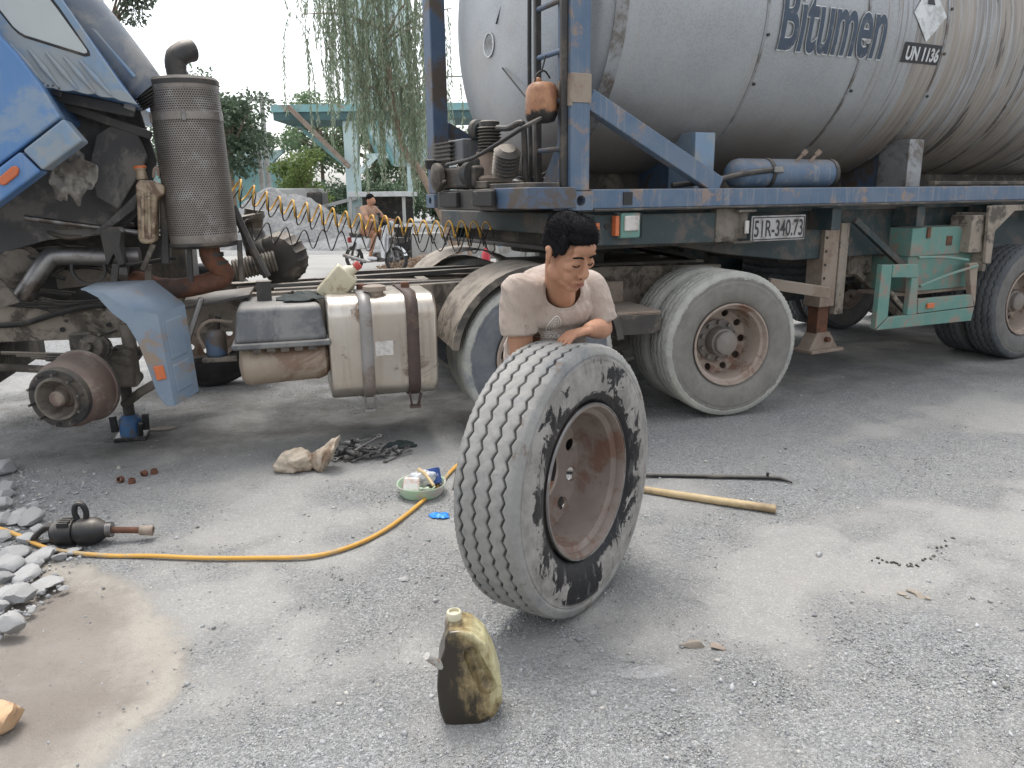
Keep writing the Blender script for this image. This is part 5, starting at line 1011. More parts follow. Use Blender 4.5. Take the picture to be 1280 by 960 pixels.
# ---------------------------------------------------------------- stones at the left
def rock(name, px, py, w_, h_, d_, seed, mat, label, cat, group=None, z=0.0, rz=0):
    bm = bmesh.new(); bmesh.ops.create_icosphere(bm, subdivisions=3, radius=1.0); rs = random.Random(seed)
    pl = [(Vector((rs.gauss(0,1), rs.gauss(0,1), rs.gauss(0,.8))).normalized(), rs.uniform(.50, .85)) for _ in range(11)]
    for v in bm.verts:
        for n_, d0 in pl:
            k = v.co.dot(n_) - d0
            if k > 0: v.co -= n_*k
        v.co *= 1 + .09*fbm(v.co.x*1.6 + v.co.z, v.co.y*1.6 - v.co.z, 1.3, 4, seed)
    me = bpy.data.meshes.new(name); bm.to_mesh(me); bm.free(); me.transform(Matrix.Diagonal((w_/2*1.2, d_/2*1.2, h_/2*1.2, 1)))
    zm = min(v.co.z for v in me.vertices); me.transform(Matrix.Translation((0,0,-zm)))
    o = put(me, name, M[mat], None, angle=28); p = G(px, py); o.location = (p.x, p.y, gh(p.x, p.y) + z - h_*.2); o.rotation_euler = (rs.uniform(-.15,.15), rs.uniform(-.15,.15), rs.uniform(0, 6.28) if not rz else rz); return tag(o, label, cat, group)
t = NT('grey_crushed_stone'); oi = t.n('ShaderNodeObjectInfo'); rr_ = oi.outputs['Random']; base_ = t.mix(rr_, (.27,.275,.28), (.44,.445,.445)); col = t.mix(t.ramp(t.noise(14, 7, .7), .35, .65, 0, .5), base_, (.27,.27,.265)); col = t.mix(t.ramp(t.noise(8, 7, .7), .55, .7, 0, .6), col, (.40,.385,.355)); col = t.mix(t.math('MULTIPLY', t.ramp(t.upz(), .3, .95), .35), col, (.40,.385,.36))
t.bump(t.noise(60, 7, .7), .5, .006); M['stone'] = t.fin(col, .92, 0, .2)
M['rock'] = pbr('ochre_rock', (.50,.31,.17), (.56,.40,.26), sc_=9, rough=.85, dirt=(.33,.20,.12), dirt_amt=.35, dirt_sc=7, bump=.5, bsc=35)
st_px = [(4,590,34,18),(2,622,30,18),(3,634,26,16),(41,636,20,14),(7,612,24,14),(25,651,30,14),(40,652,36,16),(8,672,26,15),(4,655,22,14),(33,676,24,14),(60,690,24,12),(90,688,22,9),(18,692,34,14),(50,697,34,16),(12,712,40,20),(38,706,28,14),(32,718,32,16),(4,726,24,16),(60,728,36,12),(74,697,18,10),(10,744,40,16),(30,750,44,20),(0,760,20,12),(16,787,34,26),(100,667,22,10),(6,700,20,12),(44,664,20,12),(70,676,20,10),(22,735,22,10),(52,738,16,9),(40,762,12,8),(2,648,14,8),(28,640,16,9),(56,662,14,8),(14,770,14,8),(80,735,12,5)]
for i, (x, y, w_, h_) in enumerate(st_px):
    big = 1.0; s_ = (G(x, y) - CAM).length/FPX
    lab = {3: 'small pale stone standing apart behind the impact wrench handle', 0: 'farthest grey stone at the left edge, by itself', 23: 'chunky pale stone lying nearest on the sand', 19: 'small stone half under the orange hose', 18: 'flat stone on the sand at the right end of the heap', 21: 'long flat stone at the near side of the stone heap', 24: 'thin stone slab under the front of the impact wrench', 14: 'large flat stone at the left edge of the heap', 35: 'small flat chip on the sand right of the stone heap'}.get(i, 'grey angular broken stone in the loose heap by the impact wrench')
    rock('stone', x, y, w_*s_*.85, h_*s_*.75, w_*s_*.75, 100+i, 'stone', lab, 'stone', 'grey stones heaped at the left', z=random.uniform(-.004, .012))
rock('boulder', 8, 905, .125, .085, .11, 5, 'rock', 'ochre brown boulder in the sand at the lower left corner', 'boulder', rz=.6)
rock('stone', 505, 723, .055, .012, .04, 7, 'stone', 'flat pale stone lying between the hose and the oil jug', 'stone')
rock('clod', 866, 806, .085, .028, .04, 9, 'frame_dust', 'dark brown clod right of the loose wheel', 'clod', rz=-.2); rock('clod', 896, 808, .06, .015, .04, 12, 'rust_dust', 'small pale clod beside the dark brown one', 'clod')
for i, (x, y, s_) in enumerate(((1128,740,.035),(1140,737,.04),(1150,742,.05),(1160,746,.03),(1135,745,.025))): rock('dirt_clump', x, y, s_, s_*.35, s_*.7, 40+i, 'frame_dust', 'brown dirt clump in the crumbled patch at the right', 'dirt', 'crumbled dirt clumps at the right')
rock('stone', 1024, 692, .035, .018, .03, 33, 'stone', 'small blue grey stone alone right of the wooden handle', 'stone')
# oily smear of crumbs
for i in range(26):
    f = i/25; x = 1092 + 96*f + random.uniform(-4, 4); y = 698 + 6*math.sin(f*3) - 26*max(0, f-.6)/.4 + random.uniform(-3, 3); rock('tar_crumb', x, y, random.uniform(.008, .02), .008, random.uniform(.008, .016), 60+i, 'black', 'black tar crumb in the thin trail at the right', 'tar crumb', 'tar crumbs trailing over the gravel')

# ---------------------------------------------------------------- bar and wooden handle
def on_ground(px, py, z): p = G(px, py); return Vector((p.x, p.y, gh(p.x, p.y) + z))
pb = on_ground(700, 588, .016); bar = E('tyre_lever', pb, 0, 'thin black steel bar with a bent tip behind the loose wheel', 'tyre lever')
L3 = lambda x, y, z=.014: on_ground(x, y, z) - pb
MB().tube([L3(700,590), L3(820,596), L3(960,600), L3(975,601), L3(990,605, .010)], [.011, .011, .011, .011, .005], 10).build('bar', M['black'], bar); MB().cyl(L3(959,600), L3(959,600) + Vector((0,0,.03)), .008, 8).build('stud', M['black'], bar)
M['wood'] = pbr('worn_wood', (.56,.43,.25), (.47,.35,.19), sc_=9, rough=.65, dirt=(.30,.22,.13), dirt_amt=.3, bump=.15)
ph = on_ground(760, 607, .02); tag(MB().tube([on_ground(760, 608, .02), on_ground(880, 627, .022), on_ground(970, 640, .024)], [.017, .020, .021], 14).build('wooden_handle', M['wood'], None, .004), 'pale round wooden handle lying behind the loose wheel', 'handle')

# ---------------------------------------------------------------- sack, tools, tray, scraps
M['sack'] = pbr('dirty_woven_sack', (.46,.40,.32), (.38,.31,.24), sc_=7, rough=.8, dirt=(.22,.15,.10), dirt_amt=.4, dirt_sc=6, bump=.4, bsc=120)
sg_ = G(384, 588); sk = E('sack', (sg_.x, sg_.y, gh(sg_.x, sg_.y)), 0, 'dirty beige woven sack slumped open beside the spilled tools', 'sack')
SP = lambda x, y, dy=0: W(x, y, sg_.y + dy) - Vector((sg_.x, sg_.y, 0)) 
zs = SP(384, 588).z
def sheet_mesh(fn, n, m_):
    V = [fn(i/n, j/m_) for j in range(m_+1) for i in range(n+1)]; F = [(j*(n+1)+i, j*(n+1)+i+1, (j+1)*(n+1)+i+1, (j+1)*(n+1)+i) for j in range(m_) for i in range(n)]; return V, F
m = MB(); m.ell((-.07,0,.055), (.105,.085,.075), (0,-.15,0)); m.ell((-.145,0,.03), (.05,.07,.035)); m.ell((.0,.0,.05), (.06,.06,.055)); m.cap((.0,0,.05), (.05,0,.055), .04, .03)
def crumple(c):
    out = c.copy()
    for i in range(len(c)):
        p = Vector(c[i]); n_ = mnoise.ridged_multi_fractal(p*11, 1, 2, 3, 1, 2) - 1.1; d = Vector((p.x+.06, p.y, p.z-.03)).normalized(); q_ = p + d*.016*n_ + d*.008*mnoise.noise(p*35); out[i] = (q_.x, q_.y, max(.002, q_.z))
    return out
solid(m, .007, 3, 'sack_body', M['sack'], sk, extra=crumple)
def mouth(s, a):
    th = 2*PI*a; r = .035 + .075*s**.8; n_ = fbm(s*2, math.cos(th)*1.5 + math.sin(th), 1.6, 3, 5); rr = r*(1 + .3*n_); S = math.sin(th)
    return Vector((.03 + .115*s + .05*s*S + .02*n_*s, rr*.75*math.cos(th), max(.004, .055 + .03*s + rr*S*1.05)))
m = MB(); m.add(*sheet_mesh(mouth, 12, 36)); o = m.build('sack_mouth', M['sack'], sk, angle=70); o.modifiers.new('s', 'SOLIDIFY').thickness = .003
M['tool'] = pbr('oily_tool_steel', (.10,.10,.10), (.24,.23,.22), sc_=20, rough=.45, metal=.6, dirt=(.2,.17,.14), dirt_amt=.3, bump=.1)
def spanner(L):
    m = MB(); m.box((0,0,.004), (L*.75, .011, .006)); m.lathe((L*.42,0,0), (0,0,1), [(0, .008), (0, .017), (.009, .017), (.009, .008)], 12, caps=False)
    m.lathe((-L*.42,0,0), (0,0,1), [(0, .007), (0, .018), (.009, .018), (.009, .007)], 8, caps=False); return m
def socket_(L): m = MB(); m.lathe((0,0,.016), (1,0,0), [(0, .009), (0, .016), (L, .016), (L, .012), (L*.4, .010)], 12); return m
random.seed(11); cen = G(446, 572)
sp_m = [spanner(l).mesh('spanner') for l in (.16, .20, .24)]; so_m = [socket_(l).mesh('socket') for l in (.035, .06)]
for me in sp_m + so_m:
    bm = bmesh.new(); bm.from_mesh(me); bmesh.ops.recalc_face_normals(bm, faces=bm.faces); bm.to_mesh(me); bm.free(); me.materials.append(M['tool']); me.shade_smooth(); me.set_sharp_from_angle(angle=rad(35))
for i in range(60):
    a = random.gauss(0, 1); b = random.gauss(0, 1); spn = i % 3 != 0; o = bpy.data.objects.new('spanner' if spn else 'socket', random.choice(sp_m if spn else so_m)); C.objects.link(o)
    x = cen.x + a*.10; y = cen.y + b*.055; hgt = .11*math.exp(-(a*a+b*b)*.6)*random.random(); o.location = (x, y, gh(x, y) + .006 + hgt); o.rotation_euler = (random.uniform(-.4,.4), random.uniform(-.35,.35), random.uniform(-.7, 1.2) + (PI if random.random() < .5 else 0))
    tag(o, ('dark oily spanner' if spn else 'dark oily socket') + ' in the tool heap spilled from the sack', 'spanner' if spn else 'socket', 'spanners spilled on the gravel' if spn else 'sockets spilled on the gravel')
p = G(500, 558); rag('oily_rag', (p.x, p.y, gh(p.x, p.y)), .11, .055, .05, 6.0, 'rag_dark', 'crumpled black rag at the end of the tool heap', 'rag', .15)
# green tray of oddments
M['tray'] = pbr('pale_green_plastic', (.42,.60,.42), (.48,.62,.46), sc_=9, rough=.45, dirt=(.55,.50,.45), dirt_amt=.4, dirt_sc=14, bump=.05)
tg_ = G(527, 616); tz = gh(tg_.x, tg_.y); tr = E('plastic_tray', (tg_.x, tg_.y, tz), 0, 'round pale green plastic tray of oddments near the loose wheel', 'tray')
m = MB(); m.lathe((0,0,0), (0,0,1), [(0, .001), (0, .105), (.01, .115), (.055, .128), (.062, .134), (.066, .132), (.062, .126), (.012, .110), (.006, .10), (.005, .001)], 40, mod=lambda i, k, r: r*(1 + .012*math.sin(k*.7)), caps=False); m.build('tray_bowl', M['tray'], tr)
M['pink_packet'] = pbr('printed_packet', (.70,.62,.58), (.72,.36,.25), sc_=22, rough=.4, dirt=(.75,.72,.70), dirt_amt=.6, dirt_sc=16, bump=.1)
M['blue_box'] = pbr('blue_card', (.02,.06,.24), (.025,.075,.28), rough=.5, bump=.05); M['grey_wrap'] = pbr('cloudy_film', (.45,.47,.50), (.60,.60,.60), sc_=18, rough=.25, dirt=(.25,.28,.33), dirt_amt=.3, dirt_sc=15, bump=.4)
tw_b = Vector((tg_.x, tg_.y, tz))
tag(MB().box((0,0,0), (.085, .03, .075)).build('printed_packet', M['pink_packet'], None, .012, seg=3), 'white and pink printed packet in the green tray', 'packet').location = tw_b + Vector((-.045, -.05, .07)); bpy.data.objects['printed_packet'].rotation_euler = (rad(-25), rad(6), rad(10))
o = tag(MB().box((0,0,0), (.085, .05, .085)).build('card_box', M['blue_box'], None, .003), 'dark blue card box leaning in the green tray', 'box'); o.location = tw_b + Vector((.055, .04, .08)); o.rotation_euler = (rad(-20), rad(-18), rad(-15))
m = MB(); m.ell((0,0,0), (.06, .045, .045)); m.ell((.04,.0,.01), (.045, .04, .04)); o = tag(solid(m, .008, 2, 'film_bag', M['grey_wrap'], None, extra=lambda c: c*(1 + .18*np.sin(c[:, :1]*95)*np.cos(c[:, 1:2]*80))), 'cloudy crumpled plastic bag in the middle of the green tray', 'bag'); o.location = tw_b + Vector((-.005, .02, .075))
tag(MB().tube([tw_b + Vector((-.015, .03, .125)), tw_b + Vector((.02, .0, .115)), tw_b + Vector((.075, -.07, .07))], [.012, .011, .008], 10).build('brush_handle', M['wood'], None), 'light wooden brush handle laid across the green tray', 'brush')
for k in range(5): rock('oddment', 527 + k*6, 612 + (k % 3), .035, .03, .03, 80+k, 'rust' if k % 2 else 'tool', 'small dark metal oddment lying inside the green tray', 'oddment', 'oddments inside the tray', z=.03)
M['blue_scrap'] = pbr('blue_plastic_film', (.02,.20,.70), (.03,.27,.78), sc_=14, rough=.3, bump=.2)
p = G(550, 643); rag('plastic_scrap', (p.x, p.y, gh(p.x, p.y)), .058, .04, .022, 9.0, 'blue_scrap', 'bright blue plastic scrap on the gravel near the tray', 'scrap', -.3, 14, .9)
t = NT('clear_film'); t.fin((.6,.6,.6), .25); t.b.inputs['Alpha'].default_value = .13; M['film'] = t.m
p = G(808, 840); rag('clear_wrapper', (p.x, p.y, gh(p.x, p.y)), .10, .035, .012, 12.0, 'film', 'flattened clear plastic wrapper right of the oil jug', 'wrapper', .1, 20)
p = G(205, 534); o = rag('cardboard_scrap', (p.x, p.y, gh(p.x, p.y)), .09, .05, .01, 3.3, 'frame_dust', 'brown oval scrap on the ground beside the jack', 'scrap', .3, 18)
tag(MB().tube([on_ground(566, 612, .006), on_ground(569, 600, .012), on_ground(570, 590, .01)], .004, 6).build('wire_scrap', M['black'], None), 'short dark wire standing by the tyre tread', 'wire')
nm = MB().lathe((0,0,0), (0,0,1), [(0, .010), (0, .020), (.004, .021), (.028, .017), (.028, .010)], 12, caps=False).mesh('lug_nut'); nm.materials.append(M['rust'])
for i, (x, y, tl) in enumerate(((152,601,1.2),(165,603,.3),(178,595,1.4),(193,591,.2))):
    o = bpy.data.objects.new('lug_nut', nm); C.objects.link(o); o.location = on_ground(x, y, .014 if tl > .8 else .0); o.rotation_euler = (tl if tl > .8 else 0, 0, i*1.3); tag(o, ['leftmost of four rusty lug nuts in front of the brake drum', 'second from the left of four rusty lug nuts', 'third from the left of four rusty lug nuts', 'rightmost of four rusty lug nuts in front of the brake drum'][i], 'lug nut', 'lug nuts dropped on the ground')
# bottle jack under the axle
pj = T.world(T(160, 545, .45)); pj = G(160, 549); jk = E('bottle_jack', (pj.x, pj.y + .06, gh(pj.x, pj.y)), T.a, 'blue and black bottle jack holding up the bare front axle', 'jack')
M['jack_blue'] = pbr('jack_blue_paint', (.03,.10,.24), (.04,.13,.28), rough=.5, dirt=(.08,.08,.08), dirt_amt=.4, dirt_sc=14, bump=.1)
MB().bx(-.10, .10, -.08, .08, 0, .03).build('jack_base', M['tool_black'], jk, .008); MB().lathe((0,0,.03), (0,0,1), [(0, .072), (.10, .072), (.115, .066), (.14, .05)], 24).build('jack_body', M['jack_blue'], jk); MB().cyl((0,0,.15), (0,0,.40), .036, 18).build('jack_ram', M['steel_dark'], jk); MB().cyl((0,0,.40), (0,0,.425), .048, 18).build('jack_pad', M['steel_dark'], jk)
for s in (-1, 1): MB().beam((s*.095,-.02,.06), (s*.10,-.02,.17), .03, .045).build('jack_lug', M['tool_black'], jk, .006)
MB().cyl((.06,-.06,.03), (.075,-.07,.12), .018, 12).build('pump_socket', M['tool_black'], jk)

# ---------------------------------------------------------------- the mechanic
random.seed(21)
man = E('person', (W(690, 520, 3.25).x, 3.25, 0), 0, 'person in a dusty beige T-shirt bending over the loose wheel', 'person')
t = NT('tan_skin'); col = t.mix(t.ramp(t.noise(9, 5, .6), .35, .65), (.44,.235,.148), (.38,.195,.120)); at = t.n('ShaderNodeAttribute'); at.attribute_name = 'tint'
t.bump(t.noise(260, 3, .6), .06, .002); M['skin'] = t.fin(col, .58, 0, .28, Subsurface_Weight=.08, Subsurface_Scale=.01); t.b.inputs['Subsurface Radius'].default_value = (1, .35, .2)
t = NT('black_hair'); t.bump(t.noise(1, 3, .6, co=t.map((300, 300, 40))), .3, .002); M['hair'] = t.fin(t.mix(t.ramp(t.noise(120, 4, .7), .4, .7), (.008,.008,.009), (.016,.015,.016)), .85, 0, .1)
MO = man.location
def HP(px, py, d): return W(px, py, d) - MO
head_c = HP(711, 316, 2.76)
HM = Matrix.Translation(head_c) @ Matrix.Rotation(rad(36), 4, 'Z') @ Matrix.Rotation(rad(27), 4, 'X') @ Matrix.Rotation(rad(-4), 4, 'Y') @ Matrix.Scale(1.03, 4)
HR = HM.to_3x3()
b = MB()
def he(c, r, rot=None): b.ell(HM @ Vector(c), r, HR if rot is None else HR @ Euler(rot).to_matrix())
def hc(a, c, r0, r1): b.cap(HM @ Vector(a), HM @ Vector(c), r0, r1)
he((0,.018,.042), (.073,.092,.083)); he((0,-.028,-.022), (.061,.062,.080)); he((0,-.062,-.098), (.027,.022,.019)); he((0,-.03,-.085), (.044,.045,.024))
for s in (-1, 1):
    he((s*.044,-.004,-.070), (.020,.034,.028)); he((s*.040,-.062,-.008), (.024,.021,.020)); he((s*.028,-.076,.034), (.024,.011,.010)); he((s*.074,.014,-.004), (.009,.020,.031), (0,0,s*.35)); he((s*.077,.018,.012), (.010,.017,.014)); he((s*.074,.008,-.030), (.008,.009,.010))
    he((s*.031,-.074,.010), (.0165,.013,.012)); hc((s*.016,-.081,.004), (s*.046,-.075,.003), .0055, .005); he((s*.012,-.097,-.033), (.0095,.011,.0085)); he((s*.034,-.066,-.050), (.018,.018,.022))
he((0,-.070,.055), (.048,.022,.026)); hc((0,-.086,.020), (0,-.106,-.026), .0085, .0125); he((0,-.104,-.030), (.0125,.012,.010))
he((0,-.088,-.0605), (.023,.011,.0065)); he((0,-.086,-.0745), (.019,.011,.0075)); he((0,-.078,-.067), (.031,.016,.016))
neck0 = HM @ Vector((0,.030,-.06)); neck1 = HP(700, 372, 2.96)
b.cap(neck0, neck1, .053, .060)
SR, SL = HP(646, 363, 2.90), HP(737, 359, 3.08); pel = HP(676, 525, 3.27); chest = (SR + SL)/2 + Vector((.0, .02, -.10))
b.cap(SR + (SL-SR)*.25 + Vector((0,.02,-.02)), SR + (SL-SR)*.75 + Vector((0,.02,-.02)), .062, .062); b.cap(chest + Vector((0,.03,0)), pel, .088, .10); b.cap(neck1, chest + Vector((0,.02,.02)), .058, .085)
ER, EL = HP(652, 446, 2.90), HP(752, 410, 3.07); WR_ = HP(690, 492, 3.02); HLw = HP(737, 412, 2.85)
def limb(ch):
    for (p, r), (q_, r2) in zip(ch, ch[1:]): b.cap(p, q_, r, r2)
limb([(SR, .056), (ER, .045)]); limb([(ER, .044), (ER.lerp(WR_, .4), .042), (WR_, .030)])
limb([(SL, .056), (EL, .044)]); limb([(EL, .043), (EL.lerp(HLw, .4), .041), (HLw, .028)])
def hand(wr, fwd, nrm, side, curl):
    fwd = Vector(fwd).normalized(); nrm = Vector(nrm); nrm = (nrm - fwd*nrm.dot(fwd)).normalized(); lat = fwd.cross(nrm)*side
    for k in range(4): b.cap(wr + fwd*.012 + lat*(-.018 + k*.012), wr + fwd*.080 + lat*(-.030 + k*.020), .013, .0115)
    for k, L in enumerate((.030, .034, .031, .025)):
        p = wr + fwd*.085 + lat*(-.031 + k*.0205); d = (fwd + lat*(-.10 + .07*k)).normalized(); a_ = .3
        for j in range(3):
            a_ += curl*(.5 + .25*j); q_ = p + (d*math.cos(a_) - nrm*math.sin(a_))*L*(1, .78, .62)[j]; b.cap(p, q_, .0092 - j*.0008, .0086 - j*.0009, 10); p = q_
    p = wr + fwd*.022 - lat*.026
    for j, L in enumerate((.036, .030, .024)): q_ = p + (fwd*(.55 + .2*j) - lat*(.8 - .3*j) - nrm*.25).normalized()*L; b.cap(p, q_, .013 - j*.0015, .0115 - j*.0015, 10); p = q_
hand(HLw, (-.86, -.50, -.12), (.05, .12, 1), -1, .36)
hand(WR_, (.6, -.6, -.5), (-.6, -.3, .5), 1, .5)
kR, kL = HP(684, 560, 3.12), HP(740, 565, 3.22); fR = G(694, 655) - MO + Vector((0,.05,.06)); fL = G(752, 648) - MO + Vector((0,.08,.06))
for k_, f_, s in ((kR, fR, -.1), (kL, fL, .1)):
    limb([(pel + Vector((s,0,0)), .085), (k_, .062)]); limb([(k_, .056), (k_.lerp(f_, .35), .054), (f_ + Vector((0,0,.03)), .035)]); b.cap(f_ + Vector((0,.05,-.015)), f_ + Vector((.02,-.12,-.028)), .036, .030)
solid(b, .0042, 3, 'body', M['skin'], man)
# hair
hm = MB()
def hh_(c, r, rot=None): hm.ell(HM @ Vector(c), r, HR if rot is None else HR @ Euler(rot).to_matrix(), 20, 14)
hh_((0,.024,.060), (.077,.090,.074)); hh_((0,-.048,.088), (.058,.038,.032)); hh_((0,.070,.018), (.062,.036,.055)); hh_((0,-.026,.112), (.052,.056,.030))
for s in (-1, 1): hh_((s*.066,.028,.032), (.011,.050,.046)); hh_((s*.064,-.030,.052), (.014,.024,.036)); hh_((s*.0715,-.014,.018), (.0065,.012,.022))
def spike(c):
    out = c.copy(); cen = np.array(HM @ Vector((0,.01,.03)))
    for i in range(len(c)):
        n_ = mnoise.noise(Vector(c[i]*130)); n2 = mnoise.noise(Vector(c[i]*45)); d = c[i]-cen; d /= np.linalg.norm(d); out[i] = c[i] + d*(.0002*n_ + .0015*n2)
    return out
ho = solid(hm, .0036, 2, 'hair', M['hair'], man, extra=spike)
# short hair strands standing off the scalp
sv_ = []; sf = []; rs = random.Random(3); hv_ = [v.co.copy() for v in ho.data.vertices]; hn = [v.normal.copy() for v in ho.data.vertices]
for i in range(9000):
    k = rs.randrange(len(hv_)); p = hv_[k]; n_ = hn[k]; d = (n_ + HR @ Vector((rs.uniform(-.35,.35), rs.uniform(-.8,.0), rs.uniform(.1,.9)))).normalized(); sd = d.orthogonal().normalized()*.0007; L = rs.uniform(.004, .013)*(.5 if (HM.inverted() @ p).z < .05 else 1); j = len(sv_)
    sv_ += [p - n_*.002 + sd, p - n_*.002 - sd, p + d*L]; sf.append((j, j+1, j+2))
mm_ = MB(); mm_.add(sv_, sf); o = mm_.build('hair_strands', M['hair'], man, angle=None, clean=False); o['kind'] = 'stuff'
# brows, lashes, mouth line
def fl(name, pts, r, mat): MB().tube([HM @ Vector(p) for p in bez(pts, 4)], r, 6).build(name, M[mat], man)
M['lip'] = pbr('lip', (.30,.12,.085), (.26,.10,.07), rough=.45, bump=0)
for s in (-1, 1):
    fl('eyebrow', [(s*.014,-.0905,.031), (s*.030,-.0915,.037), (s*.050,-.080,.032)], .0034, 'hair'); fl('eyelashes', [(s*.016,-.0858,.0030), (s*.030,-.0880,-.0015), (s*.045,-.0800,.0020)], .0019, 'hair')
    MB().ell(HM @ Vector((s*.011,-.1035,-.0405)), (.0035,.003,.002), HR, 8, 6).build('nostril', M['hair'], man)
fl('mouth_line', [(-.023,-.0905,-.0680), (-.010,-.0985,-.0672), (0,-.0998,-.0680), (.010,-.0985,-.0672), (.023,-.0905,-.0685)], .0016, 'lip')
fl('lips', [(-.016,-.0955,-.0725), (0,-.0990,-.0745), (.016,-.0955,-.0725)], .0042, 'lip')
# shirt
t = NT('dusty_tshirt'); n1 = t.noise(5, 7, .65); col = t.mix(t.ramp(n1, .35, .65), (.47,.39,.335), (.39,.315,.265)); col = t.mix(t.ramp(t.noise(7, 7, .72, dist=.6), .50, .72, 0, .75), col, (.29,.23,.19)); col = t.mix(t.ramp(t.noise(22, 5, .7), .62, .72, 0, .6), col, (.20,.16,.135)); col = t.mix(t.ramp(t.noise(3.2, 4, .6), .5, .7, 0, .5), col, (.58,.52,.46))
t.bump(t.math('ADD', t.math('MULTIPLY', t.noise(400, 2, .5), .15), t.noise(1, 5, .6, co=t.map((9, 9, 4)), dist=1.2)), .75, .02); M['shirt'] = t.fin(col, .92, 0, .15, Sheen_Weight=.15)
s = MB(); ax_ = (SL - SR).normalized(); fdir = Vector((ax_.y, -ax_.x, 0)).normalized()
s.cap(SR + Vector((.03,0,-.02)), SL + Vector((-.03,0,-.02)), .076, .076, 20)
s.cap(neck1 + Vector((0,.0,-.055)) - ax_*.07, neck1 + Vector((0,0,-.055)) + ax_*.07, .062, .062, 16)
s.cap(SR + Vector((.012,0,-.012)), SR.lerp(ER, .70), .073, .066, 18); s.cap(SL + Vector((-.006,0,-.006)), SL.lerp(EL, .90), .073, .068, 18)
rowm = Matrix((ax_, -fdir, Vector((0,0,1)))).transposed()
mid = (SR+SL)/2
for f, rx, ry in ((.06, .17, .105), (.25, .185, .125), (.45, .18, .128), (.65, .175, .130), (.85, .175, .135), (1.0, .175, .13)): c_ = mid.lerp(pel, f); s.ell(c_, (rx, ry, .13), rowm, 20, 12)
s.ell(SR.lerp(ER, .9) + Vector((-.01,.10,-.04)), (.05,.06,.12))
def wr(c):
    out = c.copy()
    for i in range(len(c)):
        p = Vector(c[i]); q_ = Vector((p.x*9 + p.z*5, p.y*9, p.z*7)); n_ = mnoise.fractal(q_, 1, 2, 3); n2 = mnoise.ridged_multi_fractal(Vector((p.x*7 + p.z*6, p.y*7, p.z*3.5 - p.x*4)), 1, 2, 3, 1, 2)
        d = Vector((p.x - mid.x, p.y - mid.y, 0)); d = d.normalized() if d.length > .01 else Vector((0,-1,0)); out[i] = np.array(p + d*(.007*n_ + .013*(n2-1.1)))
    return out
so = solid(s, .006, 5, 'shirt', M['shirt'], man, extra=wr)
# cut the neck opening and the sleeve ends away
bm = bmesh.new(); bm.from_mesh(so.data)
nk = neck1 + Vector((.008,-.045,.028)) + fdir*.012; rem = [v for v in bm.verts if ((v.co-nk) - ax_*(v.co-nk).dot(ax_)*.28).length < .064 and v.co.z > neck1.z - .056]
for J_, E_, f in ((SR, ER, .64), (SL, EL, .86)):
    d = (E_-J_).normalized(); L = (E_-J_).length*f; rem += [v for v in bm.verts if (v.co-J_).dot(d) > L and (v.co - J_ - d*(v.co-J_).dot(d)).length < .083 and (v.co-J_).dot(d) < L+.09]
bmesh.ops.delete(bm, geom=list(set(rem)), context='VERTS')
bnd = [e for e in bm.edges if e.is_boundary]
for _ in range(6):
    new = {}
    for v in {v for e in bnd for v in e.verts}:
        nb = [e.other_vert(v) for e in v.link_edges if e.is_boundary]
        if len(nb) == 2: new[v] = (v.co + (nb[0].co + nb[1].co)/2)/2
    for v, c in new.items(): v.co = c
bm.to_mesh(so.data); bm.free(); sd = so.modifiers.new('s', 'SOLIDIFY'); sd.thickness = .004; sd.offset = 1
# collar rib follows the opening
bm = bmesh.new(); bm.from_mesh(so.data); bm.edges.ensure_lookup_table(); seen = set(); loops = []
for e in bm.edges:
    if e.is_boundary and e not in seen:
        lp = [e.verts[0], e.verts[1]]; seen.add(e)
        while True:
            nx = [f for f in lp[-1].link_edges if f.is_boundary and f not in seen]
            if not nx: break
            seen.add(nx[0]); v = nx[0].other_vert(lp[-1])
            if v is lp[0]: break
            lp.append(v)
        if len(lp) > 12: loops.append([v.co.copy() for v in lp])
bm.free()
for lp in loops:
    c_ = sum(lp, Vector())/len(lp); nm_ = 'collar' if (c_-nk).length < .09 else 'sleeve_hem'; P = lp[::2]
    for _ in range(8): P = [(P[i-1] + P[i]*2 + P[(i+1) % len(P)])/4 for i in range(len(P))]
    MB().tube(P, .0058 if nm_ == 'collar' else .0042, 8, closed=True).build(nm_, M['shirt'], man)
# pale print on the chest: a drop-shaped emblem with rings, letters below
M['print'] = pbr('faded_white_print', (.80,.78,.74), (.70,.66,.61), sc_=40, rough=.85, bump=0)
pc = HP(698, 408, 2.86)
def onshirt(me, name, size):
    o = put(me, name, M['print'], man, angle=None); o.location = pc + fdir*.12 ; o.rotation_euler = Matrix((ax_, Vector((0,0,1)), -(-fdir))).transposed().to_euler()
    o.location.z = pc.z; w_ = o.modifiers.new('w', 'SHRINKWRAP'); w_.target = so; w_.wrap_method = 'PROJECT'; w_.use_project_z = True; w_.use_positive_direction = True; w_.use_negative_direction = True; w_.offset = .0052; return o
V = []; F = []
def ringp(r0, r1, sx, n=40, z0=0, cutlow=False):
    j = len(V)
    for k in range(n):
        a = 2*PI*k/n; tip = .35*max(0, math.sin(a))**6
        for r in (r0, r1): V.append((r*math.cos(a)*sx, r*math.sin(a) + tip*r, 0))
    for k in range(n): F.append((j+2*k, j+2*k+1, j+2*((k+1) % n)+1, j+2*((k+1) % n)))
ringp(.026, .0295, 1); ringp(.019, .0215, .95); ringp(.012, .0145, .9); ringp(.003, .0075, .9)
j = len(V); V += [(-.040,-.036,0), (.036,-.036,0), (.036,-.033,0), (-.040,-.033,0)]; F.append((j, j+1, j+2, j+3))
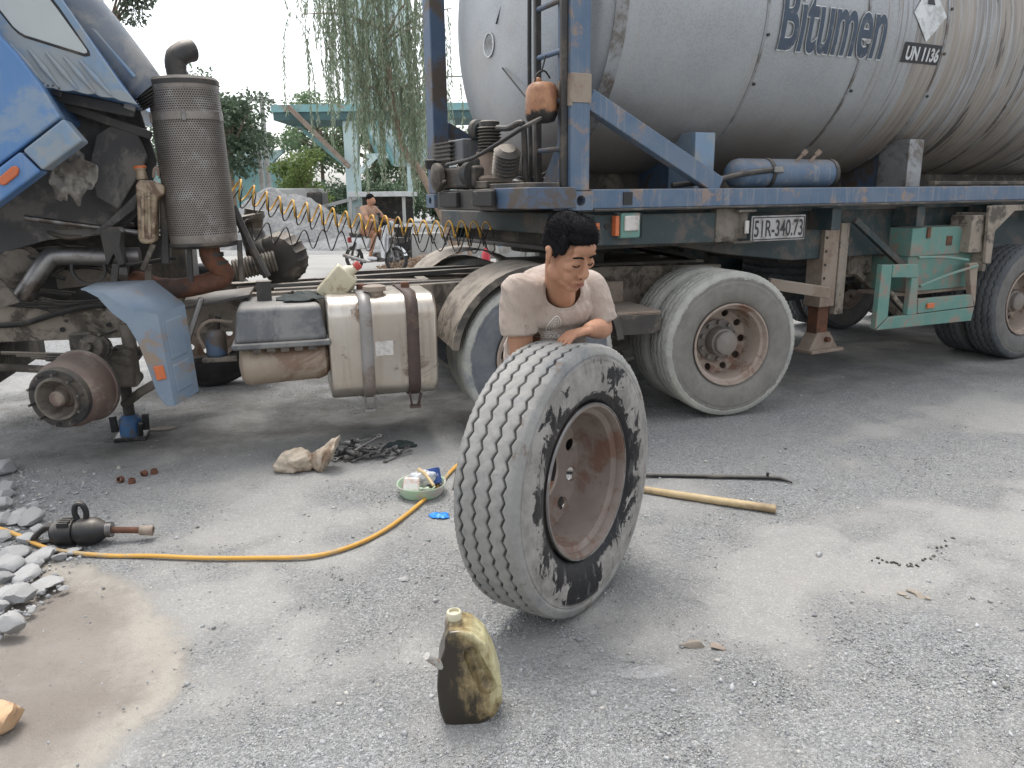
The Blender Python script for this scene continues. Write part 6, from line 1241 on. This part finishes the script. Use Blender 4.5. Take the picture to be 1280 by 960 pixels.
me = bpy.data.meshes.new('emblem'); me.from_pydata(V, [], F); bm = bmesh.new(); bm.from_mesh(me); bmesh.ops.subdivide_edges(bm, edges=[e for e in bm.edges if e.calc_length() > .02], cuts=8); bm.to_mesh(me); bm.free(); onshirt(me, 'shirt_emblem', 1)
tm = text_mesh('T CONCR', .020, 1.0, .0004); tm.transform(Matrix.Translation((-.042, -.054, 0))); onshirt(tm, 'shirt_letters', 1)
# trousers and shoes
M['trouser'] = pbr('dark_trousers', (.03,.03,.034), (.045,.043,.042), rough=.9, dirt=(.12,.11,.09), dirt_amt=.25, bump=.4, bsc=20)
q2 = MB(); q2.ell(pel, (.175,.15,.13)); 
for k_, f_, s_ in ((kR, fR, -.09), (kL, fL, .09)): q2.cap(pel + Vector((s_,0,-.02)), k_, .105, .078); q2.cap(k_, f_ + Vector((0,0,.06)), .076, .058)
solid(q2, .012, 5, 'trousers', M['trouser'], man)
for f_ in (fR, fL): m = MB(); m.cap(f_ + Vector((0,.06,-.02)), f_ + Vector((.02,-.13,-.03)), .043, .036); solid(m, .01, 3, 'shoe', M['trouser'], man, extra=lambda c: np.stack([c[:,0], c[:,1], np.maximum(c[:,2], .0)], 1))

# ---------------------------------------------------------------- motorcyclist on the road behind
p0m = G(469, 340); mb_ = E('motorbike', (p0m.x, p0m.y, .004), rad(-34), 'white step-through motorbike with a rider on the road behind', 'motorbike')
M['bike_white'] = pbr('white_bike_plastic', (.70,.71,.72), (.62,.63,.64), rough=.35, bump=0, dirt=(.45,.43,.40), dirt_amt=.3)
def bwheel(x, steer):
    w = E('wheel', (x, 0, .27), parent=mb_); w.rotation_euler = (0, 0, steer)
    MB().tube([(.235*math.cos(a), 0, .235*math.sin(a)) for a in np.linspace(0, 2*PI, 33)[:-1]], .036, 10, closed=True).build('tyre', M['black'], w); MB().lathe((0,-.018,0), (0,1,0), [(0, .195), (0, .212), (.036, .212), (.036, .195)], 36, caps=False).build('rim', M['steel'], w); MB().cyl((0,-.06,0), (0,.06,0), .05, 16).build('hub', M['steel'], w)
    for k in range(12): a = 2*PI*k/12; MB().cyl((.04*math.cos(a), .02*(-1)**k, .04*math.sin(a)), (.20*math.cos(a), 0, .20*math.sin(a)), .004, 5).build('spoke', M['steel'], w)
bwheel(.62, rad(14)); bwheel(-.60, 0)
MB().prism([(.28,-.11,.32), (.36,-.16,.75), (.44,-.15,.98), (.50,-.10,1.0), (.46,-.15,.70), (.40,-.12,.30)], (0,.04,0)).build('leg_shield', M['bike_white'], mb_, .01); MB().prism([(.28,.07,.32), (.36,.12,.75), (.44,.11,.98), (.50,.06,1.0), (.46,.11,.70), (.40,.08,.30)], (0,.04,0)).build('leg_shield', M['bike_white'], mb_, .01); MB().prism([(.38,-.09,.40), (.44,-.09,.96), (.50,-.09,.96), (.48,-.09,.42)], (0,.18,0)).build('front_cowl', M['bike_white'], mb_, .02)
MB().tube(bez([(.35,0,.45), (.0,0,.42), (-.2,0,.5), (-.45,0,.72)], 5), .05, 12).build('frame_tube', M['bike_white'], mb_); MB().prism([(-.62,-.09,.72), (-.25,-.10,.74), (.05,-.09,.74), (.05,-.09,.80), (-.3,-.10,.80), (-.66,-.09,.83)], (0,.18,0)).build('saddle', M['black'], mb_, .03, seg=3); MB().prism([(-.55,-.07,.45), (-.15,-.08,.50), (.0,-.08,.72), (-.6,-.07,.72)], (0,.15,0)).build('side_cover', M['bike_white'], mb_, .02)
for s_ in (-1, 1): MB().cyl((.52, s_*.07, .62), (.64, s_*.07, .27), .022, 10).build('fork_leg', M['steel'], mb_); MB().cyl((-.45, s_*.1, .62), (-.6, s_*.1, .27), .025, 10).build('shock', M['steel_dark'], mb_); MB().tube(bez([(.43,0,1.02), (.42,s_*.15,1.06), (.34,s_*.30,1.05)], 4), .013, 8).build('handlebar', M['black'], mb_); MB().cyl((.43,s_*.2,1.06), (.43,s_*.24,1.2), .006, 6).build('mirror_stem', M['black'], mb_); MB().ell((.43,s_*.25,1.22), (.015,.05,.035)).build('mirror', M['black'], mb_)
MB().ell((.52,0,1.0), (.07,.09,.08)).build('headlight', M['glass'], mb_); MB().add(*arc_sheet(.62, .27, .29, 20, 150, -.05, .05, .006)).build('front_fender', M['bike_white'], mb_)
MB().bx(-.05, .25, -.10, .10, .22, .42).build('engine', M['steel'], mb_, .03); MB().tube(bez([(.2,-.12,.25), (-.1,-.14,.22), (-.3,-.15,.26), (-.75,-.16,.34)], 5), [.02]*6 + [.04]*10, 12).build('muffler', M['steel'], mb_); MB().bx(.55, .78, -.12, .12, .62, .74).build('basket', M['steel_dark'], mb_, .01); MB().bx(-.72, -.68, -.06, .06, .6, .72).build('tail_light', M['red_cap'], mb_, .01)
rd = E('person', mb_.location, mb_.rotation_euler.z, 'person in brown shorts riding the white motorbike behind the trucks', 'person')
b = MB(); hip = Vector((-.18,0,.88)); ch = Vector((-.10,0,1.25)); nk_ = Vector((-.05,0,1.40))
b.cap(hip, ch, .13, .14); b.cap(ch + Vector((0,-.12,.06)), ch + Vector((0,.12,.06)), .07, .07); b.cap(ch, nk_, .09, .055); b.ell((-.02,0,1.50), (.095,.078,.115)); b.ell((.06,0,1.47), (.04,.05,.06)); b.ell((.09,0,1.475), (.02,.014,.018))
for s_ in (-1, 1):
    b.ell((-.03, s_*.078, 1.49), (.018,.012,.03)); sh_ = ch + Vector((0, s_*.17, .07)); el = Vector((.12, s_*.27, 1.10)); hd = Vector((.33, s_*.28, 1.07)); b.cap(sh_, el, .05, .04); b.cap(el, hd, .04, .028); b.ell(hd + Vector((.03,0,0)), (.045,.03,.025))
    for k in range(4): b.cap(hd + Vector((.05, s_*(-.03 + .02*k), .015)), hd + Vector((.06, s_*(-.03 + .02*k), -.03)), .009, .008, 8)
    b.cap(hd + Vector((.0,-s_*.03,0)), hd + Vector((.04,-s_*.045,-.02)), .011, .008, 8)
    kn = Vector((.20, s_*.17, .78)); ft_ = Vector((.05, s_*.17, .36)); b.cap(hip + Vector((0, s_*.09, -.02)), kn, .085, .058); b.cap(kn, ft_, .055, .035); b.cap(ft_ + Vector((-.04,0,-.04)), ft_ + Vector((.14,0,-.05)), .034, .028)
solid(b, .012, 3, 'body', M['skin'], rd)
hb_ = MB(); hb_.ell((-.035,0,1.54), (.10,.086,.095)); solid(hb_, .012, 2, 'hair', M['hair'], rd)
M['shorts'] = pbr('brown_shorts', (.26,.13,.07), (.21,.10,.055), rough=.9, bump=.3, bsc=15); sh2 = MB(); sh2.ell(hip + Vector((0,0,-.02)), (.16,.17,.13))
for s_ in (-1, 1): sh2.cap(hip + Vector((0, s_*.09, -.02)), Vector((.15, s_*.165, .79)), .10, .085)
solid(sh2, .014, 4, 'shorts', M['shorts'], rd)
for s_ in (-1, 1): m = MB(); m.cap(Vector((.0, s_*.17, .31)), Vector((.20, s_*.17, .30)), .045, .036); solid(m, .012, 2, 'shoe', M['bike_white'], rd)
M['tan_top'] = pbr('tan_top', (.42,.27,.19), (.36,.22,.155), rough=.9, bump=.3, bsc=15); m = MB(); m.cap(hip + Vector((0,0,.02)), ch, .145, .155); m.cap(ch + Vector((0,-.12,.06)), ch + Vector((0,.12,.06)), .082, .082)
for s_ in (-1, 1): sh_ = ch + Vector((0, s_*.17, .07)); m.cap(sh_, sh_.lerp(Vector((.12, s_*.27, 1.10)), .55), .066, .06)
solid(m, .014, 4, 'top', M['tan_top'], rd)

# ---------------------------------------------------------------- the yard behind
random.seed(5); rng = np.random.default_rng(5)
t = NT('leaf'); at = t.n('ShaderNodeAttribute'); at.attribute_name = 'tint'; M['leaf'] = t.fin(at.outputs['Color'], .55, 0, .3); t.b.inputs['Transmission Weight'].default_value = 0.0
tl = t.n('ShaderNodeBsdfTranslucent'); t.l(at.outputs['Color'], tl.inputs[0]); ms = t.n('ShaderNodeMixShader'); ms.inputs[0].default_value = .35; t.l(t.b.outputs[0], ms.inputs[1]); t.l(tl.outputs[0], ms.inputs[2]); t.l(ms.outputs[0], t.out.inputs[0])
M['bark'] = pbr('grey_brown_bark', (.20,.15,.11), (.28,.22,.17), sc_=9, rough=.9, bump=.6, bsc=25); M['bark_pale'] = pbr('pale_bark', (.36,.28,.21), (.27,.20,.15), sc_=7, rough=.85, bump=.5, bsc=20)
def leaves(name, P, D, L, Wd, cols, parent):       # one pointed leaf (a folded kite) at every point
    n = len(P); D = D/np.linalg.norm(D, axis=1, keepdims=True); S = np.cross(D, rng.normal(size=(n, 3))); S /= np.linalg.norm(S, axis=1, keepdims=True)+1e-9
    L = np.asarray(L)[:, None]; Wd = np.asarray(Wd)[:, None]; N = np.cross(D, S)
    V = np.stack([P, P + D*L*.45 + S*Wd*.5 + N*Wd*.15, P + D*L, P + D*L*.45 - S*Wd*.5 + N*Wd*.15], 1); F = np.arange(n*4).reshape(n, 4)
    me = np_mesh(name, V.reshape(-1, 3), F); vcol(me, np.repeat(cols, 4, 0)); me.materials.append(M['leaf']); o = put(me, name, None, parent, angle=None); return o
def tree(name, base, h, crown, n, lsize, c1, c2, label, group=None, trunk_r=.16, gaps=.5, lean=(0,0)):
    root = E(name, base, 0, label, 'tree', group); cl = []
    cz, rx, rz_ = crown; m = MB(); top = Vector((lean[0], lean[1], cz)); m.tube(bez([(0,0,-.1), (lean[0]*.3, lean[1]*.3, cz*.4), top, top + Vector((0,0,rz_*.6))], 5), [trunk_r*(1 - .055*i) for i in range(16)], 10)
    k = int(26*max(.7, rx/3))
    for i in range(k):
        v = Vector((random.gauss(0,1), random.gauss(0,1), random.gauss(0,1))).normalized()*random.uniform(.45, .95); c = top + Vector((v.x*rx, v.y*rx, v.z*rz_)); r = random.uniform(.22, .42)*min(rx, rz_); cl.append((c, r)); m.tube(bez([top + Vector((0,0,-rz_*.4)), top.lerp(c, .6) + Vector((0,0,-.1*rz_)), c], 4), [trunk_r*.4*(1 - .09*j) for j in range(9)], 6)
    m.build('trunk', M['bark'], root); P = []; D = []; col = []
    for i in range(n):
        c, r = cl[int(rng.integers(len(cl)))]; v = rng.normal(size=3); v /= np.linalg.norm(v); q_ = np.array(c) + v*r*rng.random()**.4*np.array([1.1, 1.1, .8]); P.append(q_); D.append(v*.6 + rng.normal(size=3)*.6 + np.array([0,0,-.35])); f = rng.random(); col.append((np.array(c1)*(1-f) + np.array(c2)*f)*rng.uniform(.75, 1.25))
    s = rng.uniform(.7, 1.3, n)*lsize; leaves('crown', np.array(P), np.array(D), s, s*.5, np.array(col), root); return root
def BG(px, d): p = W(px, 245, d); return Vector((p.x, p.y, 0))
DG1, DG2 = (.075,.11,.075), (.14,.19,.12); MG1, MG2 = (.14,.21,.12), (.24,.32,.18); YG1, YG2 = (.13,.19,.055), (.20,.26,.09)
tree('broadleaf_tree', BG(292, 36), 7, (4.4, 2.0, 2.3), 5200, .22, DG1, DG2, 'dark green tree right behind the perforated exhaust canister', 'trees behind the yard')
tree('broadleaf_tree', BG(245, 40), 7, (5.2, 2.6, 2.8), 4200, .22, DG1, DG2, 'dark tree mostly hidden by the exhaust canister', 'trees behind the yard')
tree('broadleaf_tree', BG(322, 44), 7, (5.0, 1.1, 1.8), 900, .22, DG2, MG2, 'thin sparse tree standing by the two concrete poles', 'trees behind the yard', .1)
tree('broadleaf_tree', BG(384, 33), 5, (2.3, 1.35, 1.2), 3200, .16, YG1, YG2, 'bright yellow green bushy tree below the turquoise platform', 'trees behind the yard', .09)
tree('broadleaf_tree', BG(405, 48), 9, (5.4, 2.9, 2.6), 5600, .24, MG1, MG2, 'tall green tree behind the turquoise platform arm', 'trees behind the yard')
tree('broadleaf_tree', BG(470, 50), 9, (5.0, 3.4, 3.2), 6000, .26, DG2, MG1, 'wide green tree behind the turquoise hopper', 'trees behind the yard')
tree('broadleaf_tree', BG(545, 52), 9, (4.2, 3.0, 2.8), 4200, .26, DG2, MG1, 'green tree beyond the hopper, beside the tank end', 'trees behind the yard')
tree('broadleaf_tree', BG(352, 52), 6, (3.0, 2.3, 1.7), 2600, .24, DG2, MG1, 'low green tree behind the wrecked vehicle', 'trees behind the yard')
tree('eucalyptus_tree', BG(158, 27), 10, (7.6, 1.5, 2.2), 4200, .17, (.10,.13,.10), (.17,.20,.15), 'thin pale leaved tree above the tilted cab', None, .13)
# weeping tree with hanging strands
wt = E('weeping_tree', G(578, 331), 0, 'weeping tree with long hanging strands of narrow leaves left of the tank', 'tree'); wb = wt.location; dW = wb.y
WP = lambda px, py, dd=0: W(px, py, dW + dd) - wb
m = MB(); tp = [Vector((0,0,-.05)), WP(566,300), WP(549,262), WP(526,215), WP(507,190), WP(494,140), WP(484,80), WP(474,0), WP(468,-130), WP(470,-260)]; pts = bez(tp, 5); m.tube(pts, [.105*(1 - .0165*i) for i in range(len(pts))], 10)
m.tube(bez([Vector((-.25,.1,-.05)), WP(574,300,.1), WP(560,268,.1), WP(556,250,.15)], 5), [.06]*8+[.045]*8, 8); m.tube(bez([WP(538,238), WP(530,215,.2), WP(540,190,.3)], 4), .03, 6)
brs = []
for i in range(26):
    f = .55 + .45*i/25; c = pts[int(f*(len(pts)-1))]; a = random.uniform(0, 2*PI); L = random.uniform(.7, 1.9); e = c + Vector((math.cos(a)*L, math.sin(a)*L*.8, random.uniform(.3, 1.1))); brs.append((c, e)); m.tube(bez([c, c.lerp(e, .5) + Vector((0,0,.15)), e], 4), [.03 - .0025*j for j in range(9)], 6)
m.build('trunk', M['bark_pale'], wt); P = []; D = []; col = []; tw = MB()
def strand(c, L, sway):
    n = int(L*24); p = Vector(c); d0 = Vector((random.uniform(-.35,.35), random.uniform(-.35,.35), -.4)); prev = [p.copy()]
    for k in range(n):
        d0 = (d0*.93 + Vector((sway + random.uniform(-.03,.03), random.uniform(-.03,.03), -.10))).normalized(); p = p + d0*(L/n); prev.append(p.copy())
        for j in range(2): P.append(p); D.append((d0.x*.6 + random.gauss(0,.35), d0.y*.6 + random.gauss(0,.35), -1)); f = random.random(); col.append(np.array((.20,.26,.175))*(1-f) + np.array((.38,.44,.32))*f)
    tw.tube(prev[::4] + [prev[-1]], .004, 4)
for c, e in brs:
    for k in range(8): q_ = c.lerp(e, random.uniform(.15, 1.05)) + Vector((random.gauss(0,.22), random.gauss(0,.22), random.gauss(0,.1))); strand(q_, random.uniform(.8, 2.6), 0)
for k in range(140): x = random.uniform(398, 548); strand(WP(x, random.uniform(-60, 70), random.uniform(-.8, .9)), random.uniform(.8, 1.9), .002)
for k in range(90): x = random.uniform(430, 545); strand(WP(x, random.uniform(80, 140), random.uniform(-.7, .7)), random.uniform(.6, 1.7)*(1 if x > 490 else .5), .0)
for k in range(26): x = random.uniform(352, 440); strand(WP(x, random.uniform(-70, 0), random.uniform(-.6, .6)), random.uniform(.35, 1.0)*(.6 if x < 400 else 1), -.004)
tw.build('twigs', M['bark'], wt, angle=None, clean=False)['kind'] = 'stuff'; n = len(P); s = rng.uniform(.08, .17, n); leaves('crown', np.array([tuple(p) for p in P]), np.array(D), s, s*.20, np.array(col), wt)

# turquoise loading platform with its hopper
M['turq'] = pbr('turquoise_paint', (.20,.42,.43), (.27,.48,.48), sc_=1.2, rough=.55, dirt=(.30,.24,.18), dirt_amt=.3, dirt_sc=1.5, bump=.05, streak=(.3,.25,.2), streak_amt=.25); M['turq_pale'] = pbr('pale_turquoise_paint', (.46,.60,.60), (.54,.66,.65), sc_=1, rough=.5, dirt=(.4,.42,.4), dirt_amt=.3, dirt_sc=1.2, bump=.03); M['turq_dark'] = pbr('platform_underside', (.06,.12,.13), (.08,.15,.15), rough=.7)
dp = 29.0; pf = E('loading_platform', BG(440, dp), 0, 'turquoise steel loading platform with a pale hopper beyond the road', 'platform'); po_ = pf.location; PP = lambda px, py, dd=0: W(px, py, dp + dd) - po_
a, b_ = PP(338, 131), PP(700, 126); dk = MB().bx(a.x, b_.x, 0, 3.0, a.z-.25, a.z).build('deck', M['turq'], pf); MB().bx(a.x+.05, b_.x, .06, 2.9, a.z-.52, a.z-.255).build('deck_joists', M['turq_dark'], dk)
for px in (437, 560, 660): c_ = PP(px, 200); MB().bx(c_.x-.24, c_.x+.24, .3, .75, 0, a.z-.53).build('column', M['turq_pale'], pf, .02)
MB().beam(PP(360, 133, -.1), PP(437, 209, -.1), .16, .16).build('brace', M['rust_dust'], pf); MB().beam(PP(364, 150, 2.4), PP(430, 205, 2.4), .14, .14).build('brace', M['turq'], pf); MB().beam(PP(448, 217), PP(470, 195), .16, .16).build('brace', M['turq_pale'], pf); MB().bx(PP(446,0).x, PP(474,0).x, .2, .4, PP(0,203).z, PP(0,197).z).build('cross_bar', M['turq_pale'], pf)
h0, h1, h2 = PP(450, 142), PP(600, 142), PP(480, 205); hx = (h0.x+PP(552,142).x)/2; zt_, zb_ = h0.z, PP(0,212).z
m = MB(); V = []
for (hw_, z) in ((PP(545,142).x-hx, zt_), (PP(545,142).x-hx, zt_-.7), (.5, zb_)):
    V += [(hx-hw_, .4, z), (hx+hw_, .4, z), (hx+hw_, .4+2*hw_, z), (hx-hw_, .4+2*hw_, z)]
hw3 = .5; V[8:12] = [(hx-.5, 1.2, zb_), (hx+.5, 1.2, zb_), (hx+.5, 2.0, zb_), (hx-.5, 2.0, zb_)]
m.add(V, [(0,1,5,4), (1,2,6,5), (2,3,7,6), (3,0,4,7), (4,5,9,8), (5,6,10,9), (6,7,11,10), (7,4,8,11), (8,9,10,11)]); m.build('hopper', M['turq_pale'], pf, .02)
for px in (455, 470): MB().beam(PP(px, 150, .3), PP(px+22, 205, .8), .12, .12).build('hopper_rib', M['turq'], pf)
# railing on the deck and cables
MB().bx(a.x+6.2, b_.x, .05, .1, a.z+.85, a.z+.9).build('hand_rail', M['turq'], pf)
for k in range(12): u = a.x + 6.2 + k*.9; MB().bx(u, u+.05, .05, .1, a.z, a.z+.85).build('rail_post', M['turq'], pf)
# silo tower, far and pale, behind the tree
sl = E('silo_tower', BG(480, 42), 0, 'pale grey silo tower rising behind the weeping tree', 'silo'); MB().lathe((0,0,5.2), (0,0,1), [(0, 1.0), (.8, 1.75), (7.5, 1.75), (8, .8)], 28).build('silo_shell', M['turq_pale'], sl)
for s_ in (-1, 1): MB().bx(s_*1.4-.12, s_*1.4+.12, -.12, .12, 0, 5.6).build('silo_leg', M['turq_pale'], sl)
# sheds, poles, wall
M['conc'] = pbr('pale_concrete', (.46,.46,.44), (.38,.38,.36), sc_=1.5, rough=.9, dirt=(.28,.26,.23), dirt_amt=.35, dirt_sc=1.5, bump=.1); M['corr'] = pbr('white_wall_sheet', (.60,.61,.61), (.52,.53,.53), sc_=1, rough=.6, dirt=(.42,.40,.37), dirt_amt=.3, dirt_sc=1.5, bump=.03)
sh = E('blue_shed', BG(300, 43), 0, 'low turquoise sheet metal shed behind the exhaust canister', 'shed'); zt_ = W(300, 206, 43).z; MB().bx(-6, 1.75, 0, 5, 0, zt_).build('wall', M['turq'], sh); MB().prism([(-6.2,-.3,zt_), (1.95,-.3,zt_), (1.95,2.5,zt_+.8), (-6.2,2.5,zt_+.8)], (0,0,.08)).build('roof', M['turq_dark'], sh)
for k, px in enumerate((329, 337)):
    q_ = BG(px, 38 + k); z_ = W(px, 112 if k else 160, 38).z; po2 = E('concrete_pole', q_, 0, ['shorter concrete pole left of its taller twin', 'taller concrete power pole beside a shorter one'][k], 'pole'); MB().cyl((0,0,0), (0,0,z_), .15, 12, .10).build('shaft', M['conc'], po2); MB().bx(-.6, .6, -.05, .05, z_-.4, z_-.28).build('cross_arm', M['conc'], po2)
def mound(name, c, rx, ry, h, mat, label, cat, seed, n=36, kind=None):
    V = []; F = []
    for j in range(n+1):
        for i in range(n+1):
            x = (i/n-.5)*2; y = (j/n-.5)*2; r = math.hypot(x, y); z = h*max(0, 1-r**1.5)*(1 + .45*fbm(x, y, 1.4, 5, seed)) + .06*h*fbm(x, y, 6, 3, seed); V.append((x*rx, y*ry, z if r < .97 else -.05))
    for j in range(n):
        for i in range(n): a_ = j*(n+1)+i; F.append((a_, a_+1, a_+n+2, a_+n+1))
    m = MB(); m.add(V, F); o = m.build(name, M[mat], None, angle=60); o.location = c; return tag(o, label, cat, kind=kind)
M['gravel_heap'] = pbr('grey_gravel_heap', (.20,.205,.21), (.145,.148,.15), sc_=5, rough=.95, dirt=(.25,.25,.245), dirt_amt=.45, dirt_sc=9, bump=.8, bsc=12)
mound('gravel_heap', BG(345, 26.5), 3.4, 2.0, 1.55, 'gravel_heap', 'grey gravel heap across the road behind the tractor', 'gravel heap', 2.0); mound('gravel_heap', BG(430, 27.5), 3.0, 2.0, .9, 'gravel_heap', 'lower grey gravel heap left of the motorbike rider', 'gravel heap', 6.0)
# wrecked vehicle on the heap
wk = E('wrecked_truck', BG(372, 29.5), .1, 'grey wrecked lorry body standing behind the gravel heap', 'lorry'); zz = W(372, 250, 29.5).z
MB().bx(-1.2, .75, 0, 1.8, .6, zz+.42).build('body', M['conc'], wk, .06); MB().bx(.3, .9, -.02, 1.7, .7, zz+.30).build('cab', M['steel_dark'], wk, .08); MB().bx(-1.25, .2, -.03, .0, zz-.1, zz+.1).build('side_panel', M['steel'], wk, .02); MB().beam((.5,-.4,zz-.35), (2.2,-.4,zz+.05), .3, .12).build('ramp', M['conc'], wk); MB().bx(1.1, 3.4, 0, .3, zz-.8, zz-.55).build('tail_bed', M['conc'], wk)
for s_ in (-.8, .5): MB().lathe((s_, -.05, .5), (0,1,0), [(0, .2), (0, .48), (.25, .48), (.25, .2)], 24).build('wheel', M['black'], wk)
# open shed with white roof edge
os_ = E('open_shed', BG(470, 27), 0, 'open shed with a white roof edge behind the motorbike', 'shed'); zt_ = W(470, 245, 27).z
MB().bx(-.9, 1.05, -.3, 3, zt_-.02, zt_+.14).build('roof', M['corr'], os_, .01); MB().bx(-.85, 1.0, 2.0, 2.1, 0, zt_-.03).build('back_wall', M['steel_dark'], os_); MB().bx(-.8, -.1, .2, .9, 0, zt_-.35).build('cupboard', M['conc'], os_, .02)
for u in (-.85, .95): MB().bx(u-.05, u+.05, -.2, -.1, 0, zt_-.02).build('post', M['conc'], os_)
mound('rubble_bank', BG(520, 25), 4.5, 1.6, .75, 'gravel_heap', 'long low bank of grey rubble behind the concrete wall', 'rubble bank', 9.0)
cw = E('concrete_wall', BG(560, 20), .04, 'low pale concrete wall behind the weeping tree trunk', 'wall'); m = MB()
for k in range(5): MB().bx(-1.65 + k*1.2, -1.65 + k*1.2 + 1.18, 0, .25, 0, .66).build('wall_block', M['conc'], cw, .015)
bn = E('steel_drum', BG(497, 18.5), 0, 'dark steel drum standing behind the motorbike front wheel', 'drum'); MB().lathe((0,0,0), (0,0,1), [(0, .28), (.02, .29), (.28, .28), (.29, .295), (.31, .295), (.32, .28), (.58, .28), (.59, .295), (.61, .295), (.62, .28), (.86, .28), (.88, .29), (.88, .26), (.86, .02)], 28).build('drum_shell', M['black'], bn)
M['litter'] = pbr('dry_litter', (.24,.17,.12), (.36,.29,.23), sc_=7, rough=.95, dirt=(.14,.10,.08), dirt_amt=.45, dirt_sc=6, bump=.8, bsc=30)
mound('litter_bank', BG(548, 17.6), 1.35, .9, .30, 'litter', 'brown bank of dry leaves round the weeping tree foot', 'leaf litter', 4.0, kind='stuff')
P = []; D = []; col = []
for k in range(1500): a = random.uniform(0, 2*PI); r = random.random()**.5; q_ = BG(548, 17.4); P.append((q_.x + math.cos(a)*r*1.4, q_.y + math.sin(a)*r*.9, .02 + .26*max(0, 1-r**1.5))); D.append((random.gauss(0,1), random.gauss(0,1), random.uniform(0,.4))); f = random.random(); col.append(np.array((.30,.17,.09))*(1-f) + np.array((.42,.34,.26))*f)
s = rng.uniform(.05, .13, len(P)); tag(leaves('fallen_leaves', np.array(P), np.array(D), s, s*.5, np.array(col), None), 'dry fallen leaves on the bank under the weeping tree', 'leaves', kind='stuff')
rag('paper_litter', G(514, 323) + Vector((0,0,.13)), .16, .10, .03, 8, 'white_print', 'white crumpled paper on the leaf bank by the motorbike', 'paper', 0, 12)
for k, (px, dd) in enumerate(((568, 16.6), (590, 17.4))): q_ = BG(px, dd); tag(MB().tube(bez([q_, q_ + Vector((-.1,.05,.5)), q_ + Vector((-.25 if k == 0 else .02,.1,1.0))], 5), [.05]*5+[.035]*6, 8).build('tree_stake', M['bark_pale'], None), ['leaning bare stake beside the weeping tree trunk', 'upright brown stake under the trailer nose'][k], 'stake')
fe = E('fire_extinguisher', BG(606, 15.5), 0, 'red cylinder standing on the ground under the trailer nose', 'fire extinguisher'); M['red'] = pbr('red_paint', (.52,.04,.06), (.44,.035,.05), rough=.4, bump=0); MB().lathe((0,0,.06), (0,0,1), [(0, .07), (.02, .085), (.38, .085), (.44, .06), (.47, .03), (.50, .03)], 20).build('cylinder', M['red'], fe); MB().cyl((0,0,.56), (0,0,.95), .022, 8).build('valve', M['black'], fe)
# white sheet wall seen below the trailer
ww = E('sheet_wall', BG(600, 21), -.02, 'white corrugated sheet wall seen beneath the trailer', 'wall')
for k in range(34): MB().bx(-.1 + k*.42, -.1 + k*.42 + .40, -.02*(k % 2), .05, 0, 2.4).build('wall_sheet', M['corr'], ww)
M['sky_blue'] = pbr('bright_blue_sheet', (.05,.32,.62), (.08,.38,.66), rough=.5, bump=0); q_ = W(640, 303, 19); tg2 = E('light_blue_panel', (q_.x-.1, 19, 0), 0, 'bright light blue panel behind the man under the trailer', 'panel'); MB().bx(-.25, 1.2, 0, .05, q_.z-.09, q_.z+.06).build('panel_sheet', M['sky_blue'], tg2); MB().bx(-.3, -.22, 0, .06, 0, q_.z+.1).build('panel_post', M['conc'], tg2); MB().bx(1.2, 1.28, 0, .06, 0, q_.z+.1).build('panel_post', M['conc'], tg2)  # light blue sheet panel on two posts

# belt of bushes closing the yard
for k, (px, d_, rx) in enumerate(((338, 47, 2.2), (372, 46, 2.4), (410, 45, 2.2), (450, 46, 2.4), (492, 45, 2.2), (530, 46, 2.4), (566, 47, 2.2))):
    tree('bush', BG(px, d_), 3, (1.3, rx, 1.25), 2200, .22, DG1, MG1, ['leftmost green bush in the row behind the platform', 'second bush from the left in the row behind the platform', 'third bush from the left in the row behind the platform', 'middle green bush in the row behind the platform', 'third bush from the right, behind the hopper', 'second bush from the right, behind the hopper', 'rightmost green bush of the row, beside the tank end'][k], 'bushes behind the platform', .06)
